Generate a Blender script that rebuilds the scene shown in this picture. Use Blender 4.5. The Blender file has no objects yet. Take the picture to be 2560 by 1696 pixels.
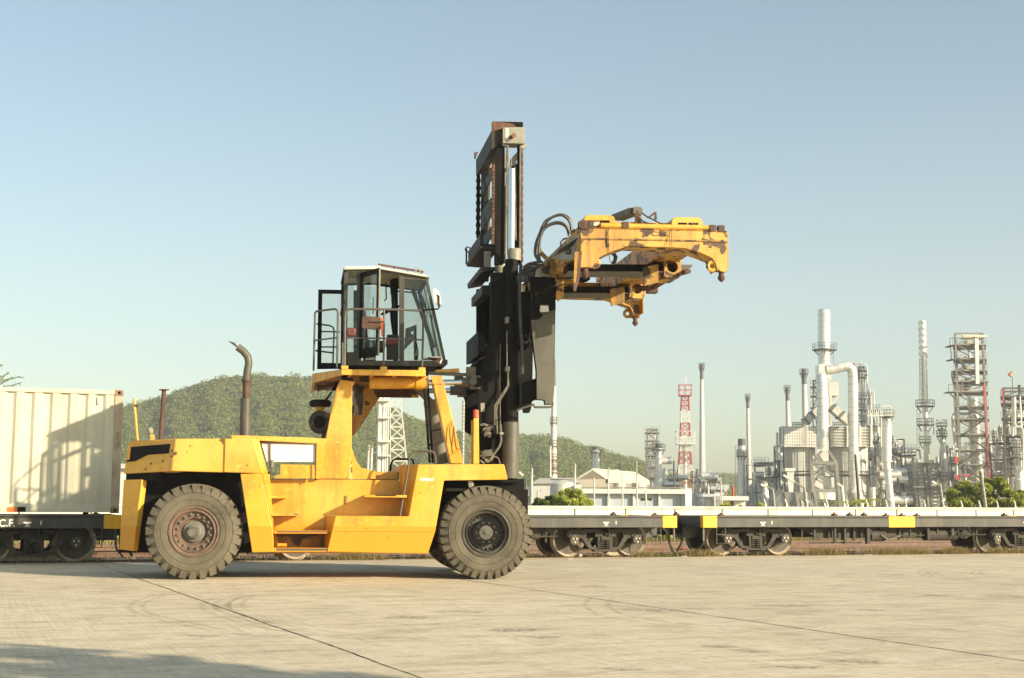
import bpy, math, random
import numpy as np
from mathutils import Vector, Matrix
SC = bpy.context.scene
# ------------------------------------------------------------------ camera
IW, IH = 2560.0, 1696.0
FPX, CH, YH, ROLL = 3556.0, 1.36, 1252.0, 0.0058
PITCH = math.atan((YH - IH / 2) / FPX)
_c, _s = math.cos(PITCH), math.sin(PITCH)
_r, _f, _u = Vector((1, 0, 0)), Vector((0, _c, _s)), Vector((0, -_s, _c))
CR = _r * math.cos(ROLL) + _u * math.sin(ROLL)
CU = _u * math.cos(ROLL) - _r * math.sin(ROLL)
CF = _f
CO = Vector((0, 0, CH))
cd = bpy.data.cameras.new('camera'); cam = bpy.data.objects.new('camera', cd)
SC.collection.objects.link(cam); SC.camera = cam
cd.sensor_width = 36; cd.lens = FPX / IW * 36; cd.clip_end = 9000; cd.clip_start = 0.1
m = Matrix((CR, CU, -CF)).transposed().to_4x4(); m.translation = CO; cam.matrix_world = m
# ------------------------------------------------------------------ light
SUN_A, SUN_E = math.radians(57.5), math.radians(20)
TO_SUN = Vector((math.sin(SUN_A) * math.cos(SUN_E), -math.cos(SUN_A) * math.cos(SUN_E), math.sin(SUN_E)))
w = bpy.data.worlds.new('World'); SC.world = w; w.use_nodes = True
nt = w.node_tree; bg = nt.nodes['Background']
sky = nt.nodes.new('ShaderNodeTexSky'); sky.sky_type = 'NISHITA'; sky.sun_disc = False
sky.sun_elevation = SUN_E; sky.sun_rotation = math.atan2(TO_SUN.x, TO_SUN.y)
sky.air_density = 1.0; sky.dust_density = 1.2; sky.ozone_density = 1.0; sky.altitude = 0
mx = nt.nodes.new('ShaderNodeMix'); mx.data_type = 'RGBA'; mx.blend_type = 'MULTIPLY'
mx.inputs[0].default_value = 1; mx.inputs[7].default_value = (0.93, 0.982, 0.90, 1)
nt.links.new(sky.outputs[0], mx.inputs[6]); nt.links.new(mx.outputs[2], bg.inputs[0])
bg.inputs[1].default_value = 0.098
sd = bpy.data.lights.new('sun', 'SUN'); sd.energy = 4.3; sd.angle = math.radians(0.5); sd.color = (1.0, 0.86, 0.64)
so = bpy.data.objects.new('sun', sd); SC.collection.objects.link(so)
so.rotation_euler = TO_SUN.to_track_quat('Z', 'Y').to_euler(); so.location = (40, -30, 40)
vs = SC.view_settings; vs.view_transform = 'Standard'; vs.look = 'None'; vs.gamma = 1; vs.exposure = 0.98
SC.cycles.max_bounces = 6; SC.cycles.transparent_max_bounces = 16
# ------------------------------------------------------------------ pixel helpers: a point of the photograph on a plane of the place
REG = dict(A1=(280, 1040, 540/1924), A2=(740, 620, 500/1960), A3=(600, 1000, 740/2367), A4=(1120, 280, 300/1120),
           A5=(1120, 660, 300/840), A6=(1300, 480, 560/2367), A7=(0, 840, 520/1359), A8=(1260, 1180, 640/2367),
           B1=(1900, 740, 340/952), B2=(2220, 780, 340/1025), B3=(1280, 880, 680/2367), B4=(1860, 1220, 700/2367),
           B5=(0, 1380, 1280/2367), B6=(1280, 1380, 1280/2367), B7=(300, 900, 560/2367), B8=(900, 880, 400/1568), E1=(1080, 1020, 120/1176), S=(0, 0, 1))
def px(reg, x, y):
    a = REG[reg]; return a[0] + x * a[2], a[1] + y * a[2]
def ray(X, Y): return CR * ((X - IW/2) / FPX) - CU * ((Y - IH/2) / FPX) + CF
def onplane(reg, x, y, O, N):
    d = ray(*px(reg, x, y)); return CO + d * ((O - CO).dot(N) / d.dot(N))
def atY(reg, x, y, Y): return onplane(reg, x, y, Vector((0, Y, 0)), Vector((0, 1, 0)))
def ground(reg, x, y, z=0.0): return onplane(reg, x, y, Vector((0, 0, z)), Vector((0, 0, 1)))
X0, Y0_, Z0 = Vector((1, 0, 0)), Vector((0, 1, 0)), Vector((0, 0, 1))
# ------------------------------------------------------------------ frames
def frame(origin, deg):
    a = math.radians(deg); return origin, Vector((math.cos(a), math.sin(a), 0)), Vector((-math.sin(a), math.cos(a), 0)), a
TO, TU, TV, TA = frame(Vector((-5.342, 24.253, 0)), 8.5)      # truck
RO, RU, RQ, RA = frame(Vector((1.35, 34.85, 0)), 21.5)         # railway
def loc(P, fr):
    d = P - fr[0]; return Vector((d.dot(fr[1]), d.dot(fr[2]), d.z))
TF = (TO, TU, TV); RF = (RO, RU, RQ)
def T(reg, x, y, v): return loc(onplane(reg, x, y, TO + TV * v, TV), TF)         # truck-local point on the plane v
def W(reg, x, y, q): return loc(onplane(reg, x, y, RO + RQ * q, RQ), RF)
def tp(reg, x, y, a, b):                                                          # on the upright plane through two truck-local (u, v)
    A = TO + TU * a[0] + TV * a[1]; B = TO + TU * b[0] + TV * b[1]; d = B - A
    return loc(onplane(reg, x, y, A, Vector((d.y, -d.x, 0)).normalized()), TF)
# ------------------------------------------------------------------ mesh builder
class MB:
    def __init__(s): s.v = []; s.f = []
    def add(s, vs, fs):
        b = len(s.v); s.v += [tuple(p) for p in vs]; s.f += [tuple(i + b for i in f) for f in fs]; return s
    def loft(s, A, B):
        n = len(A); fs = [tuple(range(n - 1, -1, -1)), tuple(range(n, 2 * n))]
        fs += [(i, (i + 1) % n, n + (i + 1) % n, n + i) for i in range(n)]
        return s.add(list(A) + list(B), fs)
    def prism(s, A, vec):
        vec = Vector(vec); return s.loft(A, [Vector(p) + vec for p in A])
    def box(s, a, b):
        (x0, y0, z0), (x1, y1, z1) = a, b
        return s.loft([(x0, y0, z0), (x1, y0, z0), (x1, y0, z1), (x0, y0, z1)], [(x0, y1, z0), (x1, y1, z0), (x1, y1, z1), (x0, y1, z1)])
    def obox(s, c, ax, ay, az):
        c, ax, ay, az = map(Vector, (c, ax, ay, az))
        return s.loft([c-ax-ay-az, c+ax-ay-az, c+ax-ay+az, c-ax-ay+az], [c-ax+ay-az, c+ax+ay-az, c+ax+ay+az, c-ax+ay+az])
    def bar(s, a, b, w, h, up=(0, 0, 1)):
        a, b = Vector(a), Vector(b); d = b - a; L = d.length
        if L < 1e-6: return s
        d /= L; up = Vector(up)
        if abs(d.dot(up)) > 0.98: up = Vector((0, 1, 0)) if abs(d.y) < 0.9 else Vector((1, 0, 0))
        x = d.cross(up).normalized(); z = x.cross(d)
        return s.obox((a + b) / 2, x * w / 2, d * L / 2, z * h / 2)
    def cyl(s, a, b, r0, r1=None, n=12, caps=True):
        a, b = Vector(a), Vector(b); r1 = r0 if r1 is None else r1; d = (b - a).normalized()
        x = d.orthogonal().normalized(); y = d.cross(x)
        vs = []; 
        for c, r in ((a, r0), (b, r1)):
            for i in range(n):
                q = 2 * math.pi * i / n; vs.append(c + x * (r * math.cos(q)) + y * (r * math.sin(q)))
        fs = [(i, (i+1) % n, n + (i+1) % n, n + i) for i in range(n)]
        if caps: fs += [tuple(range(n-1, -1, -1)), tuple(range(n, 2*n))]
        return s.add(vs, fs)
    def tube(s, pts, r, n=8):
        pts = [Vector(p) for p in pts]; m = len(pts)
        if m == 2: return s.cyl(pts[0], pts[1], r, r, n)
        vs = []; d = (pts[1] - pts[0]).normalized(); x = d.orthogonal().normalized()
        for k in range(m):
            d = (pts[min(k+1, m-1)] - pts[max(k-1, 0)]).normalized()
            x = (x - d * x.dot(d)); x = x.normalized() if x.length > 1e-5 else d.orthogonal().normalized(); y = d.cross(x)
            for i in range(n):
                q = 2 * math.pi * i / n; vs.append(pts[k] + x * (r * math.cos(q)) + y * (r * math.sin(q)))
        fs = [(k*n + i, k*n + (i+1) % n, (k+1)*n + (i+1) % n, (k+1)*n + i) for k in range(m-1) for i in range(n)]
        fs += [tuple(range(n-1, -1, -1)), tuple((m-1)*n + i for i in range(n))]
        return s.add(vs, fs)
    def lathe(s, o, axis, prof, n=24, closed=True):   # prof: list of (r, h) along the axis
        o, d = Vector(o), Vector(axis).normalized(); x = d.orthogonal().normalized(); y = d.cross(x); vs = []
        for r, hh in prof:
            for i in range(n):
                q = 2 * math.pi * i / n; vs.append(o + d * hh + x * (r * math.cos(q)) + y * (r * math.sin(q)))
        m = len(prof)
        fs = [(k*n + i, k*n + (i+1) % n, (k+1)*n + (i+1) % n, (k+1)*n + i) for k in range(m-1) for i in range(n)]
        if closed: fs += [tuple(range(n-1, -1, -1)), tuple((m-1)*n + i for i in range(n))]
        return s.add(vs, fs)
    def ring(s, o, axis, R, r, n=24, k=8):
        o, d = Vector(o), Vector(axis).normalized(); x = d.orthogonal().normalized(); y = d.cross(x); vs = []
        for i in range(n):
            q = 2 * math.pi * i / n; e = x * math.cos(q) + y * math.sin(q)
            for j in range(k):
                p = 2 * math.pi * j / k; vs.append(o + e * (R + r * math.cos(p)) + d * (r * math.sin(p)))
        return s.add(vs, [(i*k + j, ((i+1) % n)*k + j, ((i+1) % n)*k + (j+1) % k, i*k + (j+1) % k) for i in range(n) for j in range(k)])
    def build(s, name, mat, parent=None, org=(0, 0, 0), smooth=35, bevel=0):
        me = bpy.data.meshes.new(name); o3 = Vector(org)
        me.from_pydata([tuple(Vector(p) - o3) for p in s.v], [], s.f)
        ob = bpy.data.objects.new(name, me); SC.collection.objects.link(ob)
        import bmesh
        bm = bmesh.new(); bm.from_mesh(me); bmesh.ops.recalc_face_normals(bm, faces=bm.faces); bm.to_mesh(me); bm.free()
        if mat: me.materials.append(mat)
        if smooth:
            me.polygons.foreach_set('use_smooth', [True] * len(me.polygons)); me.set_sharp_from_angle(angle=math.radians(smooth))
        if bevel:
            b = ob.modifiers.new('bevel', 'BEVEL'); b.width = bevel; b.segments = 2; b.limit_method = 'ANGLE'; b.angle_limit = math.radians(40)
            b.harden_normals = False
        if parent is not None: ob.parent = parent
        else: ob.location = o3
        return ob
def tag(o, label=None, cat=None, group=None, kind=None):
    if label: o['label'] = label
    if cat: o['category'] = cat
    if group: o['group'] = group
    if kind: o['kind'] = kind
    return o
def thing(name, label, cat, loc=(0, 0, 0), rz=0, group=None):
    o = bpy.data.objects.new(name, None); o.empty_display_size = 0.3; SC.collection.objects.link(o)
    o.location = loc; o.rotation_euler = (0, 0, rz); return tag(o, label, cat, group)
def children(o): return [c for c in SC.collection.objects if c.parent == o]
def copy_tree(o, parent=None, kids=None):
    c = o.copy(); SC.collection.objects.link(c)
    if parent is not None: c.parent = parent
    for ch in children(o): copy_tree(ch, c)
    return c
# ------------------------------------------------------------------ materials
def mat(name, c1, c2=None, scale=3.0, rough=0.5, metal=0.0, rust=None, rust_amt=0.0, rust_scale=2.5, bump=0.0, stretch=(1, 1, 1), fine=None, streak=None, spec=0.5, coat=0, band=None, chips=None):
    m = bpy.data.materials.new(name); m.use_nodes = True; nt = m.node_tree; N = nt.nodes; L = nt.links
    b = N['Principled BSDF']; b.inputs['Roughness'].default_value = rough; b.inputs['Metallic'].default_value = metal
    b.inputs['Specular IOR Level'].default_value = spec; b.inputs['Coat Weight'].default_value = coat
    tc = N.new('ShaderNodeTexCoord')
    def noise(sc, det=6, st=(1, 1, 1), off=0.0):
        mp = N.new('ShaderNodeMapping'); mp.inputs['Scale'].default_value = st; mp.inputs['Location'].default_value = (off, off * 1.3, off * .7)
        L.new(tc.outputs['Object'], mp.inputs[0]); n = N.new('ShaderNodeTexNoise')
        n.inputs['Scale'].default_value = sc; n.inputs['Detail'].default_value = det; L.new(mp.outputs[0], n.inputs[0]); return n.outputs[0]
    def ramp(src, a, bb):
        r = N.new('ShaderNodeMapRange'); r.inputs['From Min'].default_value = a; r.inputs['From Max'].default_value = bb; L.new(src, r.inputs[0]); return r.outputs[0]
    def mix(f, A, B):
        x = N.new('ShaderNodeMix'); x.data_type = 'RGBA'
        if isinstance(f, float): x.inputs[0].default_value = f
        else: L.new(f, x.inputs[0])
        for k, q in ((6, A), (7, B)):
            if isinstance(q, tuple): x.inputs[k].default_value = (*q[:3], 1)
            else: L.new(q, x.inputs[k])
        return x.outputs[2]
    col = mix(ramp(noise(scale, 6, stretch), .35, .65), c1, c2 or tuple(k * .8 for k in c1))
    if streak: col = mix(ramp(noise(5.0, 6, (1, 1, .12), 7.1), .50, .74), col, streak); col = mix(ramp(noise(1.7, 7, (1, 1, .5), 17.1), .56, .80), col, streak)
    if fine: col = mix(ramp(noise(scale * 9, 4, stretch, 3.3), .55, .75), col, fine)
    if band:
        col = mix(ramp(noise(.55, 3, (1, 1, 1), 9.0), .45, .62), col, mix(.4, col, (.80, .52, .14)))
        sx_ = N.new('ShaderNodeSeparateXYZ'); L.new(tc.outputs['Object'], sx_.inputs[0]); ad_ = N.new('ShaderNodeMath'); ad_.operation = 'MULTIPLY_ADD'; L.new(noise(1.2, 3, (1, 1, .2), 4.0), ad_.inputs[0]); ad_.inputs[1].default_value = .10; L.new(sx_.outputs['Z'], ad_.inputs[2])
        col = mix(ramp(ad_.outputs[0], band[0] + .06, band[0] + .045), col, band[1])
        col = mix(ramp(noise(1.6, 4, (1, 1, .8), 21.0), .60, .72), col, mix(.5, col, band[1]))
    if chips:
        col = mix(ramp(noise(26.0, 5, (1, 1, .5), 31.0), .69, .72), col, chips)
    if rust:
        n1 = ramp(noise(rust_scale, 9, (1, 1, 1), 11.0), 1 - rust_amt - .015, 1 - rust_amt + .02)
        n2 = noise(rust_scale * 6, 5, (1, 1, 1), 5.0)
        rc = mix(n2, rust, tuple(k * .45 for k in rust)); col = mix(n1, col, rc)
    L.new(col, b.inputs['Base Color'])
    rr_ = N.new('ShaderNodeMapRange'); L.new(noise(scale * 2, 4, (1, 1, 1), 2.0), rr_.inputs[0])
    rr_.inputs['To Min'].default_value = max(0.02, rough - .12); rr_.inputs['To Max'].default_value = min(1, rough + .15); L.new(rr_.outputs[0], b.inputs['Roughness'])
    if bump:
        bp = N.new('ShaderNodeBump'); bp.inputs['Strength'].default_value = bump; bp.inputs['Distance'].default_value = .02
        L.new(noise(scale * 6, 6, (1, 1, 1), 1.0), bp.inputs['Height']); L.new(bp.outputs[0], b.inputs['Normal'])
    return m
M = {}
RUST = (.23, .09, .045)
M['yellow'] = mat('yellow_paint', (.70, .37, .032), (.63, .295, .02), 1.3, .42, band=(.90, (.63, .275, .012)), chips=(.20, .09, .03), rust=RUST, rust_amt=.265, rust_scale=3.2, streak=(.42, .20, .03), fine=(.74, .42, .07), bump=.04)
M['yellow_worn'] = mat('worn_yellow_paint', (.60, .35, .065), (.50, .26, .045), 2.0, .5, rust=(.12, .062, .028), rust_amt=.455, rust_scale=5.0, chips=(.10, .045, .025), streak=(.26, .11, .04), bump=.08)
M['yellow_dark'] = mat('grimy_yellow_paint', (.42, .23, .03), (.20, .11, .03), 4.0, .6, rust=(.07, .05, .035), rust_amt=.47, rust_scale=3.0, streak=(.12, .07, .03), bump=.1)
M['black'] = mat('dusty_black_paint', (.004, .004, .0035), (.009, .0085, .007), 2.5, .62, streak=(.019, .017, .012), bump=.06, spec=.12)
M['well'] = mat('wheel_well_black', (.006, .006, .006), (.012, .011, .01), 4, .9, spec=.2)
M['grey'] = mat('worn_grey_steel', (.10, .093, .07), (.065, .06, .048), 3, .5, streak=(.12, .105, .075), rust=RUST, rust_amt=.27, bump=.06)
M['palegrey'] = mat('pale_steel', (.31, .295, .23), (.20, .19, .145), 6, .5, rust=RUST, rust_amt=.3, bump=.05)
M['rust'] = mat('rusty_steel', (.17, .078, .045), (.08, .042, .026), 7, .8, bump=.15)
M['brown'] = mat('brown_oxide', (.115, .055, .035), (.07, .035, .024), 5, .7, bump=.1)
M['chrome'] = mat('chrome_rod', (.85, .85, .82), (.7, .7, .68), 3, .12, metal=1)
M['tyre'] = mat('dusty_rubber', (.150, .130, .090), (.090, .080, .058), 2.2, .9, fine=(.165, .145, .10), bump=.12, spec=.25)
M['rim'] = mat('rust_red_rim', (.175, .108, .070), (.115, .075, .05), 7, .65, bump=.08)
M['rimblack'] = mat('black_rim', (.10, .088, .062), (.055, .05, .038), 6, .6)
M['hubdark'] = mat('oily_hub', (.14, .125, .09), (.07, .063, .048), 9, .5, bump=.1)
M['hub'] = mat('dusty_hub', (.17, .155, .12), (.10, .095, .075), 8, .6, bump=.1)
M['white'] = mat('white_paint', (.80, .78, .70), (.72, .69, .60), 4, .5)
M['offwhite'] = mat('chalky_white', (.72, .68, .56), (.60, .56, .45), 3, .6, streak=(.45, .40, .30))
M['rubberhose'] = mat('hydraulic_hose', (.025, .025, .022), (.06, .055, .045), 9, .45)
M['hosepale'] = mat('dusty_hose', (.20, .18, .13), (.11, .10, .08), 9, .5)
M['darkred'] = mat('dark_red', (.25, .04, .03), (.16, .03, .02), 5, .5)
M['red'] = mat('red_paint', (.55, .05, .03), (.42, .05, .04), 5, .5)
M['orange'] = mat('orange_plastic', (.80, .16, .02), (.7, .13, .02), 5, .4)
M['sock'] = mat('faded_orange_cloth', (.75, .32, .18), (.7, .28, .15), 5, .8)
M['lamp'] = mat('lamp_lens', (.75, .72, .65), (.6, .58, .52), 15, .15)
M['seat'] = mat('seat_vinyl', (.03, .028, .025), (.05, .045, .04), 6, .6)
M['emblem'] = mat('emblem_brown', (.28, .14, .01), (.22, .11, .01), 5, .5)
M['olive'] = mat('cab_olive_black', (.055, .052, .036), (.035, .034, .026), 4, .5, streak=(.11, .10, .07))
def glassmat(name, tint, refl, rough=.03):
    m = bpy.data.materials.new(name); m.use_nodes = True; nt = m.node_tree; N = nt.nodes; N.clear()
    o = N.new('ShaderNodeOutputMaterial'); mx = N.new('ShaderNodeMixShader'); tr = N.new('ShaderNodeBsdfTransparent'); gl = N.new('ShaderNodeBsdfGlossy')
    tr.inputs[0].default_value = (*tint, 1); gl.inputs['Roughness'].default_value = rough; gl.inputs[0].default_value = (.9, .95, .95, 1)
    lw = N.new('ShaderNodeLayerWeight'); lw.inputs[0].default_value = .5; pw = N.new('ShaderNodeMath'); pw.operation = 'POWER'; pw.inputs[1].default_value = 4.0; nt.links.new(lw.outputs['Facing'], pw.inputs[0]); fr = N.new('ShaderNodeMath'); fr.operation = 'MULTIPLY'; fr.inputs[1].default_value = .5; nt.links.new(pw.outputs[0], fr.inputs[0]); ad = N.new('ShaderNodeMath'); ad.operation = 'ADD'; ad.inputs[1].default_value = refl
    nt.links.new(fr.outputs[0], ad.inputs[0]); nt.links.new(ad.outputs[0], mx.inputs[0]); nt.links.new(tr.outputs[0], mx.inputs[1]); nt.links.new(gl.outputs[0], mx.inputs[2]); nt.links.new(mx.outputs[0], o.inputs[0])
    return m
M['glass'] = glassmat('dusty_cab_glass', (.87, .88, .855), .025)
def text_mesh(body, size, depth, material, name, parent, matrix, cond=1.0):
    cu = bpy.data.curves.new(name, 'FONT'); cu.body = body; cu.size = size; cu.extrude = depth; cu.offset = size * .012; cu.align_x = 'CENTER'; cu.align_y = 'CENTER'
    tmp = bpy.data.objects.new(name, cu); SC.collection.objects.link(tmp)
    dg = bpy.context.evaluated_depsgraph_get(); me = bpy.data.meshes.new_from_object(tmp.evaluated_get(dg))
    bpy.data.objects.remove(tmp); bpy.data.curves.remove(cu)
    me.transform(matrix @ Matrix.Diagonal((cond, 1, 1, 1))); me.materials.clear(); me.materials.append(material)
    me.polygons.foreach_set('use_smooth', [False] * len(me.polygons))
    ob = bpy.data.objects.new(name, me); SC.collection.objects.link(ob); ob.parent = parent; return ob
def split_pieces(root, gap=.02, most=10):
    """pieces of one part that stand apart from each other become parts of their own"""
    todo = []
    def walk(o):
        for c in children(o): walk(c); todo.append(c)
    walk(root)
    for o in todo:
        if o.type != 'MESH' or o.data.users > 1: continue
        me = o.data; n = len(me.vertices)
        if n > 60000 or n == 0: continue
        lab = np.arange(n); ed = np.empty(len(me.edges) * 2, dtype=np.int32); me.edges.foreach_get('vertices', ed); ed = ed.reshape(-1, 2)
        while True:
            m_ = np.minimum(lab[ed[:, 0]], lab[ed[:, 1]]); l2 = lab.copy(); np.minimum.at(l2, ed[:, 0], m_); np.minimum.at(l2, ed[:, 1], m_); l2 = l2[l2]
            if (l2 == lab).all(): break
            lab = l2
        ids, inv = np.unique(lab, return_inverse=True); k = len(ids)
        if k < 2 or k > 400: continue
        co = np.empty(n * 3); me.vertices.foreach_get('co', co); co = co.reshape(-1, 3)
        lo = np.full((k, 3), 1e9); hi = np.full((k, 3), -1e9); np.minimum.at(lo, inv, co); np.maximum.at(hi, inv, co)
        par = list(range(k))
        def find(a):
            while par[a] != a: par[a] = par[par[a]]; a = par[a]
            return a
        for a in range(k):
            tch = np.all((lo[a] - gap <= hi) & (hi[a] + gap >= lo), axis=1)
            for b in np.nonzero(tch)[0]: par[find(a)] = find(int(b))
        grp_ = np.array([find(a) for a in range(k)]); gs_u = np.unique(grp_)
        if len(gs_u) < 2 or len(gs_u) > most: continue
        size = [np.prod((hi[grp_ == g_].max(0) - lo[grp_ == g_].min(0)) + .01) for g_ in gs_u]; order = np.argsort(size)[::-1]
        vg = grp_[inv]; polys = [tuple(p.vertices) for p in me.polygons]; sm = me.polygons[0].use_smooth; mats = list(me.materials)
        for r_, oi in enumerate(order):
            sel = vg == gs_u[oi]; idx = np.cumsum(sel) - 1
            nm = bpy.data.meshes.new(me.name); nm.from_pydata(co[sel].tolist(), [], [tuple(int(idx[v]) for v in p) for p in polys if sel[p[0]]])
            for q_ in mats: nm.materials.append(q_)
            if sm: nm.polygons.foreach_set('use_smooth', [True] * len(nm.polygons)); nm.set_sharp_from_angle(angle=math.radians(35))
            if r_ == 0: first = nm
            else:
                c = o.copy(); c.data = nm; SC.collection.objects.link(c)
        o.data = first
# ------------------------------------------------------------------ the container handler
truck = thing('container_handler', 'large yellow container forklift with black mast, raised rusty spreader and cab on a high platform', 'forklift', TO, TA)
def P(reg, v, *xy): return [T(reg, x, y, v) for x, y in xy]
def grow(A, dv, du=0): return [Vector((p.x + du, p.y + dv, p.z)) for p in A]
Yl = M['yellow']
# rear hood: near side panels with a bevelled front corner, angled rear corner
Ahood = P('A1', 0, (570, 203), (1000, 203), (990, 503), (530, 492))
MB().loft(Ahood, grow(Ahood, .3)).build('hood_panel', Yl, truck, bevel=.012)
B1 = P('A1', 0, (1006, 203), (1255, 207), (1338, 512), (996, 503)); B2 = P('A1', .28, (1006, 203), (1312, 214), (1392, 518), (996, 503))
B2[0] = B1[0] + Y0_ * .28; B2[3] = B1[3] + Y0_ * .28; B2[1].z = B1[1].z; B2[2].z = B1[2].z
MB().loft(B1, B2).build('hood_panel', Yl, truck, bevel=.012)
ca = (Ahood[0].x, 0.0); cb = (Ahood[0].x - .95, .80)
_e1 = Ahood[3] - Ahood[0]; _e2 = Vector((cb[0] - ca[0], cb[1], 0)); nrm = _e1.cross(_e2).normalized()
if nrm.x > 0: nrm = -nrm                                  # outward of the angled rear corner
def ch(x, y, d=0.0): return loc(onplane('A1', x, y, TO + TU * Ahood[0].x + TV * Ahood[0].y + Z0 * Ahood[0].z, TU * nrm.x + TV * nrm.y + Z0 * nrm.z), TF)
rc = [ch(566, 205), ch(527, 490), ch(105, 516), ch(150, 232)]
rc[0] = Ahood[0].copy(); rc[1] = Ahood[3].copy()
MB().prism(rc, -nrm * .25).build('rear_corner_panel', Yl, truck, bevel=.01)
gr = [ch(172, 278), ch(522, 250), ch(508, 335), ch(320, 347), ch(205, 406), ch(133, 410)]
MB().prism([p + nrm * .012 for p in gr], -nrm * .02).build('grille', M['well'], truck)
MB().prism([p + nrm * .016 for p in (ch(145, 290), ch(170, 287), ch(158, 392), ch(132, 394))], -nrm * .02).build('grille_bracket', Yl, truck)
sk = [ch(104, 570), ch(268, 568), ch(186, 1203), ch(62, 1190)]
MB().prism(sk, -nrm * .12).build('rear_skirt', Yl, truck, bevel=.01)
MB().prism([p - nrm * .05 for p in (ch(106, 512), ch(420, 500), ch(400, 572), ch(104, 572))], -nrm * .1).build('hood_trim', M['black'], truck)
# hood top and bulk
hz = Ahood[0].z; hb = Ahood[3].z; uL, uR = Ahood[0].x, B2[1].x
top = [Vector((uL, .02, hz - .012)), Vector((B1[1].x, .02, hz - .012)), Vector((uR, .28, hz - .012)), Vector((uR, 3.5, hz - .012)), Vector((uL, 3.5, hz - .012)), Vector((rc[3].x + .02, 2.75, hz - .012)), Vector((rc[3].x + .02, .82, hz - .012))]
MB().prism(top, (0, 0, -.05)).build('hood_top', Yl, truck)
MB().prism([Vector((p.x, p.y, hb)) for p in (Vector((uL, .27, 0)), Vector((uR + .02, .3, 0)), Vector((uR + .02, 3.4, 0)), Vector((uL, 3.4, 0)), Vector((rc[3].x + .2, 2.6, 0)), Vector((rc[3].x + .2, .9, 0)))], (0, 0, hz - hb - .08)).build('counterweight', M['yellow_dark'], truck)
# chassis core (black wheel wells)
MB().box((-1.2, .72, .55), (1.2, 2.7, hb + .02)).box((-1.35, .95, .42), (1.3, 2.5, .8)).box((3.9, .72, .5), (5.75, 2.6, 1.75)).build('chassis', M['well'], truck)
# rear fender post
F1 = P('A3', 0, (2, 592), (180, 588), (262, 1050), (270, 1218), (96, 1222)); F2 = P('A3', .28, (2, 592), (240, 588), (272, 1050), (300, 1168), (96, 1222))
F2[0] = F1[0] + Y0_ * .28; F2[4] = F1[4] + Y0_ * .28; F2[3] = F1[3] + Y0_ * .28; F2[1].z = F1[1].z
MB().loft(F1, F2).build('fender_post', Yl, truck, bevel=.012)
# recessed body wall
VW = .62
Cw = P('A3', VW, (228, 634), (1268, 642), (1440, 930), (1440, 1222), (275, 1226), (275, 1050))
MB().loft(Cw, grow(Cw, 2.2)).build('body_wall', Yl, truck, bevel=.008)
# sill and front fender (one L-shaped box), set proud of the wall
S1 = P('A3', 0, (765, 927), (1350, 931), (1426, 516), (2112, 515), (2142, 638), (1632, 645), (1562, 1050), (1503, 1230), (695, 1217))
S2 = [p + Y0_ * .6 for p in S1]
q = P('A3', .6, (690, 925), (1290, 925), (1268, 532), (668, 1190))
S2[0] = Vector((q[0].x, .6, S1[0].z)); S2[1] = Vector((q[1].x, .6, S1[1].z)); S2[2] = Vector((q[2].x, .6, S1[2].z)); S2[8] = Vector((q[3].x, .6, S1[8].z))
MB().loft(S1, S2).build('side_sill', Yl, truck, bevel=.012)
ft = P('A3', .6, (1268, 532), (2110, 532)); zt = S1[2].z
MB().box((S2[2].x + .02, .6, zt - .12), (S1[3].x - .02, 3.4, zt - .015)).build('front_deck', Yl, truck)
MB().box((S1[5].x + .05, .05, zt - .46), (S1[4].x + .15, 3.3, zt - .41)).box((5.15, .3, .9), (5.75, 3.2, zt - .42)).build('front_crossmember', M['black'], truck)
# upper body deck steps behind the wall
D = P('A3', .9, (1085, 574), (1272, 576), (1272, 641), (1040, 634), (1040, 610))
MB().prism(D, (0, 1.9, 0)).build('deck_box', Yl, truck, bevel=.008)
sh = P('A3', .03, (990, 760), (1340, 762), (1340, 784), (990, 781)); MB().loft(P('A3', .02, (990, 760), (1335, 762), (1335, 782), (990, 780)), P('A3', .63, (990, 760), (1335, 762), (1335, 782), (990, 780))).build('step', Yl, truck, bevel=.004)
MB().prism(P('A3', .012, (1085, 759), (1245, 760), (1245, 768), (1085, 767)), (0, .3, 0)).build('step_tread', M['black'], truck)
# steps on the side
for k, (x0, y0, x1, y1) in enumerate([(197, 768, 370, 790), (218, 906, 472, 930), (268, 1047, 706, 1072), (262, 1186, 700, 1218)]):
    v0 = (.26, .18, .08, .02)[k]; a = P('A3', v0, (x0, y0), (x1, y0), (x1, y1 - 2), (x0, y1 - 2))
    MB().loft(a, [Vector((p.x, VW + .01, p.z)) for p in a]).build('step', Yl, truck, bevel=.004)
    if k: MB().prism(P('A3', v0 - .006, (x0 + 30 if k > 1 else x1 - 40, y0 + 3), (x1 - 5, y0 + 3), (x1 - 5, y1 - 12), (x0 + 30 if k > 1 else x1 - 40, y1 - 12)), (0, .2, 0)).build('step_tread', M['grey'], truck)
wd = P('A3', VW - .02, (290, 1075), (700, 1075), (690, 1185), (330, 1185)); MB().prism(wd, (0, .03, 0)).build('step_riser', M['yellow_dark'], truck)
MB().tube(P('A3', .05, (300, 1160), (375, 1162)), .03).build('tow_eye', Yl, truck)
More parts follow.
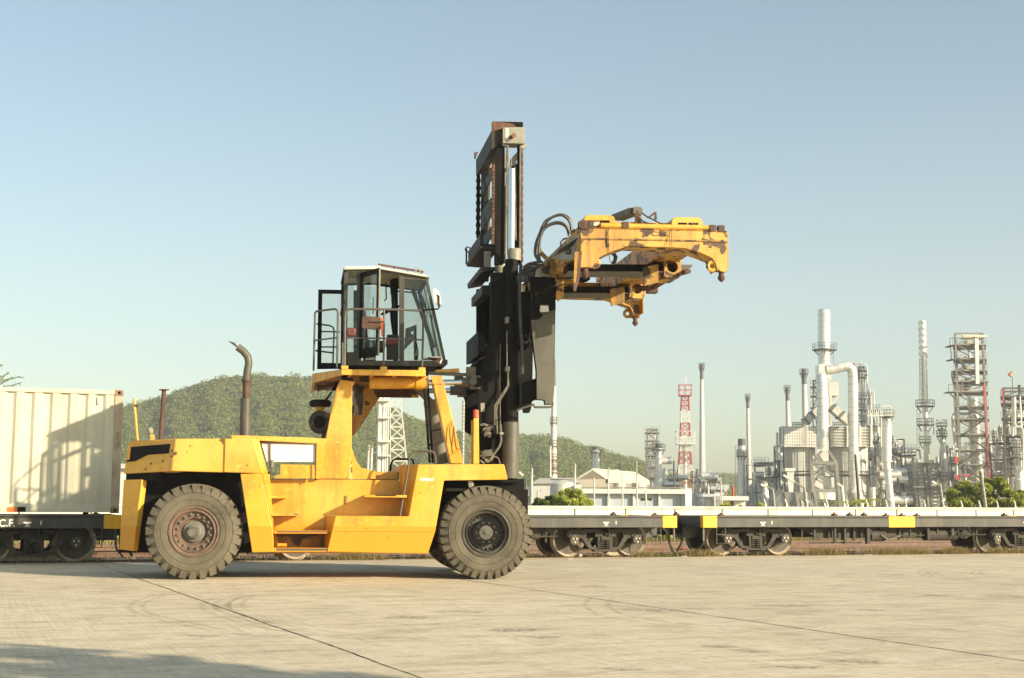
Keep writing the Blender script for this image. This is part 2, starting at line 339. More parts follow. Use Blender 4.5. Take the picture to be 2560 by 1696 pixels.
# engine cover
E1 = P('A3', .35, (-70, 283), (75, 286), (614, 305), (610, 350), (140, 326), (-70, 322)); MB().prism(E1, (0, 2.4, 0)).build('engine_cover', Yl, truck, bevel=.01)
MB().prism(P('A3', .42, (170, 345), (606, 352), (604, 497), (215, 495)), (0, .03, 0)).build('service_panel', M['white'], truck)
MB().bar(T('A3', 239, 345, .4), T('A3', 243, 625, .4), .022, .02).bar(T('A3', 603, 345, .4), T('A3', 600, 628, .4), .012, .02).bar(T('A3', 165, 344, .4), T('A3', 606, 350, .4), .03, .012).build('frame_and_shade', M['brown'], truck)  # frame posts, plus a dark top bar painted for the shadow over the panel
MB().prism(P('A3', .46, (325, 516), (596, 521), (598, 628), (275, 628), (278, 606), (322, 598)), (0, .03, 0)).build('inner_panel', Yl, truck)
MB().prism(P('A3', .40, (254, 478), (268, 476), (270, 538), (254, 540)), (0, -.03, 0)).build('latch', M['palegrey'], truck)
MB().prism(P('A3', .5, (612, 308), (690, 310), (640, 632), (604, 632)), (0, 2.0, 0)).build('bulkhead', Yl, truck, bevel=.008)
hg = MB().box(T('A1', 972, 222, -.03), T('A1', 998, 204, .02)).box(T('A1', 984, 250, -.012), T('A1', 992, 222, .0)).build('hinge', M['rust'], truck)
hg = MB().box(T('A1', 548, 345, -.03), T('A1', 580, 322, .02)).build('hinge', M['rust'], truck)
for x, y in ((697, 268), (1205, 440)): MB().cyl(T('A1', x, y, -.008), T('A1', x, y, .01), .012).build('bolt', M['brown'], truck)
for x, y in ((348, 425), (302, 475), (452, 405), (535, 312), (532, 362)): c_ = ch(x, y); MB().cyl(c_ + nrm * .006, c_ - nrm * .01, .016).build('bolt_hole', M['well'], truck)
sm_ = MB().bar(T('A1', 1000, 206, -.003), T('A1', 992, 500, -.003), .014, .008).bar(T('A3', 182, 592, -.003), T('A3', 250, 960, -.003), .004, .006)
sm_.bar(T('A3', 700, 1052, -.002), T('A3', 1560, 1056, -.002), .003, .005).build('seam', M['emblem'], truck)
MB().bar(T('A3', 622, 632, .655), T('A3', 690, 340, .655), .004, .012).build('seam', M['emblem'], truck)
# cab support legs
G1 = P('A3', .66, (737, 40), (895, 40), (893, 392), (880, 632), (625, 632))
Lt = P('A2', .66, (435, 1290), (580, 1310), (552, 1368), (398, 1368))
leg = [Lt[0], Lt[1], Lt[2], G1[1], G1[2], G1[3], G1[4], G1[0], Lt[3]]
MB().loft(leg, grow(leg, .32)).build('support_leg', Yl, truck, bevel=.01)
gs = P('A3', .70, (893, 392), (905, 410), (915, 450), (938, 500), (968, 542), (1020, 556), (1085, 572), (1085, 632), (875, 632)); MB().prism(gs, (0, .06, 0)).build('gusset', Yl, truck)
lg = [Vector((p.x, p.y + 2.05, p.z)) for p in leg]
MB().bar(T('A3', 850, 250, 2.6), T('A2', 760, 1400, 2.6), .30, .34).build('support_leg', M['yellow_worn'], truck, bevel=.01)
L2 = P('B8', .66, (715, 300), (820, 300), (1016, 1096), (888, 1094)); MB().loft(L2, grow(L2, .30)).build('support_leg', Yl, truck, bevel=.01)
MB().loft(P('B8', .64, (692, 235), (806, 235), (820, 318), (712, 318)), P('B8', 1.0, (692, 235), (806, 235), (820, 318), (712, 318))).build('leg_bracket', Yl, truck, bevel=.01)
MB().cyl(T('B8', 725, 470, 2.5), T('B8', 842, 1092, 2.5), .21, .23, 16).build('support_leg', M['palegrey'], truck)
MB().cyl(T('B8', 788, 755, 2.5), T('B8', 790, 764, 2.5), .235, n=16).build('leg_joint', M['black'], truck)
MB().bar(T('B8', 545, 345, 2.4), T('B8', 700, 500, 2.4), .12, .12).build('brace', M['palegrey'], truck)
# emblem strokes on the front leg
em = MB()
for pl in ([(505, 295), (425, 410), (382, 488), (368, 600), (364, 740), (366, 850)], [(520, 365), (462, 455), (442, 505), (450, 680), (475, 850), (495, 960), (500, 1050), (525, 1115)], [(535, 430), (528, 600), (515, 740), (495, 960)], [(547, 480), (560, 700), (595, 950), (612, 995), (640, 1008), (685, 994)], [(500, 1048), (545, 1056), (600, 1040), (690, 1000)], [(440, 1170), (525, 1118), (600, 1092), (695, 1045)]):
    pt_ = P('E1', .652, *pl)
    for a, b in zip(pt_, pt_[1:]): em.bar(a, b, .006, .012, up=(0, 1, 0.01))
em.build('emblem', M['emblem'], truck)
# platform
PZ = 3.60
e0, e1 = T('A2', 447, 1190, .3), T('A2', 1272, 1200, .3); e2 = T('A2', 160, 1215, 1.3)
zb = T('A2', 860, 1252, .3).z; PZ = e0.z
pf = MB(); pf.prism([e0, e1, Vector((e1.x, .3, zb)), Vector((e0.x, .3, zb))], (0, .05, 0))
pf.loft([e0, Vector((e0.x, e0.y, zb)), Vector((e2.x, e2.y, zb - .08)), Vector((e2.x, e2.y, PZ))], [e0 + Vector((.05, .05, 0)), Vector((e0.x + .05, e0.y + .05, zb)), Vector((e2.x + .05, e2.y + .03, zb - .08)), Vector((e2.x + .05, e2.y + .03, PZ))])
pf.box((e2.x, e2.y + .03, zb - .1), (e2.x + .05, 3.3, PZ)).box((e1.x - .05, .35, zb), (e1.x, 3.3, PZ - .003)).box((e2.x, 3.3, zb), (e1.x, 3.35, PZ))
pf.build('platform_edge', Yl, truck, bevel=.006)
MB().box((e0.x - .1, 1.0, PZ - .16), (e1.x - .05, 3.25, PZ - .012)).prism([Vector((e2.x + .05, 1.35, PZ - .16)), Vector((e0.x, .4, PZ - .16)), Vector((e0.x, 3.2, PZ - .16)), Vector((e2.x + .05, 3.2, PZ - .16))], (0, 0, .145)).build('platform_floor', M['yellow_dark'], truck)
g = MB(); n = 70
for i in range(n):                                   # open grating walkway in front of the cab
    u = e0.x + (e1.x - e0.x) * (i + .5) / n; g.box((u - .007, .35, PZ - .05), (u + .007, 1.0, PZ - .01))
for j in range(27): g.box((e0.x, .37 + j * .024, PZ - .042), (e1.x, .376 + j * .024, PZ - .015))
for i in range(4):
    u = e0.x + .15 + (e1.x - e0.x - .3) * i / 3; g.box((u - .03, .35, zb), (u + .03, 1.0, PZ - .052))
g.build('platform_grating', Yl, truck, smooth=0)
MB().loft(P('A2', .9, (1365, 1195), (1600, 1180), (1602, 1230), (1440, 1250), (1365, 1240)), P('A2', 1.7, (1365, 1195), (1600, 1180), (1602, 1230), (1440, 1250), (1365, 1240))).build('front_bracket', Yl, truck, bevel=.008)
MB().bar(T('A2', 1290, 1228, .85), T('A2', 1700, 1246, .85), .05, .06).build('tie_bar', M['grey'], truck)
# tilt cylinders
for vv in (.85, 2.85):
    a, b, c, d = T('A2', 720, 1322, .85), T('A2', 1280, 1322, .85), T('A2', 1640, 1318, .85), T('A2', 1790, 1316, .85)
    dv = Vector((0, vv - .85, 0)); cy = MB().cyl(a + dv, b + dv, .115, n=18).cyl(b + dv - Vector((.2, 0, 0)), b + dv + Vector((.02, 0, 0)), .135, n=18).build('tilt_cylinder', Yl, truck)
    MB().cyl(b + dv, c + dv, .052, n=16).build('cylinder_rod', M['chrome'], cy)
    MB().cyl(c + dv - Vector((.03, 0, 0)), c + dv + Vector((.16, 0, 0)), .09, n=14).box((c.x + .12, vv - .11, c.z - .12), (c.x + .30, vv + .11, c.z + .12)).cyl((d.x - .12, vv - .17, d.z), (d.x - .12, vv + .17, d.z), .07, n=14).box((c.x + .05, vv - .05, c.z + .02), (c.x + .22, vv + .03, c.z + .28)).build('clevis', M['palegrey'] if vv > 1 else M['grey'], cy)
MB().cyl(T('A2', 570, 1392, 2.6), T('A2', 1130, 1400, 2.6), .14, n=14).box(T('A2', 1090, 1440, 2.7), T('A2', 1190, 1370, 2.4)).build('hydraulic_tank', M['brown'], truck)
h_ = MB()
for s in range(7):
    x = 560 + s * 11; h_.tube(P('A2', .8 + .2 * s, (x, 1340), (x + 18, 1400), (x - 8 + 6 * s, 1460), (x + 20, 1568), (x + 8, 1640)), .014, 6)
h_.tube(P('A2', 1.2, (760, 1350), (800, 1380), (900, 1378), (1010, 1362), (1160, 1380)), .012, 6).build('hose', M['rubberhose'], truck)
# exhaust and rear fittings
MB().cyl(T('B7', 1320, 832, 1.0), T('B7', 1330, 410, 1.0), .098, n=18).build('exhaust_shield', M['grey'], truck)
ex = MB().tube([T('B7', 1332, 430, 1.0), T('B7', 1334, 200, 1.0)], .062, 16); ex.cyl(T('B7', 1334, 232, 1.0), T('B7', 1334, 208, 1.0), .085, n=16).build('exhaust_pipe', M['brown'], truck)
bend = P('S', 1.0, (616, 955), (618, 930), (622, 908), (619, 892), (608, 878), (594, 868))
eb = MB().tube(bend, .068, 16); eb.loft([bend[-1] + Vector(k) for k in ((.05, -.06, -.05), (.05, .06, -.05), (-.05, .06, .07), (-.05, -.06, .07))], [T('S', 573, 857, 1.0) + Vector(k) for k in ((.09, -.05, -.05), (.09, .05, -.05), (-.02, .02, .03), (-.02, -.02, .03))])
eb.build('exhaust_tip', M['grey'], truck)
MB().tube(P('B7', .9, (188, 852), (180, 800), (165, 600), (155, 500), (152, 405)), .022, 8).build('marker_pole', Yl, truck)
MB().box(T('B7', 152, 495, .93), T('B7', 180, 470, .87)).cyl(T('B7', 168, 482, .9), T('B7', 192, 488, .9), .025).build('pole_clamp', M['brown'], truck)
MB().cyl(T('B7', 428, 838, .9), T('B7', 465, 318, .9), .037, n=10).cyl(T('B7', 466, 322, .9), T('B7', 466, 312, .9), .09, n=10).build('breather_pipe', M['brown'], truck)
MB().prism(P('B7', .8, (318, 792), (362, 790), (368, 846), (322, 848)), (0, .05, 0)).build('lamp_bracket', Yl, truck)
MB().lathe(T('B7', 325, 775, .82), Vector((-.25, -.3, 1)), [(.03, -.02), (.055, .03), (.06, .07), (.035, .10), (.005, .105)], 14).build('rear_lamp', M['palegrey'], truck)
# intake pre-cleaner and filter drum
ic = T('A3', 640, 178, 1.25); ax = Vector((-.35, -1, 0)).normalized()
dr = MB().lathe(ic, ax, [(.19, -.45), (.205, -.05), (.215, 0), (.20, .02), (.12, .03)], 24).build('intake_drum', M['yellow_dark'], truck)
MB().lathe(ic, ax, [(.12, .025), (.11, .045), (.02, .05)], 20).build('drum_inlet', M['well'], dr)
MB().ring(ic, ax, .205, .012).build('clamp_ring', M['grey'], dr)
MB().cyl(ic + Vector((0, .2, .16)), ic + Vector((0, .2, .30)), .085, n=16).build('intake_neck', Yl, truck)
MB().lathe(ic + Vector((0, .2, .29)), (0, 0, 1), [(.17, 0), (.20, .03), (.20, .09), (.16, .125), (.05, .13)], 22).build('intake_cap', M['black'], truck)
MB().cyl(ic + Vector((.14, .25, -.55)), ic + Vector((.14, .25, -.1)), .11, n=14).build('intake_pipe', M['yellow_dark'], truck)
MB().lathe(T('A2', 205, 1375, 1.4), (1, .1, .25), [(.07, 0), (.055, .05), (.03, .12), (.035, .13), (.035, .30), (.02, .31)], 14).build('horn', M['brown'], truck)
MB().tube(P('A2', 1.4, (350, 1410), (310, 1470), (280, 1505)), .018).build('stay', M['black'], truck)
# fuel filler, latch, plate
fc = T('A3', 870, 634, .72)
fn = MB().cyl(fc, fc + Z0 * .27, .062, n=18).cyl(fc, fc + Z0 * .03, .075, n=18).build('filler_neck', M['yellow_worn'], truck)
MB().cyl(fc + Z0 * .27, fc + Z0 * .315, .052, n=18).build('filler_cap', M['darkred'], fn)
MB().prism(P('A3', VW - .02, (838, 766), (858, 768), (855, 838), (836, 836)), (0, .03, 0)).build('latch', M['yellow_dark'], truck, bevel=.004)
MB().prism(P('A3', -.004, (1440, 624), (1552, 626), (1550, 650), (1438, 648)), (0, .02, 0)).build('name_plate', M['offwhite'], truck)
# handrails
MB().tube(P('A3', .12, (1279, 926), (1315, 720), (1345, 540), (1355, 470), (1366, 436), (1385, 415), (1410, 409), (1530, 411), (1550, 422), (1562, 450), (1566, 508)), .021, 8).build('handrail', M['grey'], truck)
MB().tube(P('A3', 2.9, (1200, 568), (1206, 520), (1222, 484), (1250, 472), (1370, 475), (1384, 488), (1390, 515)), .02, 8).build('handrail', M['black'], truck)
MB().prism(P('A3', 2.9, (1215, 545), (1275, 545), (1275, 570), (1208, 570)), (0, .2, 0)).build('step', M['black'], truck)
ld = MB().bar(T('B8', 655, 190, .8), T('B8', 712, 1088, .8), .04, .035).bar(T('B8', 620, 250, .8), T('B8', 684, 1088, .8), .04, .035)
for (xa, ya, xb, yb) in ((640, 548, 672, 538), (655, 735, 686, 716), (668, 918, 700, 906), (628, 372, 660, 355)): ld.bar(T('B8', xa, ya, .8), T('B8', xb, yb, .8), .03, .035)
ld.build('ladder', M['black'], truck)
# beacon posts
MB().prism(P('A5', .08, (180, 1080), (215, 1078), (219, 1400), (178, 1400)), (0, .09, 0)).prism(P('A5', .2, (164, 1095), (176, 1093), (177, 1398), (163, 1398)), (0, .05, 0)).build('beacon_post', Yl, truck, bevel=.005)
bc = T('A5', 191, 1077, .13)
bb = MB().cyl(bc, bc + Z0 * .14, .042, .036, 14).build('beacon', M['red'], truck)
MB().cyl(bc + Vector((.03, 0, 0)), bc + Vector((.03, 0, .13)), .035, .03, 12).build('beacon_lens', M['orange'], bb)
MB().prism(P('A3', .1, (1822, 648), (1858, 643), (1874, 688), (1838, 706), (1828, 700)), (0, .1, 0)).build('headlight', M['palegrey'], truck, bevel=.01)
# ---- wheels
def wheel(u, v0, side, rimmat, hubmat, front):
    R, Wd = .81, .56; c = Vector((u, v0 + (0 if side < 0 else 0), R)); out = Vector((0, side, 0))     # out: outward axis
    c = Vector((u, v0, R - .004))                          # centre of the outer face
    ty = MB(); prof = [(.405, -Wd + .03), (.45, -Wd), (.60, -Wd - .015), (.72, -Wd + .02), (.765, -Wd + .07), (.775, -Wd/2), (.765, -.07), (.70, -.012), (.66, .004), (.652, .014), (.644, .006), (.60, .015), (.55, .014), (.543, .022), (.536, .013), (.47, .004), (.45, 0), (.405, -.03)]
    ty.lathe(c, out, prof, 64, closed=False)
    NL = 34 if front else 28
    for s_ in (0, 1):
        for i in range(NL):
            q0 = 2 * math.pi * (i + .5 * s_) / NL; wdt = 2 * math.pi / NL * .365; sk = .10 * (1 if s_ else -1)
            def pp(q, r, hh): return c + Vector((math.cos(q) * r, 0, math.sin(q) * r)) + out * hh
            e, mid = (-.035, -.26) if s_ == 0 else (-Wd + .035, -Wd + .26)
            o2 = (.012 if s_ == 0 else -Wd - .012)
            A = [pp(q0 - wdt, .745, e), pp(q0 + wdt, .745, e), pp(q0 + wdt * .85, R, e * 1.0 - (.012 if s_ == 0 else -.012)), pp(q0 - wdt * .85, R, e - (.012 if s_ == 0 else -.012))]
            B = [pp(q0 - wdt + sk, .745, mid), pp(q0 + wdt + sk, .745, mid), pp(q0 + wdt * .85 + sk, R, mid), pp(q0 - wdt * .85 + sk, R, mid)]
            ty.loft(A, B)
            k = .7  # lug foot running down the shoulder
            C = [pp(q0 - wdt * k, .665, o2), pp(q0 + wdt * k, .665, o2), pp(q0 + wdt * .85, R - .01, e), pp(q0 - wdt * .85, R - .01, e)]
            Dd = [p - out * (.05 if s_ == 0 else -.05) for p in C]
            ty.loft(C, Dd)
    if front: rp = [(.415, -.02), (.425, .005), (.40, .01), (.385, -.01), (.375, -.05), (.355, -.055), (.345, -.02), (.335, -.03), (.325, -.15), (.30, -.19), (.20, -.20), (.01, -.20)]
    else: rp = [(.415, -.02), (.425, .008), (.40, .012), (.385, -.01), (.365, -.015), (.345, .0), (.335, -.04), (.31, -.07), (.23, -.075), (.22, -.13), (.01, -.14)]
    wh = MB().lathe(c, out, rp, 48, closed=False).build('wheel', rimmat, truck)
    ty.build('tyre', M['tyre'], wh, smooth=30)
    if front: hb_ = MB().lathe(c, out, [(.225, -.20), (.215, -.06), (.205, -.045), (.12, -.04), (.04, -.035), (.035, -.015), (.005, -.012)], 32).build('hub', hubmat, wh)
    else: hb_ = MB().lathe(c, out, [(.185, -.14), (.18, -.09), (.15, -.08), (.125, -.075), (.12, -.03), (.105, -.02), (.02, -.018), (.005, -.016)], 32).build('hub', hubmat, wh, smooth=18)
    b = MB(); nb, rb, hb2 = (24, .285, -.195) if front else (16, .283, -.07)
    for i in range(nb):
        q0 = 2 * math.pi * (i + .5) / nb; p = c + Vector((math.cos(q0) * rb, 0, math.sin(q0) * rb)) + out * hb2
        b.cyl(p, p + out * .035, .019 if front else .022, n=6).cyl(p, p + out * .055, .010, n=6)
        if not front:
            e = Vector((math.cos(q0), 0, math.sin(q0))); tq = Vector((-math.sin(q0), 0, math.cos(q0)))
            b.obox(p + out * .008 + e * .012, e * .034, tq * .022, out * .012)
    if front:
        for i in range(10):
            q0 = 2 * math.pi * i / 10; p = c + Vector((math.cos(q0) * .17, 0, math.sin(q0) * .17)) + out * (-.048); b.cyl(p, p + out * .02, .014, n=6)
    else:
        for i in range(12):
            q0 = 2 * math.pi * i / 12; p = c + Vector((math.cos(q0) * .085, 0, math.sin(q0) * .085)) + out * (.028); b.cyl(p, p + out * .012 - out * .045, .008, n=6)
    b.build('wheel_nuts', M['hub'] if not front else M['grey'], wh)
    return wh
wheel(-.02, .08, -1, M['rim'], M['hub'], False)
wheel(-.02, 3.0, 1, M['rim'], M['hub'], False)
wheel(4.96, -.09, -1, M['rimblack'], M['hubdark'], True)
wheel(4.96, .60, -1, M['rimblack'], M['rimblack'], True)
wheel(4.96, 3.62, 1, M['rimblack'], M['rimblack'], True)
MB().cyl((4.96, -.05, .81), (4.96, 3.4, .81), .22, n=16).build('front_axle', M['well'], truck)
MB().cyl((-.02, .5, .81), (-.02, 2.7, .81), .16, n=16).build('rear_axle', M['well'], truck)
# ------------------------------------------------------------------ cab
VC, VF = 1.0, 2.62
def C(v, *xy): return P('A2', v, *xy)
def wall(v):                                             # posts and rails of one side of the cab
    w_ = MB(); d = .05
    def strip(*xy): w_.prism([Vector((p.x, v, p.z)) for p in C(VC, *xy)], (0, d, 0))
    strip((484, 212), (828, 208), (828, 232), (484, 240)); strip((828, 208), (1284, 285), (1284, 300), (828, 240))
    strip((470, 240), (510, 240), (500, 1130), (462, 1130)); strip((598, 290), (640, 290), (640, 1110), (598, 1110))
    strip((1012, 268), (1060, 275), (1060, 1105), (1012, 1105)); strip((1060, 290), (1262, 310), (1262, 322), (1060, 305))
    strip((1262, 300), (1292, 300), (1472, 1115), (1448, 1120)); strip((462, 1105), (1466, 1105), (1472, 1135), (1440, 1162), (455, 1150))
    strip((500, 1022), (600, 1022), (600, 1106), (500, 1106))
    return w_
fl_ = [Vector((p.x, VC + .05, p.z)) for p in C(VC, (470, 1140), (1462, 1140), (1440, 1162), (465, 1150))]
cab = MB().prism(fl_, (0, VF - VC - .05, 0)).build('cab', M['black'], truck)
wall(VC).build('side_frame', M['olive'], cab, bevel=.004); wall(VF).build('side_frame', M['black'], cab, bevel=.004)
rib = MB(); base = C(VC, (510, 236), (598, 236), (598, 292), (510, 292)); bx = C(VC, (598, 236), (826, 232), (826, 268), (598, 292))
rib.prism([p + Vector((0, .02, 0)) for p in base], (0, .02, 0)).prism([p + Vector((0, .02, 0)) for p in bx], (0, .02, 0))
for i in range(20):
    x = 514 + i * 16; a, b = C(VC + .01, (x, 240), (x, 288 - max(0, i - 5) * 1.8)); rib.bar(a, b, .012, .02)
rib.build('vent_panel', M['olive'], cab)
def pane(pts, nm='window_glass', mt='glass', parent=cab): return MB().prism(pts, (0, .008, 0)).build(nm, M[mt], parent, smooth=0)
pane(C(VC + .02, (505, 285), (600, 285), (600, 1026), (500, 1026))); pane(C(VC + .02, (1058, 300), (1264, 318), (1452, 1108), (1058, 1106)))
for xy in (((505, 240), (600, 240), (600, 1026), (500, 1026)), ((640, 240), (1012, 262), (1012, 1106), (640, 1106)), ((1058, 300), (1264, 318), (1452, 1108), (1058, 1106))):
    pane([Vector((p.x, VF + .02, p.z)) for p in C(VC, *xy)])
# rear wall and windscreen
rt, rb = C(VC, (480, 215), (460, 1130)); wt, wb = C(VC, (1288, 300), (1470, 1118))
def across(a, va, vb): return Vector((a.x, va, a.z)), Vector((a.x, vb, a.z))
fr = MB()
for a in (rt, rb, rt.lerp(rb, .35)):
    fr.bar(*across(a, VC, VF + .05), .05, .07)
fr.bar(Vector((rt.x, VC + .75, rt.z)), Vector((rb.x, VC + .75, rb.z)), .04, .05)
fr.build('rear_frame', M['black'], cab)
wf = MB(); wf.bar(*across(wt, VC, VF + .05), .05, .06).bar(*across(wb, VC, VF + .05), .06, .08); wf.bar(Vector((wt.x, VC + .8, wt.z)), Vector((wb.x, VC + .8, wb.z)), .02, .02)
wf.build('windscreen_frame', M['olive'], cab)
MB().loft([Vector((rt.x, VC + .05, rt.z)), Vector((rt.x + .006, VC + .05, rt.z)), Vector((rb.x + .006, VC + .05, rb.z)), Vector((rb.x, VC + .05, rb.z))], [Vector((rt.x, VF, rt.z)), Vector((rt.x + .006, VF, rt.z)), Vector((rb.x + .006, VF, rb.z)), Vector((rb.x, VF, rb.z))]).build('rear_glass', M['glass'], cab, smooth=0)
MB().loft([Vector((wt.x, VC + .05, wt.z)), Vector((wt.x + .006, VC + .05, wt.z)), Vector((wb.x + .006, VC + .05, wb.z)), Vector((wb.x, VC + .05, wb.z))], [Vector((wt.x, VF, wt.z)), Vector((wt.x + .006, VF, wt.z)), Vector((wb.x + .006, VF, wb.z)), Vector((wb.x, VF, wb.z))]).build('windscreen_glass', M['glass'], cab, smooth=0)
wi = MB()
for s_ in (.35, 1.1):
    a = Vector((wt.lerp(wb, .35).x + .03, VC + s_, wt.lerp(wb, .35).z)); b = Vector((wt.lerp(wb, .85).x + .03, VC + s_ + .12, wt.lerp(wb, .85).z)); wi.bar(a, b, .03, .02)
wi.build('wiper', M['black'], cab)
# roof
r0, r1, r2 = C(VC - .06, (470, 196), (822, 188), (1290, 268)); r0b, r1b, r2b = C(VC - .06, (470, 214), (822, 208), (1290, 288))
MB().prism([r0, r1, r2, r2b, r1b, r0b], (0, VF - VC + .17, 0)).build('roof', M['offwhite'], cab, bevel=.01)
tr_ = MB().loft([p + Vector((.02, .03, .028)) for p in (r0, r1, r1 - Z0 * .02, r0 - Z0 * .02)], [p + Vector((.02, VF - VC + .1, .028)) for p in (r0, r1, r1 - Z0 * .02, r0 - Z0 * .02)])
tr_.build('roof_cap', M['white'], cab)
ra, rb_ = C(VC + .1, (802, 162), (1250, 236)); rk = MB().bar(ra, rb_, .03, .035).bar(ra + Y0_ * 1.2, rb_ + Y0_ * 1.2, .03, .035)
for s_ in (.05, .35, .65, .95): a = ra.lerp(rb_, s_); rk.bar(a, a - Z0 * .06, .02, .02)
rk.build('roof_rack', M['rust'], cab)
MB().ring(C(VC, (1194, 232))[0], (.2, -1, 0), .045, .014, 18, 6).bar(C(VC, (1194, 250))[0], C(VC, (1210, 275))[0], .03, .03).build('roof_lamp', M['palegrey'], cab)
# open near door, standing out towards the railing
hx = C(VC, (640, 290), (640, 1100)); fx = C(.34, (822, 195), (818, 1052)); zt_, zb_ = hx[0].z + .06, hx[1].z
Hh, Ff = Vector((hx[0].x, VC - .01, 0)), Vector((fx[0].x, .34, 0)); dd = (Ff - Hh).normalized(); nn = Vector((dd.y, -dd.x, 0)); WL = (Ff - Hh).length
door = MB()
def dpt(s_, z, o=0): return Vector((Hh.x, Hh.y, z)) + dd * s_ + nn * o
def dbar(s0, z0, s1, z1): door.prism([dpt(s0, z0, -.02), dpt(s1, z0, -.02), dpt(s1, z1, -.02), dpt(s0, z1, -.02)], nn * .04)
zt_ = fx[0].z; zb_ = fx[1].z
dbar(0, zb_, .09, zt_); dbar(WL - .08, zb_, WL, zt_); dbar(.09, zt_ - .09, WL - .08, zt_); dbar(.09, zb_, WL - .08, zb_ + .16); dbar(.09, zb_ + .62, WL - .08, zb_ + .66)
door_o = door.build('door', M['black'], cab, bevel=.004)
MB().prism([dpt(.085, zb_ + .15), dpt(WL - .075, zb_ + .15), dpt(WL - .075, zt_ - .08), dpt(.085, zt_ - .08)], nn * .008).build('door_glass', M['glass'], cab, smooth=0)
MB().bar(dpt(WL, zt_, 0), dpt(WL, zb_, 0), .03, .012).build('door_edge', M['palegrey'], cab)
MB().bar(dpt(WL - .16, zb_ + .75, .04), dpt(WL - .16, zb_ + 1.05, .04), .02, .02).build('door_handle', M['palegrey'], cab)
# far door swung back beyond the rear of the cab
fd = MB(); V2 = 2.66
for xy in (((218, 408), (448, 412), (448, 450), (218, 446)), ((218, 446), (258, 446), (248, 1128), (208, 1126)), ((208, 1126), (440, 1130), (440, 1185), (206, 1188))): fd.prism(C(V2, *xy), (0, .05, 0))
fd.build('door', M['black'], cab, bevel=.004); pane(C(V2 + .02, (255, 448), (446, 452), (440, 1130), (246, 1128)), 'door_glass')
# interior
sx = C(1.9, (600, 900), (700, 900), (880, 1100))
MB().obox(C(1.9, (640, 820))[0], (.10, 0, .02), (0, .26, 0), (-.03, 0, .36)).obox(C(1.9, (720, 960))[0], (.28, 0, -.02), (0, .27, 0), (0, 0, .09)).box((C(1.9, (660, 1000))[0].x, 1.75, C(1.9, (1, 1130))[0].z), (C(1.9, (780, 1000))[0].x, 2.05, C(1.9, (1, 980))[0].z)).build('driver_seat', M['seat'], cab, bevel=.04)
MB().obox(C(1.75, (540, 830))[0], (.09, 0, 0), (0, .12, 0), (0, 0, .08)).build('seat_cushion', M['darkred'], cab, bevel=.03)
MB().loft(C(1.7, (890, 850), (1008, 850), (1008, 1100), (885, 1100)), C(2.3, (890, 850), (1008, 850), (1008, 1100), (885, 1100))).build('console', M['seat'], cab, bevel=.02)
MB().prism(C(1.68, (890, 890), (1004, 888), (1004, 945), (890, 950)), (0, .4, 0)).build('console_panel', M['darkred'], cab)
MB().tube(C(1.9, (960, 850), (940, 700), (935, 620)), .03).ring(C(1.9, (925, 610))[0], (-.5, 0, 1), .19, .016).build('steering_wheel', M['black'], cab)
MB().prism(C(1.6, (925, 310), (1000, 296), (1004, 400), (960, 520), (935, 440)), (0, .25, 0)).tube(C(1.6, (950, 480), (960, 640), (950, 760), (965, 830)), .035).tube(C(1.7, (880, 340), (885, 500), (865, 520)), .012).build('hanging_equipment', M['black'], cab)
MB().prism(C(1.9, (1075, 790), (1165, 760), (1170, 800), (1120, 830), (1180, 880), (1060, 1000)), (0, .05, 0)).tube(C(1.9, (1165, 760), (1170, 1100)), .03).tube(C(1.8, (1170, 900), (1195, 1010), (1190, 1100)), .015).build('instrument_stand', M['olive'], cab)
MB().tube(C(2.3, (1140, 400), (1230, 640), (1350, 980)), .04).tube(C(2.3, (1200, 430), (1330, 700)), .03).build('grab_bar', M['grey'], cab)
MB().prism(C(1.5, (690, 1080), (770, 1075), (780, 1098), (670, 1098)), (0, .2, 0)).build('cloth', M['offwhite'], cab)
# railings
MB().tube(C(.33, (476, 1172), (480, 700), (482, 650), (492, 620), (520, 602), (700, 600), (1000, 606), (1210, 616), (1235, 624), (1246, 645), (1244, 900), (1234, 1188)), .020, 8).tube(C(.33, (486, 882), (860, 888), (1240, 902)), .014, 8).tube(C(.33, (864, 604), (858, 1182)), .018, 8).tube(C(.33, (456, 930), (458, 1172)), .015).build('railing', M['grey'], truck)
b_ = MB()
for x, y in ((478, 1172), (858, 1182), (1234, 1190)): p = C(.33, (x, y))[0]; b_.box((p.x - .06, .31, p.z - .03), (p.x + .06, .37, p.z + .03))
b_.build('rail_foot', Yl, truck, bevel=.004)
MB().tube([C(1.3, (172, 1205))[0], C(1.3, (186, 640))[0], C(1.25, (200, 622))[0], C(.5, (372, 600))[0], C(.42, (400, 606))[0], C(.4, (411, 635))[0], C(.4, (401, 1172))[0]], .019, 8).tube([C(1.3, (180, 908))[0], C(.42, (406, 880))[0]], .015).build('railing', M['grey'], truck)
MB().tube([C(3.2, (200, 745))[0], C(3.2, (330, 762))[0], C(3.2, (362, 778))[0], C(3.2, (374, 810))[0], C(3.2, (362, 1130))[0]], .017, 8).tube(C(3.2, (240, 820), (430, 824)), .015).tube(C(3.2, (240, 972), (400, 972)), .015).tube(C(3.2, (190, 1008), (365, 1030)), .017).build('railing', M['black'], truck)
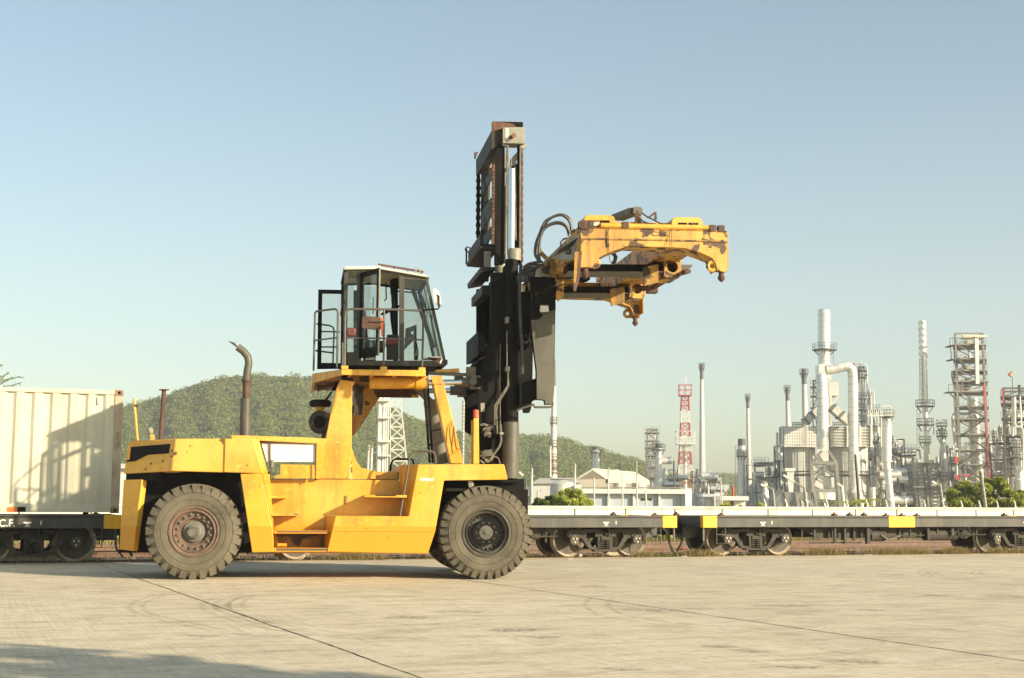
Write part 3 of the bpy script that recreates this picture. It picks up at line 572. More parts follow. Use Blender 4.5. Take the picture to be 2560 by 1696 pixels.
# mirrors
mr = MB().prism(C(.1, (655, 668), (820, 676), (832, 690), (832, 795), (815, 806), (655, 792), (642, 775), (645, 690)), (0, .03, 0)).build('mirror', M['brown'], truck, bevel=.012)
MB().tube(C(.07, (735, 718), (860, 722)), .013).tube([C(.07, (860, 722))[0], C(.3, (862, 720))[0]], .013).build('mirror_arm', M['grey'], mr)
MB().prism(C(.2, (838, 680), (856, 690), (858, 760), (850, 870), (838, 862), (832, 760)), (0, .04, 0)).build('reflector', M['orange'], mr)
m2 = MB().prism(C(.6, (1340, 400), (1362, 396), (1392, 425), (1408, 480), (1420, 560), (1412, 578), (1392, 574), (1355, 530), (1338, 460)), (.02, .03, 0)).build('mirror', M['white'], truck, bevel=.01)
MB().tube([C(.33, (1246, 618))[0], C(.45, (1290, 606))[0], C(.55, (1392, 600))[0], C(.58, (1401, 585))[0], C(.58, (1402, 475))[0], C(.6, (1385, 462))[0]], .014, 8).build('mirror_arm', M['black'], m2)
m3 = MB().prism(C(.35, (1290, 1062), (1425, 1072), (1436, 1084), (1420, 1132), (1405, 1138), (1330, 1100), (1288, 1082)), (0, .03, 0)).build('mirror', M['brown'], truck, bevel=.01)
MB().prism(C(.342, (1286, 1060), (1425, 1070), (1425, 1079), (1290, 1070)), (0, .045, 0)).prism(C(.342, (1425, 1070), (1438, 1084), (1420, 1134), (1408, 1130), (1424, 1086)), (0, .045, 0)).build('mirror_rim', M['white'], m3)
MB().tube([C(.33, (1240, 1090))[0], C(.34, (1380, 1094))[0]], .014).build('mirror_arm', M['black'], m3)

# ------------------------------------------------------------------ mast
VN, VX = .80, 3.0          # near and far side of the mast
bk = M['black']
def pr(reg, v, d, *xy): return (P(reg, v, *xy), (0, d, 0))
ms = MB()
def both(reg, d, *xy):
    a = P(reg, VN, *xy); ms.prism(a, (0, d, 0)); ms.prism([Vector((p.x, VX - d, p.z)) for p in a], (0, d, 0))
both('A5', .26, (395, 10), (475, 10), (483, 1505), (372, 1505))
both('A5', .10, (300, 60), (396, 60), (374, 1500), (300, 1500))
both('A4', .16, (648, 470), (690, 470), (690, 1420), (650, 1420))
mast = ms.build('mast', bk, truck, bevel=.008)
ms = MB()
both('A4', .14, (450, 300), (522, 300), (520, 1420), (440, 1420))
both('A4', .12, (600, 500), (640, 500), (636, 1300), (600, 1300))
both('A4', .10, (652, 300), (684, 300), (684, 1400), (650, 1400))
ms.build('inner_mast', bk, mast, bevel=.006)
MB().prism([Vector((p.x, 1.9, p.z)) for p in P('A4', 1.9, (412, 330), (530, 280), (530, 1240), (412, 1240))], (0, .05, 0)).build('mast_web', bk, mast)
# head block
MB().prism(*pr('A4', VN - .12, .34, (512, 142), (700, 142), (718, 150), (718, 298), (512, 292))).build('mast_head', M['palegrey'], mast, bevel=.008)
hd = P('A4', VN, (512, 142), (718, 150), (718, 298), (512, 292)); MB().prism([Vector((p.x, VX - .2, p.z)) for p in hd], (0, .34, 0)).build('mast_head', M['palegrey'], mast, bevel=.008)
MB().prism(*pr('A4', VN - .13, .02, (536, 150), (566, 150), (568, 262), (537, 264))).build('head_stripe', M['offwhite'], mast)
MB().cyl(T('A4', 590, 238, VN - .2), T('A4', 620, 218, VN - .12), .035).build('head_bolt', M['rust'], mast)
MB().prism(*pr('A4', VN - .06, .12, (510, 292), (552, 294), (545, 318), (508, 314))).prism(*pr('A4', VN - .06, .12, (668, 296), (725, 300), (738, 320), (700, 345), (672, 330))).build('head_foot', M['palegrey'], mast)
tpz = P('A4', VN, (415, 88), (700, 95), (700, 150), (470, 186), (415, 186)); pl = MB().prism(tpz, (0, .12, 0)); pl.build('top_plate', M['rust'], mast)
pl2 = P('A4', VN - .01, (515, 92), (700, 96), (700, 142), (640, 140), (625, 112)); MB().prism(pl2, (0, .1, 0)).build('top_plate', bk, mast)
pl3 = P('A4', VX, (250, 374), (283, 374), (262, 428), (250, 428)); MB().prism(pl3, (0, .12, 0)).build('top_plate', M['rust'], mast)
M['mastgrey'] = mat('dark_mast_grey', (.040, .038, .032), (.024, .023, .02), 3, .6, streak=(.07, .06, .045), bump=.05, spec=.2)
def cross(regA, nearpts, mt='mastgrey', name='crossbeam', v0=VN, v1=VX, d=.0):
    a = P(regA, v0, *nearpts); return MB().loft(a, [Vector((p.x, v1, p.z)) for p in a]).build(name, M[mt], mast, bevel=.006)
cross('A4', ((400, 184), (510, 150), (512, 300), (402, 352)), 'mastgrey', v1=3.05)
cross('A4', ((300, 1140), (330, 1140), (330, 1232), (480, 1236), (492, 1262), (300, 1240)), 'mastgrey', v0=1.2, v1=3.1)
cross('A4', ((290, 1245), (485, 1262), (470, 1290), (300, 1275)), 'mastgrey', v0=1.0, v1=3.1)
cross('A5', ((228, 22), (330, 22), (335, 42), (232, 60)), 'mastgrey', v0=1.0, v1=3.1)
cross('A5', ((212, 470), (300, 560), (300, 620), (212, 640)), 'black', v0=1.0, v1=2.9)
cross('A5', ((240, 150), (300, 150), (300, 215), (240, 215)), 'mastgrey', v0=1.2, v1=2.9)
for y0, y1 in ((600, 640), (860, 980), (1130, 1180)): cross('A4', ((398, y0 - 60), (410, y0 - 60), (410, y1), (398, y1)), 'mastgrey', v0=1.4, v1=2.9)
MB().ring(T('A4', 185, 1285, 3.1), (0, 1, 0), .05, .012, 16, 6).box(T('A4', 165, 1420, 3.1), T('A4', 178, 1280, 3.14)).build('lifting_eye', bk, mast)
MB().loft(P('A4', 1.05, (335, 1300), (402, 1300), (400, 1450), (335, 1450)), P('A4', 1.5, (335, 1300), (402, 1300), (400, 1450), (335, 1450))).build('guide_block', M['palegrey'], mast)
MB().loft(P('A4', 2.2, (335, 640), (395, 615), (392, 800), (340, 850)), P('A4', 2.25, (335, 640), (395, 615), (392, 800), (340, 850))).loft(P('A4', 2.2, (335, 1000), (395, 930), (392, 1130), (340, 1090)), P('A4', 2.25, (335, 1000), (395, 930), (392, 1130), (340, 1090))).build('tie_plate', M['grey'], mast)
# lift cylinders
for dv in (0, 1.75):
    v = VN + .12 + dv; x = lambda a: T('A4', a, 900, VN + .12).x
    xr = x(581); z = lambda y: T('A4', 581, y, VN + .12).z
    rod = MB().cyl((xr, v - .14, z(552)), (xr, v - .14, z(1300)), .078, n=20).build('lift_rod', M['chrome'], mast)
    MB().cyl((xr + .06, v - .14, z(1292)), (xr + .06, v - .14, z(1400)), .125, n=20).build('cylinder_gland', M['palegrey'], mast)
    zz = T('A5', 440, 1118, VN).z; z0 = T('A5', 440, 1502, VN).z; xc = T('A5', 436, 1300, VN - .1).x; xt = T('A5', 447, 300, VN - .1).x
    MB().cyl((xt, v - .16, z(1395)), (xc + .02, v - .16, zz), .12, .135, n=20).build('lift_cylinder', bk, mast)
    MB().cyl((xc + .02, v - .17, zz + .02), (xc, v - .17, z0), .145, .16, n=22).build('cylinder_sleeve', M['grey'], mast)
MB().prism(*pr('A4', VN + .05, .15, (590, 432), (640, 380), (655, 380), (655, 430), (632, 470), (645, 490), (620, 515), (585, 510))).prism(*pr('A4', VN + .02, .12, (575, 515), (612, 515), (612, 556), (575, 550))).build('rod_head', M['palegrey'], mast)
pi_ = MB()
for x0, x1, y0, y1, mtv in ((552, 530, 300, 1400, 0), (558, 556, 300, 1340, .02), (674, 664, 300, 1380, 0), (623, 628, 520, 1200, 0)):
    pi_.tube([T('A4', x0, y0, VN - .05), T('A4', x1 + 4, y1, VN - .05)], .017, 6)
pi_.build('guide_pipe', M['hosepale'], mast)
# leaf chains with links
def chain(x0, y0, x1, y1, v, mt, wd=.05, reg='A4'):
    a, b = T(reg, x0, y0, v), T(reg, x1, y1, v); n = int((b - a).length / .075); k = MB()
    for i in range(n):
        p = a.lerp(b, (i + .5) / n); q = (b - a).normalized() * .034
        k.obox(p, (wd / 2, 0, 0), q, (0, .03, 0)) if False else k.obox(p, Vector((wd * (.62 if i % 2 else .46), 0, 0)), Vector((0, .04 if i % 2 else .03, 0)), q)
    k.build('lift_chain', M[mt], mast, smooth=0)
chain(432, 490, 428, 1190, 1.7, 'rust', .07); chain(284, 590, 280, 1180, 3.0, 'black', .07); chain(686, 350, 686, 1400, VN - .02, 'rust', .045); chain(655, 470, 640, 1500, 2.7, 'black', .04)
MB().prism(*pr('A4', 1.65, .1, (410, 1165), (458, 1165), (458, 1235), (412, 1235))).build('chain_anchor', M['rust'], mast)
# lower mast brackets
br = MB()
for v in (VN - .03, VX - .1):
    a = P('A5', VN - .03, (280, 575), (372, 570), (374, 1320), (335, 1200), (225, 1140), (215, 1130), (218, 900), (205, 870), (240, 730), (262, 655)); br.prism([Vector((p.x, v, p.z)) for p in a], (0, .13, 0))
br.build('mast_bracket', bk, mast, bevel=.006)
MB().loft(P('A5', 2.2, (128, 880), (215, 880), (215, 1130), (128, 1145)), P('A5', 2.9, (128, 880), (215, 880), (215, 1130), (128, 1145))).loft(P('A5', 1.2, (160, 720), (265, 655), (215, 890), (150, 800)), P('A5', 2.9, (180, 640), (265, 600), (215, 890), (150, 800))).build('rear_bracket', bk, mast, bevel=.006)
MB().loft(P('A5', 2.9, (103, 905), (140, 950), (148, 955), (148, 1010), (128, 1005), (118, 940)), P('A5', 3.0, (103, 905), (140, 950), (148, 955), (148, 1010), (128, 1005), (118, 940))).build('bracket_plate', M['grey'], mast)
for q_ in ([(178, 650), (270, 570)], [(165, 720), (262, 650)]):
    a, b = P('A5', 2.4, q_[0])[0], P('A5', 1.0, q_[1])[0]; MB().bar(a, b, .06, .03).build('bracket_rib', M['grey'], mast)
MB().cyl(T('A5', 260, 736, VN - .06), T('A5', 260, 736, VN), .055).cyl(T('A5', 210, 830, VN - .1), T('A5', 210, 830, VN + .2), .09).build('pivot_pin', bk, mast)
MB().prism(*pr('A5', VN - .04, .01, (228, 975), (257, 974), (258, 1034), (230, 1036))).build('data_label', M['palegrey'], mast)
MB().loft(P('A5', 1.0, (215, 1210), (385, 1200), (385, 1500), (215, 1500)), P('A5', 2.6, (215, 1210), (385, 1200), (385, 1500), (215, 1500))).build('mast_foot', M['well'], mast)
MB().loft(P('A3', .5, (1900, 640), (2212, 640), (2216, 660), (1900, 662)), P('A3', 3.2, (1900, 640), (2212, 640), (2216, 660), (1900, 662))).loft(P('A3', .62, (1660, 655), (2205, 655), (2205, 745), (2150, 760), (1900, 900), (1660, 800)), P('A3', 3.0, (1660, 655), (2205, 655), (2205, 745), (2150, 760), (1900, 900), (1660, 800))).build('mast_base', M['well'], mast)
hs = MB()
hs.tube(P('A5', VN - .2, (412, 465), (412, 730), (420, 760), (418, 850), (400, 880), (328, 990), (326, 1130)), .014, 6)
hs.tube(P('A5', VN - .2, (416, 740), (424, 850), (408, 885), (344, 985), (338, 1040), (346, 1190)), .014, 6)
hs.tube(P('A5', VN - .15, (367, 1125), (370, 1190), (372, 1240), (360, 1280), (330, 1320), (296, 1370)), .022, 6)
hs.tube(P('A5', VN - .1, (310, 1355), (335, 1350), (355, 1365), (364, 1400)), .014, 6)
hs.tube(P('A5', VN - .1, (366, 560), (364, 900), (366, 1125)), .01, 6)
hs.build('hydraulic_pipe', M['hosepale'], mast)
MB().box(T('A5', 404, 412, VN - .26), T('A5', 418, 378, VN - .1)).box(T('A5', 405, 750, VN - .26), T('A5', 424, 725, VN - .1)).box(T('A5', 364, 1195, VN - .2), T('A5', 383, 1180, VN - .1)).build('pipe_clamp', M['palegrey'], mast)
rnd = random.Random(4); hv = MB()
for i in range(22):
    x, y = rnd.uniform(225, 320), rnd.uniform(1125, 1215); v = rnd.uniform(.6, .9)
    hv.tube(P('A5', v, (x, y), (x + 20, y - 8), (min(335, x + 45), y + rnd.uniform(-14, 10))), rnd.uniform(.012, .03), 6)
for i in range(16):
    x, y = rnd.uniform(222, 290), rnd.uniform(1300, 1385); v = rnd.uniform(.5, .8)
    hv.tube(P('A5', v, (x, y), (x + 14, y + 12), (x + 30, y + rnd.uniform(-14, 22))), rnd.uniform(.01, .025), 6)
hv.build('valve_hoses', M['hosepale'], mast)
MB().prism(*pr('A5', .6, .2, (252, 1305), (308, 1298), (310, 1345), (255, 1350))).prism(*pr('A5', .6, .1, (232, 1335), (242, 1330), (258, 1362), (248, 1366))).build('valve_block', M['grey'], mast)

# ------------------------------------------------------------------ carriage
VCA, VCB = .30, 2.75
cg = MB()
for v in (VCA, VCB):
    a = P('A5', VCA, (580, 90), (752, 95), (754, 330), (752, 330), (745, 880), (738, 950), (724, 985), (682, 985), (676, 955), (620, 950), (620, 745), (598, 570), (580, 400)); cg.prism([Vector((p.x, v, p.z)) for p in a], (0, .14, 0))
car = cg.build('carriage', M['black'], truck, bevel=.008)
face = MB().prism(P('A5', VCA - .012, (580, 395), (640, 388), (690, 340), (716, 330), (750, 322), (745, 880), (738, 950), (724, 982), (682, 982), (676, 952), (622, 948), (621, 745), (599, 570)), (0, .01, 0)); face.build('carriage_plate', M['grey'], car)
MB().prism(P('A5', VCA - .03, (610, 110), (720, 112), (720, 300), (605, 305)), (0, .025, 0)).build('carriage_plate', M['black'], car)
MB().cyl(T('A5', 672, 155, VCA - .07), T('A5', 672, 155, VCA), .17, n=24).cyl(T('A5', 672, 150, VCA - .11), T('A5', 672, 150, VCA), .08, n=20).build('pivot_boss', M['black'], car)
MB().loft(P('A5', .5, (500, 840), (620, 800), (620, 950), (500, 1000)), P('A5', 2.7, (500, 840), (620, 800), (620, 950), (500, 1000))).loft(P('A5', .5, (470, 200), (585, 190), (585, 520), (540, 610), (480, 560)), P('A5', 2.7, (470, 200), (585, 190), (585, 520), (540, 610), (480, 560))).build('carriage_beam', M['black'], car, bevel=.006)
MB().loft(P('A5', .9, (472, 620), (520, 600), (522, 770), (490, 780)), P('A5', 1.1, (472, 620), (520, 600), (522, 770), (490, 780))).build('carriage_roller', M['grey'], car)
MB().tube(P('A5', VCA, (600, 985), (605, 1004), (700, 1004), (728, 1000), (736, 970)), .02, 6).tube(P('A5', VCA, (480, 1030), (520, 1010), (600, 985)), .02, 6).build('lower_hook', M['grey'], car)
lm = MB().prism(P('A5', VCA - .12, (648, 290), (702, 292), (707, 334), (650, 338), (643, 325)), (0, .06, 0)).build('work_lamp', M['lamp'], car, bevel=.01)
MB().prism(P('A5', VCA - .06, (645, 286), (706, 288), (711, 338), (648, 342)), (0, .03, 0)).bar(T('A5', 668, 340, VCA - .05), T('A5', 660, 352, VCA - .02), .04, .03).build('lamp_housing', M['grey'], lm)
cb2 = MB()
rnd = random.Random(9)
for i in range(10):
    cb2.tube(P('A5', .35 + .18 * i, (488 + 12 * i, 128), (486 + 13 * i, 90), (500 + 12 * i, 62 - i), (540 + 10 * i, 40 - 3 * i), (620 + 6 * i, 20)), .016, 6)
for i in range(9):
    y = rnd.uniform(480, 610); x = rnd.uniform(515, 545); cb2.tube(P('A5', .35 + .1 * i, (x, y), (x + 20, y + 15), (x + 45, y - 10), (575, y - 60)), .015, 6)
cb2.tube(P('A5', .25, (510, 0), (500, 200), (508, 480), (515, 560), (520, 770)), .03, 6)
cb2.build('hose', M['rubberhose'], car)

# ------------------------------------------------------------------ spreader
V0, V1 = -2.60, 3.60
Q = lambda v, *xy: P('A6', v, *xy)
outer = [(645, 378), (1400, 395), (2190, 415), (2197, 828), (2165, 850), (2085, 830), (2068, 760), (2030, 700), (1900, 640), (1750, 597), (1560, 585), (1140, 575), (1000, 620), (860, 680), (815, 715), (835, 770), (760, 800), (657, 797)]
sp = Q(V0, *outer)
spreader = MB().prism(sp, (0, .14, 0)).build('spreader', M['yellow_worn'], truck, bevel=.008)
MB().prism([Vector((p.x, V1 - .14, p.z)) for p in sp], (0, .14, 0)).build('end_frame', M['yellow_worn'], spreader, bevel=.008)
for v in (V0, V1 - .42):
    a = Q(V0, (648, 378), (2190, 414), (2190, 420), (648, 384)); b = [Vector((p.x, v + .42, p.z)) for p in a]; a = [Vector((p.x, v - .015, p.z)) for p in a]
    k = MB().loft(a, b)
    und = Q(V0, (660, 782), (830, 700), (1000, 622), (1140, 577), (1750, 599), (2030, 702), (2072, 765), (2088, 832), (2088, 822), (2078, 755), (2034, 690), (1752, 587), (1140, 565), (998, 610), (826, 690), (655, 770))
    k.loft([Vector((p.x, v + .1, p.z)) for p in und], [Vector((p.x, v + .42, p.z)) for p in und])
    for xx in (652, 2192): q_ = Q(V0, (xx, 420), (xx, 800)); k.box((q_[0].x - .012, v, q_[1].z), (q_[0].x + .012, v + .42, q_[0].z))
    k.build('flange', M['yellow_worn'], spreader, bevel=.004)
MB().bar(Q(V0 - .008, (648, 492))[0], Q(V0 - .008, (2195, 524))[0], .02, .022).build('seam', M['yellow_dark'], spreader)
# lettering
tc_ = Q(V0 - .004, (1432, 446))[0]
text_mesh('TCM', .105, .002, M['brown'], 'lettering', spreader, Matrix.Translation(tc_) @ Matrix.Rotation(math.radians(90), 4, 'X'), 1.7)
def zx(x, y): p = Q(V0, (x, y))[0]; return p.x, p.z
# corner twistlocks and guide rings
for v in (V0 + .07, V1 - .1):
    for (x, y), (xr_, yr_) in (((700, 815), (797, 750)), ((2140, 850), (2036, 782))):
        ux, uz = zx(x, y); tw = MB().box((ux - .08, v - .05, uz + .02), (ux + .08, v + .07, uz + .06)).cyl((ux, v, uz + .03), (ux, v, uz - .05), .045, n=14).lathe((ux, v, uz - .05), (0, 0, -1), [(.045, 0), (.062, .02), (.055, .06), (.015, .10)], 14).build('twistlock', M['brown'], spreader)
        rx, rz = zx(xr_, yr_); MB().ring((rx, v - .02, rz), (0, 1, 0), .068, .032, 22, 8).build('guide_ring', M['yellow_worn'], spreader)
# longitudinal box girders with their rounded heads
def girder(x0, x1, yt, yb):
    a = Q(V0, (x0, yt + 45), (x0 + 18, yt + 14), (x0 + 55, yt), (x1 - 50, yt + 3), (x1 - 15, yt + 20), (x1, yt + 60), (x1, 375), (x0, 365))
    g_ = MB().loft([p + Y0_ * .10 for p in a], [Vector((p.x, V0 + .55, p.z)) for p in a]).loft([Vector((p.x, V1 - .5, p.z)) for p in a], [Vector((p.x, V1 - .1, p.z)) for p in a]).build('girder_head', Yl, spreader, bevel=.01)
    b = Q(V0, (x0 + 10, 300), (x1 - 10, 308), (x1 - 10, yb), (x0 + 10, yb)); MB().loft([Vector((p.x, V0 + .3, p.z)) for p in b], [Vector((p.x, V1 - .3, p.z)) for p in b]).build('girder', M['yellow_worn'], spreader, bevel=.01)
    return g_
girder(688, 1022, 230, 560); girder(1618, 1950, 254, 575)
for x0, x1, y0, y1, xi in ((742, 845, 288, 340, 0), (858, 960, 290, 342, 1), (1690, 1780, 314, 354, 1), (1800, 1900, 314, 354, 0)):
    MB().prism([p + Y0_ * .09 for p in Q(V0, (x0, y0), (x1, y0), (x1, y1), (x0, y1))], (0, .03, 0)).build('pocket', M['well'], spreader)
for xx, yy in ((795, 300), (1850, 326)): MB().prism([p + Y0_ * .07 for p in Q(V0, (xx - 38, yy - 10), (xx + 38, yy - 10), (xx + 30, yy + 4), (xx + 8, yy + 4), (xx + 8, yy + 30), (xx - 8, yy + 30), (xx - 8, yy + 4), (xx - 30, yy + 4))], (0, .03, 0)).build('lock_handle', M['rust'], spreader)
a = Q(V0, (1022, 285), (1618, 296), (1618, 380), (1022, 372)); MB().loft([p + Y0_ * .25 for p in a], [p + Y0_ * .5 for p in a]).build('head_beam', Yl, spreader, bevel=.006)
# transverse beams with brackets
for s_ in (V0 + 1.8, V0 + 4.4):
    a = Q(V0, (700, 590), (1765, 600), (1765, 680), (700, 672)); MB().loft([Vector((p.x, s_ - .2, p.z)) for p in a], [Vector((p.x, s_ + .2, p.z)) for p in a]).build('cross_beam', M['black'], spreader, bevel=.006)
    a = Q(V0, (700, 680), (1770, 690), (1770, 698), (700, 688)); MB().loft([Vector((p.x, s_ - .32, p.z)) for p in a], [Vector((p.x, s_ + .32, p.z)) for p in a]).build('beam_flange', M['grey'], spreader)
    k = MB()
    for x0, x1 in ((1765, 1780), (1935, 1955)):
        a = Q(V0, (x0, 560), (x1, 560), (x1, 730), (x0, 755)); k.loft([Vector((p.x, s_ - .34, p.z)) for p in a], [Vector((p.x, s_ + .34, p.z)) for p in a])
    # plate with a round hole between the cheeks
    u0, zt2 = zx(1780, 570); u1, zb2 = zx(1935, 735); cu_, cz_ = (u0 + u1) / 2, zt2 + (zb2 - zt2) * .42; n_ = 20; fr_, bk_ = [], []
    R_ = .10; hole = [(cu_ + R_ * math.cos(2*math.pi*i/n_), cz_ + R_ * math.sin(2*math.pi*i/n_)) for i in range(n_)]
    def edge(i):
        q = 2 * math.pi * i / n_; c_, s2 = math.cos(q), math.sin(q); hx_, hz_ = (u1 - u0) / 2, (zt2 - zb2) / 2; m_ = min(hx_ / max(1e-6, abs(c_)), hz_ / max(1e-6, abs(s2)))
        return (cu_ + c_ * m_, (zt2 + zb2) / 2 + s2 * m_)
    out_ = [edge(i) for i in range(n_)]
    vs_ = [(x, s_ - .34, z) for x, z in hole] + [(x, s_ - .34, z) for x, z in out_] + [(x, s_ - .31, z) for x, z in hole] + [(x, s_ - .31, z) for x, z in out_]
    fs_ = []
    for i in range(n_):
        j = (i + 1) % n_; fs_ += [(i, j, n_ + j, n_ + i), (2*n_ + i, 3*n_ + i, 3*n_ + j, 2*n_ + j), (i, 2*n_ + i, 2*n_ + j, j)]
    k.add(vs_, fs_); k.box((u0, s_ - .34, zb2 - .04), (u1, s_ + .34, zb2))
    k.build('bracket', M['yellow_worn'], spreader)
    ux, uz = zx(1700, 640); MB().loft([Vector(p) for p in ((ux - .28, s_ - .35, uz - .02), (ux, s_ - .35, uz + .05), (ux, s_ - .35, uz - .27), (ux - .26, s_ - .35, uz - .14 - .2))], [Vector(p) for p in ((ux - .28, s_ - .31, uz - .02), (ux, s_ - .31, uz + .05), (ux, s_ - .31, uz - .27), (ux - .26, s_ - .31, uz - .34))]).build('web_plate', M['yellow_dark'], spreader)
# latch arm on the right and the guide flap on the left
ar = MB(); pA = Q(V0 + 1.3, (1775, 838))[0]; pB = Q(V0 + 2.3, (1640, 880))[0]; pC = Q(V0 + 3.2, (1400, 1015))[0]; pD = Q(V0 + 3.6, (1290, 1020))[0]
ar.bar(pA, pB, .10, .06).bar(pB, pC, .10, .05).bar(pC, pD, .06, .10); ar.box(tuple(pC - Vector((.10, .1, .1))), tuple(pC + Vector((.08, .1, .1)))); ar.build('latch_arm', M['rust'], spreader)
pE = Q(V0 + 1.8, (1550, 800), (1600, 768), (1820, 770), (1815, 795), (1730, 828), (1600, 840)); MB().prism(pE, (0, .3, 0)).build('arm_plate', M['grey'], spreader)
MB().prism(Q(V0 - .05, (580, 632), (655, 628), (652, 700), (640, 800), (630, 920), (590, 1055), (562, 1040), (575, 860)), (0, .05, 0)).build('guide_flap', M['brown'], spreader, bevel=.008)
MB().prism(Q(V0 - .07, (578, 635), (620, 632), (606, 780), (598, 900), (575, 1000), (566, 1000), (572, 860)), (0, .02, 0)).build('flap_face', M['yellow_dark'], spreader)
# left face plate of the left girder, with slots
a = [Q(V0 + .3, (632, 430))[0], Q(V0 + .3, (632, 620))[0], Q(V0 + .9, (510, 728))[0], Q(V0 + 2.1, (312, 700))[0], Q(V0 + 2.0, (320, 680))[0]]
MB().prism(a, (.04, 0, 0)).build('slope_plate', M['palegrey'], spreader)
MB().ring(Q(V0 + .85, (500, 632))[0], (.3, 1, 0), .04, .012, 14, 6).ring(Q(V0 + .8, (525, 630))[0], (.3, 1, 0), .04, .012, 14, 6).build('plate_slot', M['brown'], spreader)
# rotator and link between carriage and spreader
rt_ = MB().loft(Q(.2, (318, 700), (455, 692), (500, 735), (500, 850), (440, 870), (300, 872)), Q(.9, (318, 700), (455, 692), (500, 735), (500, 850), (440, 870), (300, 872)))
rt_.loft(Q(.3, (215, 800), (320, 700), (320, 880), (240, 860)), Q(1.2, (215, 800), (320, 700), (320, 880), (240, 860))).build('rotator', M['yellow_dark'], spreader, bevel=.01)
MB().cyl(Q(.5, (400, 860))[0], Q(.5, (470, 868))[0], .16).cyl(Q(.4, (455, 775))[0], Q(.2, (640, 790))[0], .09).cyl(Q(.4, (520, 770))[0], Q(.4, (560, 772))[0], .15).build('link_cylinder', M['yellow_dark'], spreader)
MB().loft(Q(.2, (500, 820), (745, 845), (740, 930), (700, 955), (640, 960), (512, 900)), Q(1.2, (500, 820), (745, 845), (740, 930), (700, 955), (640, 960), (512, 900))).build('link_block', M['black'], spreader)
MB().loft(Q(.3, (385, 940), (470, 920), (465, 1100), (400, 1165), (385, 1120)), Q(.4, (385, 940), (470, 920), (465, 1100), (400, 1165), (385, 1120))).loft(Q(.6, (470, 925), (680, 930), (680, 972), (470, 972)), Q(1.0, (470, 925), (680, 930), (680, 972), (470, 972))).build('link_plate', M['yellow_worn'], spreader)
# hydraulics on top
tb = MB().tube(Q(V0 + .03, (850, 355), (1500, 372), (2020, 380)), .045, 10).build('side_cylinder', Yl, spreader)
tj = MB()
for x, y, s2 in ((1110, 355, .05), (2030, 388, .05), (2120, 392, .05), (680, 352, .07), (740, 352, .05), (650, 350, .05)): p = Q(V0 + .03, (x, y))[0]; tj.box(tuple(p - Vector((s2, .06, s2))), tuple(p + Vector((s2, .06, s2)))); tj.ring(p, (0, 1, .2), .05, .015, 10, 5)
tj.build('fitting', M['brown'], spreader)
p = Q(V0 + .02, (760, 350), (790, 320), (830, 315), (850, 335), (800, 362)); MB().prism(p, (0, .1, 0)).build('rag', M['offwhite'], spreader)
lv = MB().loft(Q(V0 + .2, (1200, 158), (1278, 160), (1282, 225), (1240, 262), (1190, 220)), Q(V0 + .45, (1200, 158), (1278, 160), (1282, 225), (1240, 262), (1190, 220)))
lv.bar(Q(V0 + .3, (1225, 200))[0], Q(V0 + 1.6, (1030, 275))[0], .22, .10); lv.build('top_lever', M['grey'], spreader, bevel=.006)
MB().prism(Q(V0 + .18, (1225, 225), (1280, 225), (1290, 348), (1228, 345)), (0, .1, 0)).build('lever_post', M['yellow_worn'], spreader)
MB().prism(Q(V0 + .5, (1340, 275), (1420, 212), (1442, 212), (1448, 290), (1425, 290), (1425, 235), (1375, 272)), (0, .04, 0)).build('top_bracket', M['brown'], spreader)
hs = MB()
for pl in ([(1235, 200), (1260, 270), (1300, 312), (1360, 335), (1440, 342)], [(1285, 220), (1340, 262), (1420, 300), (1480, 335), (1560, 345)], [(1240, 215), (1262, 290), (1285, 330)], [(1160, 195), (1120, 250), (1175, 240)]): hs.tube(Q(V0 + .15, *pl), .013, 6)
hs.tube(Q(V0 + .02, (620, 400), (605, 385), (620, 370), (645, 378)), .012, 6)
hs.tube(Q(V0 - .02, (940, 378), (930, 430), (935, 560), (945, 700), (955, 745)), .006, 5).tube(Q(V0 - .02, (922, 385), (918, 500), (925, 590)), .005, 5).tube(Q(V0 - .02, (1590, 395), (1560, 500), (1540, 570)), .004, 5).tube(Q(V0 - .02, (1600, 395), (1598, 580)), .004, 5).tube(Q(V0 + .1, (1590, 580), (1570, 640), (1480, 700)), .005, 5)
hs.tube(Q(V0 + .5, (960, 640), (990, 655), (1012, 690), (1000, 740), (975, 760)), .035, 8)
hs.build('hose', M['rubberhose'], spreader)
hp = MB()
for k, pl in enumerate(([(195, 730), (160, 660), (165, 560), (200, 460), (260, 350), (330, 275), (430, 240), (500, 262), (535, 310), (550, 412)],
           [(205, 735), (175, 650), (172, 560), (215, 440), (262, 385), (330, 335), (410, 325), (470, 345), (510, 390), (525, 430)],
           [(215, 735), (180, 620), (205, 520), (250, 400), (330, 345), (420, 335), (490, 375), (520, 470)],
           [(190, 720), (168, 640), (180, 540), (240, 360), (300, 290), (420, 245), (490, 275), (530, 330), (545, 410)],
           [(210, 740), (200, 650), (205, 560), (235, 410), (300, 350), (400, 320), (480, 352), (530, 440)])):
    pts = Q(-.2 - .08 * k, *pl); sm = []
    for i in range(len(pts) - 1):                      # Catmull-Rom
        a0, a1, a2, a3 = pts[max(i-1, 0)], pts[i], pts[i+1], pts[min(i+2, len(pts)-1)]
        for j in range(4):
            s_ = j / 4; sm.append(.5 * ((2*a1) + (a2-a0)*s_ + (2*a0-5*a1+4*a2-a3)*s_*s_ + (3*a1-a0-3*a2+a3)*s_**3))
    hp.tube(sm + [pts[-1]], .024, 8)
for s_ in range(5): hp.tube(Q(V0 + .3 + .1 * s_, (640, 470 + s_ * 8), (540, 540 + s_ * 9), (440, 600 + s_ * 9), (330, 690)), .014, 6)
hp.tube(Q(-.2, (500, 490), (460, 500), (432, 530), (430, 580), (450, 590)), .016, 6)
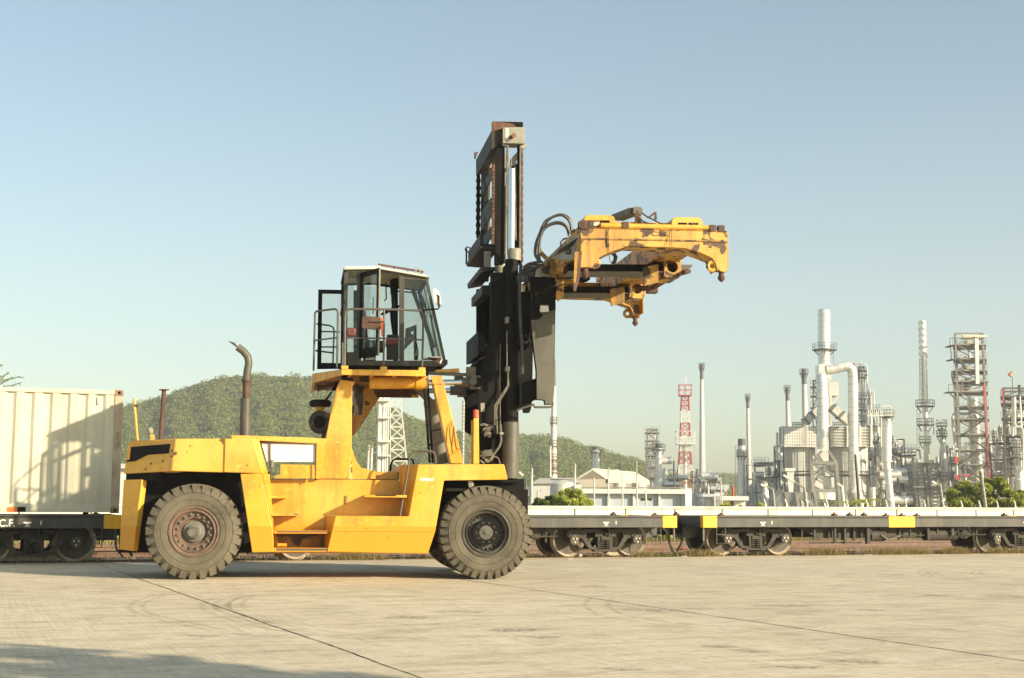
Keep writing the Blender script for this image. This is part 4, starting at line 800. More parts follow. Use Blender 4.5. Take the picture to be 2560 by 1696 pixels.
hp.tube(Q(-.2, (30, 800), (90, 760), (160, 745), (240, 740)), .022, 6).tube(Q(-.1, (25, 830), (80, 790), (150, 770), (250, 770)), .022, 6).tube(Q(0, (30, 880), (45, 840), (90, 805), (200, 800)), .02, 6)
hp.build('spreader_hose', M['rubberhose'], spreader)
MB().bar(Q(-.2, (195, 570))[0], Q(-.2, (215, 640))[0], .06, .06).bar(Q(-.2, (215, 640))[0], Q(-.2, (280, 705))[0], .08, .06).bar(Q(-.2, (525, 425))[0], Q(-.4, (640, 420))[0], .10, .08).build('hose_guide', M['yellow_dark'], spreader)
# ------------------------------------------------------------------ ground, yard, tracks
def RW(p, q, z=0): return RO + RU * p + RQ * q + Vector((0, 0, z))
def nodes_mat(name, rough=.9):
    m_ = bpy.data.materials.new(name); m_.use_nodes = True; b = m_.node_tree.nodes['Principled BSDF']; b.inputs['Roughness'].default_value = rough; b.inputs['Specular IOR Level'].default_value = .2
    return m_, m_.node_tree, b
class NG:
    def __init__(s, nt): s.nt = nt; s.N = nt.nodes; s.L = nt.links; s.tc = s.N.new('ShaderNodeTexCoord')
    def map(s, scale=(1, 1, 1), rot=0, off=(0, 0, 0)):
        mp = s.N.new('ShaderNodeMapping'); mp.inputs['Scale'].default_value = scale; mp.inputs['Rotation'].default_value = (0, 0, rot); mp.inputs['Location'].default_value = off
        s.L.new(s.tc.outputs['Object'], mp.inputs[0]); return mp.outputs[0]
    def noise(s, vec, sc, det=6, rough=.5, dist=0):
        n = s.N.new('ShaderNodeTexNoise'); n.inputs['Scale'].default_value = sc; n.inputs['Detail'].default_value = det; n.inputs['Roughness'].default_value = rough; n.inputs['Distortion'].default_value = dist
        s.L.new(vec, n.inputs[0]); return n.outputs[0]
    def rng(s, src, a, b, c=0, d=1):
        r = s.N.new('ShaderNodeMapRange'); r.inputs['From Min'].default_value = a; r.inputs['From Max'].default_value = b; r.inputs['To Min'].default_value = c; r.inputs['To Max'].default_value = d; s.L.new(src, r.inputs[0]); return r.outputs[0]
    def mul(s, a, b, op='MULTIPLY'):
        x = s.N.new('ShaderNodeMath'); x.operation = op
        for k, q in enumerate((a, b)):
            if isinstance(q, (int, float)): x.inputs[k].default_value = q
            else: s.L.new(q, x.inputs[k])
        return x.outputs[0]
    def mix(s, f, A, B, blend='MIX'):
        x = s.N.new('ShaderNodeMix'); x.data_type = 'RGBA'; x.blend_type = blend
        if isinstance(f, (int, float)): x.inputs[0].default_value = f
        else: s.L.new(f, x.inputs[0])
        for k, q in ((6, A), (7, B)):
            if isinstance(q, tuple): x.inputs[k].default_value = (*q[:3], 1)
            else: s.L.new(q, x.inputs[k])
        return x.outputs[2]
    def bump(s, h_, b, st=.3, dist=.02):
        bp = s.N.new('ShaderNodeBump'); bp.inputs['Strength'].default_value = st; bp.inputs['Distance'].default_value = dist; s.L.new(h_, bp.inputs['Height']); s.L.new(bp.outputs[0], b.inputs['Normal'])
cm, nt_, b_ = nodes_mat('yard_concrete', .85); g = NG(nt_)
rotn = g.N.new('ShaderNodeMapping'); rotn.inputs['Rotation'].default_value = (0, 0, -RA); g.L.new(g.tc.outputs['Object'], rotn.inputs[0])
def rmap(sc, off=(0, 0, 0)):
    q_ = g.N.new('ShaderNodeMapping'); q_.inputs['Scale'].default_value = sc; q_.inputs['Location'].default_value = off; g.L.new(rotn.outputs[0], q_.inputs[0]); return q_.outputs[0]
big = g.noise(g.map((1, 1, 1)), .30, 6, .6); col = g.mix(g.rng(big, .36, .66), (.76, .66, .465), (.64, .545, .375))
md = g.noise(rmap((.7, 1.3, 1)), 1.5, 9, .68); col = g.mix(g.rng(md, .48, .68, 0, .72), col, (.42, .335, .20))
st1 = g.noise(rmap((.35, 1.2, 1), (3, 1, 0)), 3.2, 8, .66, .4); col = g.mix(g.rng(st1, .54, .70, 0, .65), col, (.30, .25, .165))
st2 = g.noise(g.map((.6, 1.5, 1), math.radians(-30), (9, 4, 0)), 4.5, 8, .65, .3); col = g.mix(g.rng(st2, .63, .76, 0, .6), col, (.20, .165, .11))
pale = g.noise(rmap((.6, 1, 1), (3, 8, 0)), 1.6, 8, .65); col = g.mix(g.rng(pale, .54, .72, 0, .6), col, (.74, .68, .53))
f1 = g.noise(rmap((.8, 1, 1), (7, 2, 0)), 3.4, 9, .72, .2); col = g.mix(g.rng(f1, .54, .66, 0, .38), col, (.36, .285, .175))
f2 = g.noise(rmap((.7, 1, 1), (1, 9, 0)), 7.5, 8, .7, .2); col = g.mix(g.rng(f2, .58, .66, 0, .5), col, (.26, .21, .135)); col = g.mix(g.rng(f2, .44, .36, 0, .25), col, (.80, .72, .54))
spk = g.noise(g.map((1, 1, 1), 0, (5, 5, 0)), 22, 3, .5); col = g.mix(g.rng(spk, .68, .76, 0, .75), col, (.14, .115, .08))
gr_ = g.noise(g.map((1, 1, 1), 0, (1, 7, 0)), 11, 7, .7); col = g.mix(g.rng(gr_, .42, .68, 0, .30), col, (.33, .28, .20))
br_ = g.noise(rmap((26, .5, 1)), 1.0, 3, .6); brm = g.rng(g.noise(g.map((.6, .6, 1), 0, (2, 1, 0)), .45, 3), .40, .56, .25, 1)
col = g.mix(g.mul(g.rng(br_, .46, .60, 0, .24), brm), col, (.30, .25, .17))
# slabs poured at different times differ a little in tone
sx = g.N.new('ShaderNodeSeparateXYZ'); g.L.new(rmap((1 / 5.17, 1 / 9.0, 1), (.43, .3, 0)), sx.inputs[0]); fl = g.mul(g.mul(sx.outputs[0], 0, 'FLOOR'), 1.0); fl = g.mul(sx.outputs[0], 0.0, 'ADD'); flr = g.N.new('ShaderNodeMath'); flr.operation = 'FLOOR'; g.L.new(fl, flr.inputs[0])
wn_ = g.N.new('ShaderNodeTexWhiteNoise'); wn_.noise_dimensions = '1D'; g.L.new(flr.outputs[0], wn_.inputs['W']); col = g.mix(g.rng(wn_.outputs['Value'], 0, 1, 0, .16), col, (.40, .36, .28))
nt_.links.new(col, b_.inputs['Base Color']); g.bump(g.mul(br_, gr_, 'ADD'), b_, .35, .008)
dm, nt_, b_ = nodes_mat('dry_earth', .95); g = NG(nt_)
col = g.mix(g.rng(g.noise(g.map(), .9, 8), .4, .62), (.24, .19, .11), (.16, .14, .08)); col = g.mix(g.rng(g.noise(g.map(), 8, 4), .5, .7, 0, .6), col, (.34, .28, .18))
nt_.links.new(col, b_.inputs['Base Color'])
bm_, nt_, b_ = nodes_mat('ballast', .95); g = NG(nt_)
vo = g.N.new('ShaderNodeTexVoronoi'); vo.inputs['Scale'].default_value = 16; g.L.new(g.map(), vo.inputs[0])
col = g.mix(g.rng(g.noise(g.map(), 1.4, 5), .4, .62), (.13, .105, .07), (.27, .225, .15)); col = g.mix(g.rng(vo.outputs['Distance'], .0, .7, .7, 0), col, (.06, .05, .035))
nt_.links.new(col, b_.inputs['Base Color']); g.bump(vo.outputs['Distance'], b_, .8, .04)

gm = MB(); gm.add([(-3000, -300, -.24), (3000, -300, -.24), (3000, 5000, -.24), (-3000, 5000, -.24)], [(0, 1, 2, 3)]); tag(gm.build('ground', dm, smooth=0), kind='structure')
rng_ = np.random.RandomState(3)
E_Q = -.20                                               # far edge of the concrete yard, ragged
ed = [RW(p, E_Q + rng_.uniform(-.03, .03)) for p in np.arange(-60, 70, .5)]
pts = [Vector((p.x, p.y, 0)) for p in ed] + [Vector((90, -60, 0)), Vector((-70, -60, 0))]
yd = MB().prism(pts, (0, 0, -.24)); tag(yd.build('concrete_yard', cm, smooth=0), kind='structure')
bl = MB(); bl.prism([RW(-60, E_Q - .05, -.13), RW(90, E_Q - .05, -.13), RW(90, 12.6, -.13), RW(-60, 12.6, -.13)], (0, 0, -.1)); tag(bl.build('ballast_bed', bm_, smooth=0), kind='structure')
# slab joints and tyre marks lie on the concrete
jm = mat('joint_filler', (.035, .028, .02), (.07, .055, .035), 6, .95)
def joint(pl, wdt, name='slab_joint', mt=None, jit=.006, z=.004, step=.12):
    vs_, fs_ = [], []; P_ = []
    for a, b in zip(pl, pl[1:]):
        n_ = max(1, int((b - a).length / step)); P_ += [a.lerp(b, i / n_) for i in range(n_)]
    P_.append(pl[-1]); off = 0
    for i, p in enumerate(P_):
        d = (P_[min(i+1, len(P_)-1)] - P_[max(i-1, 0)]).normalized(); nn_ = Vector((-d.y, d.x, 0)); off = .85 * off + rng_.uniform(-jit, jit); w_ = wdt * rng_.uniform(.6, 1.3)
        vs_ += [p + nn_ * (off - w_ / 2) + Z0 * z, p + nn_ * (off + w_ / 2) + Z0 * z]
    fs_ = [(2*i, 2*i+1, 2*i+3, 2*i+2) for i in range(len(P_) - 1)]
    return tag(MB().add(vs_, fs_).build(name, mt or jm, smooth=0), kind='structure')
d_ = RQ
def rw(x, y): p = Vector((x, y, 0)); return p
j1 = ground('B5', 445, 55); j1b = ground('B5', 1950, 584); joint([j1, j1b, j1b + (j1b - j1) * .5], .016)
j2 = ground('B5', 1640, 55); j2b = ground('B6', 2367, 505); joint([j2, ground('B6', 0, 162), j2b, j2b + (j2b - j2) * .4], .02)
sp_ = (j2 - j1); 
def off(v, k): return v + RU * k
joint([off(j2, 5.17), off(j2b, 5.17)], .012); joint([off(j2, 10.34), off(j2b, 10.34)], .012); joint([off(j1, -5.17), off(j1b, -5.17)], .016)
tmk = bpy.data.materials.new('tyre_rubber_mark'); tmk.use_nodes = True; nn2 = tmk.node_tree; bb2 = nn2.nodes['Principled BSDF']; bb2.inputs['Base Color'].default_value = (.07, .06, .045, 1); bb2.inputs['Roughness'].default_value = .95
g = NG(nn2); nn2.links.new(g.rng(g.noise(g.map((1, 1, 1)), 4, 7, .7), .36, .74, 0, .25), bb2.inputs['Alpha'])
def arcmark(reg, pl, wdt, n=2, gap=.16):
    c = [ground(reg, x, y) for x, y in pl]; sm = []
    for i in range(len(c) - 1):
        a0, a1, a2, a3 = c[max(i-1, 0)], c[i], c[i+1], c[min(i+2, len(c)-1)]
        for j in range(8):
            s_ = j / 8; sm.append(.5 * ((2*a1) + (a2-a0)*s_ + (2*a0-5*a1+4*a2-a3)*s_*s_ + (3*a1-a0-3*a2+a3)*s_**3))
    sm.append(c[-1])
    for k in range(n):
        o_ = []
        for i, p in enumerate(sm):
            d = (sm[min(i+1, len(sm)-1)] - sm[max(i-1, 0)]).normalized(); o_.append(p + Vector((-d.y, d.x, 0)) * k * gap)
        joint(o_, wdt, 'tyre_mark', tmk, 0.002, .005 + .001 * k, .2)
arcmark('B5', [(1100, 150), (800, 188), (680, 212), (610, 240), (600, 262), (640, 290), (760, 320), (1000, 370)], .07)
arcmark('B5', [(1250, 182), (1040, 205), (950, 232), (945, 268), (1080, 320), (1330, 372), (1700, 410)], .09, 3)
arcmark('B5', [(1230, 195), (1110, 215), (1060, 245), (1100, 285), (1260, 330)], .06, 2)
arcmark('B6', [(600, 180), (400, 205), (345, 230), (350, 262), (430, 300), (700, 340), (1100, 370), (1600, 400), (2200, 425)], .08, 2, .3)
arcmark('B6', [(2000, 75), (1890, 90), (1900, 110), (2000, 125), (2200, 150), (2367, 165)], .10, 3)
arcmark('B6', [(2240, 75), (2130, 95), (2160, 112), (2367, 135)], .08, 2)
arcmark('B6', [(500, 130), (1000, 165), (1600, 180), (2367, 222)], .03, 1)
arcmark('B5', [(-40, 284), (130, 285), (330, 281)], .05, 1)
oil = mat('oil_stain', (.09, .078, .055), (.14, .12, .085), 8, .8)
st_ = bpy.data.materials.new('soft_stain'); st_.use_nodes = True; nn2 = st_.node_tree; bb2 = nn2.nodes['Principled BSDF']; bb2.inputs['Base Color'].default_value = (.075, .062, .043, 1); bb2.inputs['Roughness'].default_value = .9
g = NG(nn2); uvn = nn2.nodes.new('ShaderNodeTexCoord'); ln = nn2.nodes.new('ShaderNodeVectorMath'); ln.operation = 'LENGTH'
mpn = nn2.nodes.new('ShaderNodeMapping'); mpn.vector_type = 'POINT'; nn2.links.new(uvn.outputs['Generated'], mpn.inputs[0]); mpn.inputs['Location'].default_value = (-1, -1, 0); mpn.inputs['Scale'].default_value = (2, 2, 0)
nn2.links.new(mpn.outputs[0], ln.inputs[0]); rad = g.rng(ln.outputs['Value'], .25, 1.0, 1, 0); nz = g.rng(g.noise(g.map(), 9, 8, .7), .44, .66)
nn2.links.new(g.mul(g.mul(rad, nz), .62), bb2.inputs['Alpha'])
for reg, x, y, wx, wy in (('B6', 620, 270, .75, .5), ('B6', 1760, 107, .5, .5), ('B6', 2290, 207, .7, .7), ('B6', 1590, 510, .5, .35), ('B6', 30, 360, .5, .4), ('B6', 1230, 250, .6, .4), ('B6', 860, 265, .4, .2), ('B6', 1950, 203, .5, .3), ('B6', 130, 395, .4, .3), ('B6', 380, 162, .4, .4), ('B6', 1100, 460, .3, .3), ('B6', 950, 440, .3, .2), ('B5', 1900, 305, .6, .4), ('B5', 2150, 280, .7, .2), ('B5', 930, 390, .4, .2), ('B6', 1530, 117, .5, .25), ('B5', 2330, 365, .3, .3), ('B6', 500, 545, .4, .2), ('B6', 1650, 270, .4, .3), ('B6', 1300, 535, .5, .2)):
    wx, wy = wx * .75, wy * .8; c = ground(reg, x, y); a = [c + Vector((-wx, -wy, .006)), c + Vector((wx, -wy, .006)), c + Vector((wx, wy, .006)), c + Vector((-wx, wy, .006))]
    tag(MB().add(a, [(0, 1, 2, 3)]).build('oil_stain', st_, org=c, smooth=0), kind='structure')
chalk = bpy.data.materials.new('chalky_patch'); chalk.use_nodes = True; nn2 = chalk.node_tree; bb2 = nn2.nodes['Principled BSDF']; bb2.inputs['Base Color'].default_value = (.60, .60, .48, 1)
g = NG(nn2); uvn = nn2.nodes.new('ShaderNodeTexCoord'); ln = nn2.nodes.new('ShaderNodeVectorMath'); ln.operation = 'LENGTH'; mpn = nn2.nodes.new('ShaderNodeMapping'); nn2.links.new(uvn.outputs['Generated'], mpn.inputs[0]); mpn.inputs['Location'].default_value = (-1, -1, 0); mpn.inputs['Scale'].default_value = (2, 2, 0)
nn2.links.new(mpn.outputs[0], ln.inputs[0]); nn2.links.new(g.mul(g.rng(ln.outputs['Value'], .4, 1, 1, 0), g.rng(g.noise(g.map(), 6, 7, .6), .42, .6, 0, .75)), bb2.inputs['Alpha'])
c = ground('B5', 1190, 385); a = [c + Vector(k) for k in ((-.45, -.3, .007), (.45, -.35, .007), (.45, .3, .007), (-.45, .3, .007))]; tag(MB().add(a, [(0, 1, 2, 3)]).build('paint_patch', chalk, org=c, smooth=0), kind='structure')

railm = mat('rusty_rail', (.19, .105, .06), (.12, .065, .038), 5, .6, fine=(.26, .17, .11)); shine = mat('rail_head', (.42, .33, .26), (.3, .2, .15), 5, .4, metal=.3)
slp = mat('old_sleeper', (.14, .10, .07), (.22, .17, .12), 6, .9)
TR = [(-.06 + .02), 1.0]
def track(q0, name, z=0.0):
    r_ = MB()
    for q in (q0, q0 + 1.06):
        for (w_, za, zb_) in ((.035, -.035, 0), (.009, -.115, -.035), (.06, -.128, -.115)):
            r_.prism([RW(-60, q - w_, z + za), RW(-60, q + w_, z + za), RW(-60, q + w_, z + zb_), RW(-60, q - w_, z + zb_)], RU * 150)
    tag(r_.build(name, railm, smooth=0), kind='structure')
    s_ = MB()
    for i in range(int(110 / .65)):
        p = -50 + i * .65; s_.box((0, 0, 0), (0, 0, 0)) if False else s_.obox(RW(p, q0 + .53, z - .165), RU * .11, RQ * .95, Z0 * .035)
    tag(s_.build('railway_sleepers', slp, smooth=0), kind='structure')
track(.06, 'railway_track'); track(5.2, 'railway_track', .02); track(9.6, 'railway_track', .03)

# ------------------------------------------------------------------ flat wagons
wb_ = mat('wagon_black', (.034, .033, .028), (.055, .052, .042), 2, .5, streak=(.085, .075, .055), fine=(.05, .047, .038))
bog = mat('bogie_dusty_black', (.055, .047, .034), (.03, .027, .021), 5, .75, fine=(.10, .08, .055), bump=.08)
tread = mat('wheel_tread', (.52, .45, .33), (.38, .30, .2), 5, .5); wpl = mat('wheel_plate', (.06, .052, .04), (.11, .09, .065), 5, .7)
yb = mat('block_yellow', (.80, .43, .01), (.74, .37, .01), 3, .45, streak=(.6, .33, .03))
WL_ = 11.9; DT, DB = 1.005, .73
def rod_(a, b, r, n=8): return MB().cyl(a, b, r, n=n)
def make_wagon():
    w = thing('flat_wagon', 'x', 'flat wagon', (0, 0, 0), RA)
    f = MB(); QN, QF = -.70, 1.82
    f.box((.02, QN, DB), (WL_ - .02, QN + .12, DT)).box((.02, QF - .12, DB), (WL_ - .02, QF, DT)).box((.02, QN, DT - .06), (WL_ - .02, QF, DT - .01)).box((0, QN + .12, DB), (.16, QF - .12, DT)).box((WL_ - .16, QN + .12, DB), (WL_, QF - .12, DT))
    for k in range(9): p = .8 + k * (WL_ - 1.6) / 8; f.box((p, QN + .12, DB + .03), (p + .12, QF - .12, DT - .07))
    f.box((0, .36, .45), (WL_, .76, DT - .06)).build('frame', wb_, w, bevel=.006)
    MB().box((.05, QN - .01, DT - .012), (WL_ - .05, QN + .05, DT + .006)).build('deck_edge', M['grey'], w)
    for p in (0, WL_ - .40): MB().box((p, QN - .012, DB - .01), (p + .40, QN + .14, DT + .008)).box((p, QF - .14, DB - .01), (p + .40, QF + .012, DT + .008)).build('end_block', yb, w, bevel=.01)
    # twistlock blocks
    for p in (.50, WL_/2 - .52, WL_/2 - .02, WL_/2 + .46, WL_ - .62):
        for q in (QN + .02, QF - .16): MB().box((p, q, DT - .005), (p + .12, q + .14, DT + .045)).cyl((p + .06, q + .07, DT + .04), (p + .06, q + .07, DT + .085), .035, n=8).build('twistlock', M['brown'], w)
    # underframe
    u = MB()
    for q in (QN + .35, QF - .35):
        u.loft([(2.9, q, DB), (WL_ - 2.9, q, DB), (WL_ - 3.6, q, .44), (3.6, q, .44)], [(2.9, q + .06, DB), (WL_ - 2.9, q + .06, DB), (WL_ - 3.6, q + .06, .44), (3.6, q + .06, .44)])
    u.box((3.2, .2, .46), (WL_ - 3.0, .9, .60))
    rnd = random.Random(12)
    for k in range(14):
        p = 3.0 + k * .42 + rnd.uniform(-.1, .1); q = QN + rnd.uniform(.1, .3); z = rnd.uniform(.36, .55); u.box((p, q, z), (p + rnd.uniform(.03, .08), q + .05, DB))
    u.cyl((5.1, QN + .3, .50), (5.55, QN + .3, .50), .15, n=14).cyl((6.9, QN + .35, .52), (7.9, QN + .35, .52), .16, n=14).cyl((3.2, QN + .2, .33), (4.8, QN + .2, .33), .02).cyl((5.5, QN + .2, .50), (8.8, QN + .2, .52), .018)
    u.box((4.9, QN + .1, .3), (5.0, QN + .2, DB)).box((3.9, QN + .1, .34), (3.96, QN + .15, DB)).box((4.2, QN + .1, .30), (4.26, QN + .15, DB))
    u.build('underframe', bog, w)
    MB().tube([(5.35, QN + .12, .52), (5.5, QN + .12, .44), (5.65, QN + .12, .40), (5.8, QN + .12, .46), (5.95, QN + .12, .50)], .022, 6).build('brake_chain', M['hosepale'], w)
    # bogies
    for pc in (1.75, WL_ - 1.75):
        b = MB()
        for q, s_ in ((-.22, -1), (1.34, 1)):
            for sg in (-1, 1):
                X_ = lambda k: pc + sg * k
                # cast side frame with a window each side of the spring nest
                ob = [(0.16, .70), (.98, .66), (1.02, .56), (.98, .42), (.62, .46), (.42, .20), (.16, .16), (.16, .24), (.34, .26), (.50, .50), (.46, .60), (.16, .60)]
                b.prism([(X_(x), q - .06, z) for x, z in ob], (0, .12, 0))
                wn = [(.30, .60), (.50, .60), (.60, .44), (.44, .26), (.34, .26), (.46, .46), (.42, .54), (.28, .56)]
                b.box((min(X_(.12), X_(.20)), q - .07, .16), (max(X_(.12), X_(.20)), q + .07, .66))
                b.box((min(X_(.70), X_(.98)), q - .09, .36), (max(X_(.70), X_(.98)), q + .09, .56))
            b.box((pc - .30, q - .09, .145), (pc + .30, q + .09, .20)).box((pc - .28, q - .09, .50), (pc + .28, q + .09, .62)).box((pc - .12, q - .1, .42), (pc + .12, q + .1, .52))
            b.box((pc + .05, q - .16, .52), (pc + .11, q - .10, DB + .06)).prism([(pc - .02, q - .16, .54), (pc + .18, q - .16, .54), (pc + .20, q - .16, .60), (pc + .13, q - .16, .56), (pc + .03, q - .16, .56), (pc - .04, q - .16, .60)], (0, .06, 0))
        b.box((pc - .2, -.2, .5), (pc + .2, 1.3, .70))
        bg_ = b.build('bogie', bog, w, bevel=.01)
        for q in (-.24, 1.36):
            sp2 = MB()
            for dx in (-.1, .06):
                pts_ = [(pc + dx + .075 * math.cos(k * .8), q + .075 * math.sin(k * .8), .20 + k * .0066) for k in range(36)]; sp2.tube(pts_, .016, 5)
            sp2.build('spring', bog, bg_)
        for dx in (-.84, .84):
            ws = MB(); 
            for q, d_o in ((.0, -1), (1.06 + .06, 1)):
                ws.lathe((pc + dx, q, .43), (0, d_o, 0), [(.36, -.13), (.435, -.125), (.455, -.105), (.45, -.09), (.43, -.08), (.42, .0), (.405, .012), (.39, .0), (.37, -.03), (.36, -.035)], 36, closed=False)
            ob_ = ws.build('wheelset', tread, bg_)
            wp = MB()
            for q, d_o in ((.0, -1), (1.12, 1)): wp.lathe((pc + dx, q, .43), (0, d_o, 0), [(.375, -.035), (.25, -.06), (.12, -.03), (.10, .01), (.01, .01)], 32, closed=False).lathe((pc + dx, q, .43), (0, d_o, 0), [(.375, -.12), (.01, -.12)], 32, closed=False)
            wp.cyl((pc + dx, -.2, .43), (pc + dx, 1.3, .43), .07).build('wheel_plate', wpl, bg_)
            ax_ = MB().cyl((pc + dx, -.36, .43), (pc + dx, -.24, .43), .115, n=16).cyl((pc + dx, 1.36, .43), (pc + dx, 1.48, .43), .115, n=16).build('axle_box', wpl, bg_)
            bo = MB()
            for k in range(3): a = 2 * math.pi * k / 3 + .5; bo.cyl((pc + dx + .055 * math.cos(a), -.39, .43 + .055 * math.sin(a)), (pc + dx + .055 * math.cos(a), -.355, .43 + .055 * math.sin(a)), .02, n=6)
            bo.build('axle_bolt', M['offwhite'], bg_)
    # lifting point marks
    wmk = M['offwhite']
    for pc in (1.75 - .12, WL_ - 1.75 - .25):
        p0 = pc; y_ = QN - .006
        MB().prism([(p0, y_, .865), (p0 + .16, y_, .865), (p0 + .16, y_, .84), (p0 + .12, y_, .825), (p0 + .04, y_, .825), (p0, y_, .84)], (0, .004, 0)).prism([(p0 + .08, y_, .83), (p0 + .13, y_, .785), (p0 + .03, y_, .785)], (0, .004, 0)).prism([(p0 + .02, y_, .775), (p0 + .14, y_, .775), (p0 + .14, y_, .765), (p0 + .02, y_, .765)], (0, .004, 0)).prism([(p0 + .33, y_, .885), (p0 + .36, y_, .885), (p0 + .355, y_, .80), (p0 + .335, y_, .80)], (0, .003, 0)).build('lifting_mark', wmk, w)
    # end gear: coupler, hoses, footsteps
    for p, s_ in ((0, -1), (WL_, 1)):
        e = MB(); e.box((min(p, p + s_ * .28), .42, .55), (max(p, p + s_ * .28), .70, .80)).box((min(p + s_ * .2, p + s_ * .36), .36, .52), (max(p + s_ * .2, p + s_ * .36), .76, .84)).build('coupler', M['well'], w)
        MB().tube([(p, .1, .72), (p + s_ * .12, .08, .6), (p + s_ * .2, .06, .3), (p + s_ * .3, .1, .12)], .03, 6).tube([(p - s_ * .15, -.5, .72), (p - s_ * .12, -.52, .4), (p - s_ * .1, -.5, .3), (p + s_ * .05, -.4, .12)], .022, 6).build('brake_hose', M['rubberhose'], w)
        x0_, x1_ = sorted((p - s_ * .42, p - s_ * .66)); MB().tube([(x0_, QN + .06, DB), (x0_, QN + .06, .33), (x1_, QN + .06, .33), (x1_, QN + .06, DB)], .012, 5).tube([(x0_, QN + .06, .55), (x1_, QN + .06, .55)], .012, 5).build('footstep', M['grey'], w)
        MB().box((p - s_ * .05 - .02, QN + .05, .4), (p - s_ * .05 + .02, QN + .1, DB)).build('hanger', M['grey'], w)
    return w
wag = make_wagon(); split_pieces(wag); grp = 'flat wagons coupled on the near track'
P_MID = 2.65 - WL_; STEP = WL_ + .72
wag['label'] = 'empty black flat wagon half hidden behind the yellow forklift, its end beside the front tyre'; wag['group'] = grp
wag.location = RW(P_MID, 0)
wr = copy_tree(wag); wr.location = RW(P_MID + STEP, 0); wr['label'] = 'empty black flat wagon at the right with a bright yellow panel on its side'
wl = copy_tree(wag); wl.location = RW(P_MID - STEP - .57, 0); wl['label'] = 'black flat wagon at the left edge carrying the cream container'
wr2 = copy_tree(wag); wr2.location = RW(P_MID + 2 * STEP, 0); wr2['label'] = 'last black flat wagon at the far right edge of the train'
hw = MB().ring((7.95, -.66, .60), (.25, 1, 0), .17, .016, 20, 6)
for k in range(3): a = math.pi * k / 3 + .3; hw.cyl((7.95 - .16 * math.cos(a), -.66, .60 - .16 * math.sin(a)), (7.95 + .16 * math.cos(a), -.66, .60 + .16 * math.sin(a)), .012, n=6)
hw.cyl((7.95, -.66, .60), (7.95, -.3, .60), .02).build('handbrake_wheel', bog, wr)
MB().box((WL_/2 - .45, -.716, DB - .008), (WL_/2 + .38, -.69, DT + .004)).build('side_panel', yb, wr, bevel=.004)
ct = text_mesh('C.F.', .21, .002, M['white'], 'lettering', wl, Matrix.Translation((0, 0, 0)), .95)
pq = W('A7', 2, 1226, -.71); pw = loc(pq * 0 + onplane('A7', 46, 1226, RO + RQ * -.71, RQ), (wl.location.copy(), RU, RQ))
ct.data.transform(Matrix.Translation((pw.x, -.706, pw.z)) @ Matrix.Rotation(math.radians(90), 4, 'X'))

# ------------------------------------------------------------------ container
cream = mat('cream_container', (.60, .57, .44), (.54, .51, .39), 1.4, .55, streak=(.50, .44, .31), rust=(.34, .2, .13), rust_amt=.27, rust_scale=3.5)
crust = mat('rusty_corner_post', (.46, .37, .26), (.36, .26, .17), 3, .7, rust=(.24, .12, .07), rust_amt=.33, rust_scale=4, streak=(.45, .38, .27))
casm = mat('rusty_casting', (.34, .19, .12), (.24, .12, .07), 6, .75)
co = thing('shipping_container', 'cream corrugated shipping container with rusty end post on the left wagon', 'container', (0, 0, 0), RA)
CE = -10.63; co.location = RW(CE, 0); L6, Z_0, Z_1 = 6.06, 1.045, 3.655; qn, qf = -.68, 1.76
cr = MB(); zz0, zz1 = Z_0 + .19, Z_1 - .09; xs = []; x = -.22; d1 = .048; k = 0
prof = [(-.168, 0), (-.22, 0)]
while x > -L6 + .35:
    prof += [(x - .13, 0), (x - .19, d1), (x - .30, d1), (x - .36, 0)]; x -= .36
n_ = len(prof)
def crp(qb, sg): return [(a, qb + sg * (.02 + b), z) for z in (zz0, zz1) for a, b in prof]
for qb, sg in ((qn, 1), (qf, -1)): cr.add(crp(qb, sg), [(i, i+1, n_+i+1, n_+i) for i in range(n_-1)])
cr.build('side_wall', cream, co, smooth=20)
MB().box((-L6, qn + .03, Z_1 - .05), (-.1, qf - .03, Z_1 - .012)).build('roof', cream, co)
ra_ = MB(); ra_.box((-L6 + .1, qn, Z_1 - .10), (-.17, qn + .07, Z_1 - .01)).box((-L6 + .1, qf - .07, Z_1 - .10), (-.17, qf, Z_1 - .01)).box((-L6 + .1, qn, Z_0 + .02), (-.17, qn + .06, Z_0 + .195)).box((-L6 + .1, qf - .06, Z_0 + .02), (-.17, qf, Z_0 + .195)).build('side_rail', cream, co, bevel=.006)
po = MB()
for a in (-.17, -L6):
    for q in (qn - .004, qf - .17): po.box((a, q, Z_0 + .12), (a + .17, q + .174, Z_1 - .12))
po.build('corner_post', crust, co, bevel=.008)
for a in (-.178, -L6):
    for q in (qn - .01, qf - .16):
        for z in (Z_0, Z_1 - .118):
            cst = MB().box((a, q, z), (a + .178, q + .17, z + .118)).build('corner_casting', casm, co, bevel=.01)
            MB().prism([(a + .06, q - .003, z + .03), (a + .12, q - .003, z + .03), (a + .12, q - .003, z + .09), (a + .06, q - .003, z + .09)], (0, .004, 0)).build('casting_hole', M['well'], cst)
MB().box((-.03, qn + .1, Z_0 + .1), (0, qf - .1, Z_1 - .1)).build('end_wall', cream, co)
MB().box((-L6, qn + .1, Z_0 + .1), (-L6 + .05, qf - .1, Z_1 - .1)).box((-L6 + .1, qn + .06, Z_0 + .04), (-.1, qf - .06, Z_0 + .12)).build('floor', M['brown'], co)
def cp(x, y, d=0): p = onplane('A7', x, y, RO + RQ * (qn - d), RQ); l_ = loc(p, (co.location.copy(), RU, RQ)); return l_
MB().prism([cp(45, 1120, .004), cp(114, 1118, .004), cp(114, 1150, .004), cp(45, 1152, .004)], (0, .006, 0)).build('reflective_label', M['orange'], co)
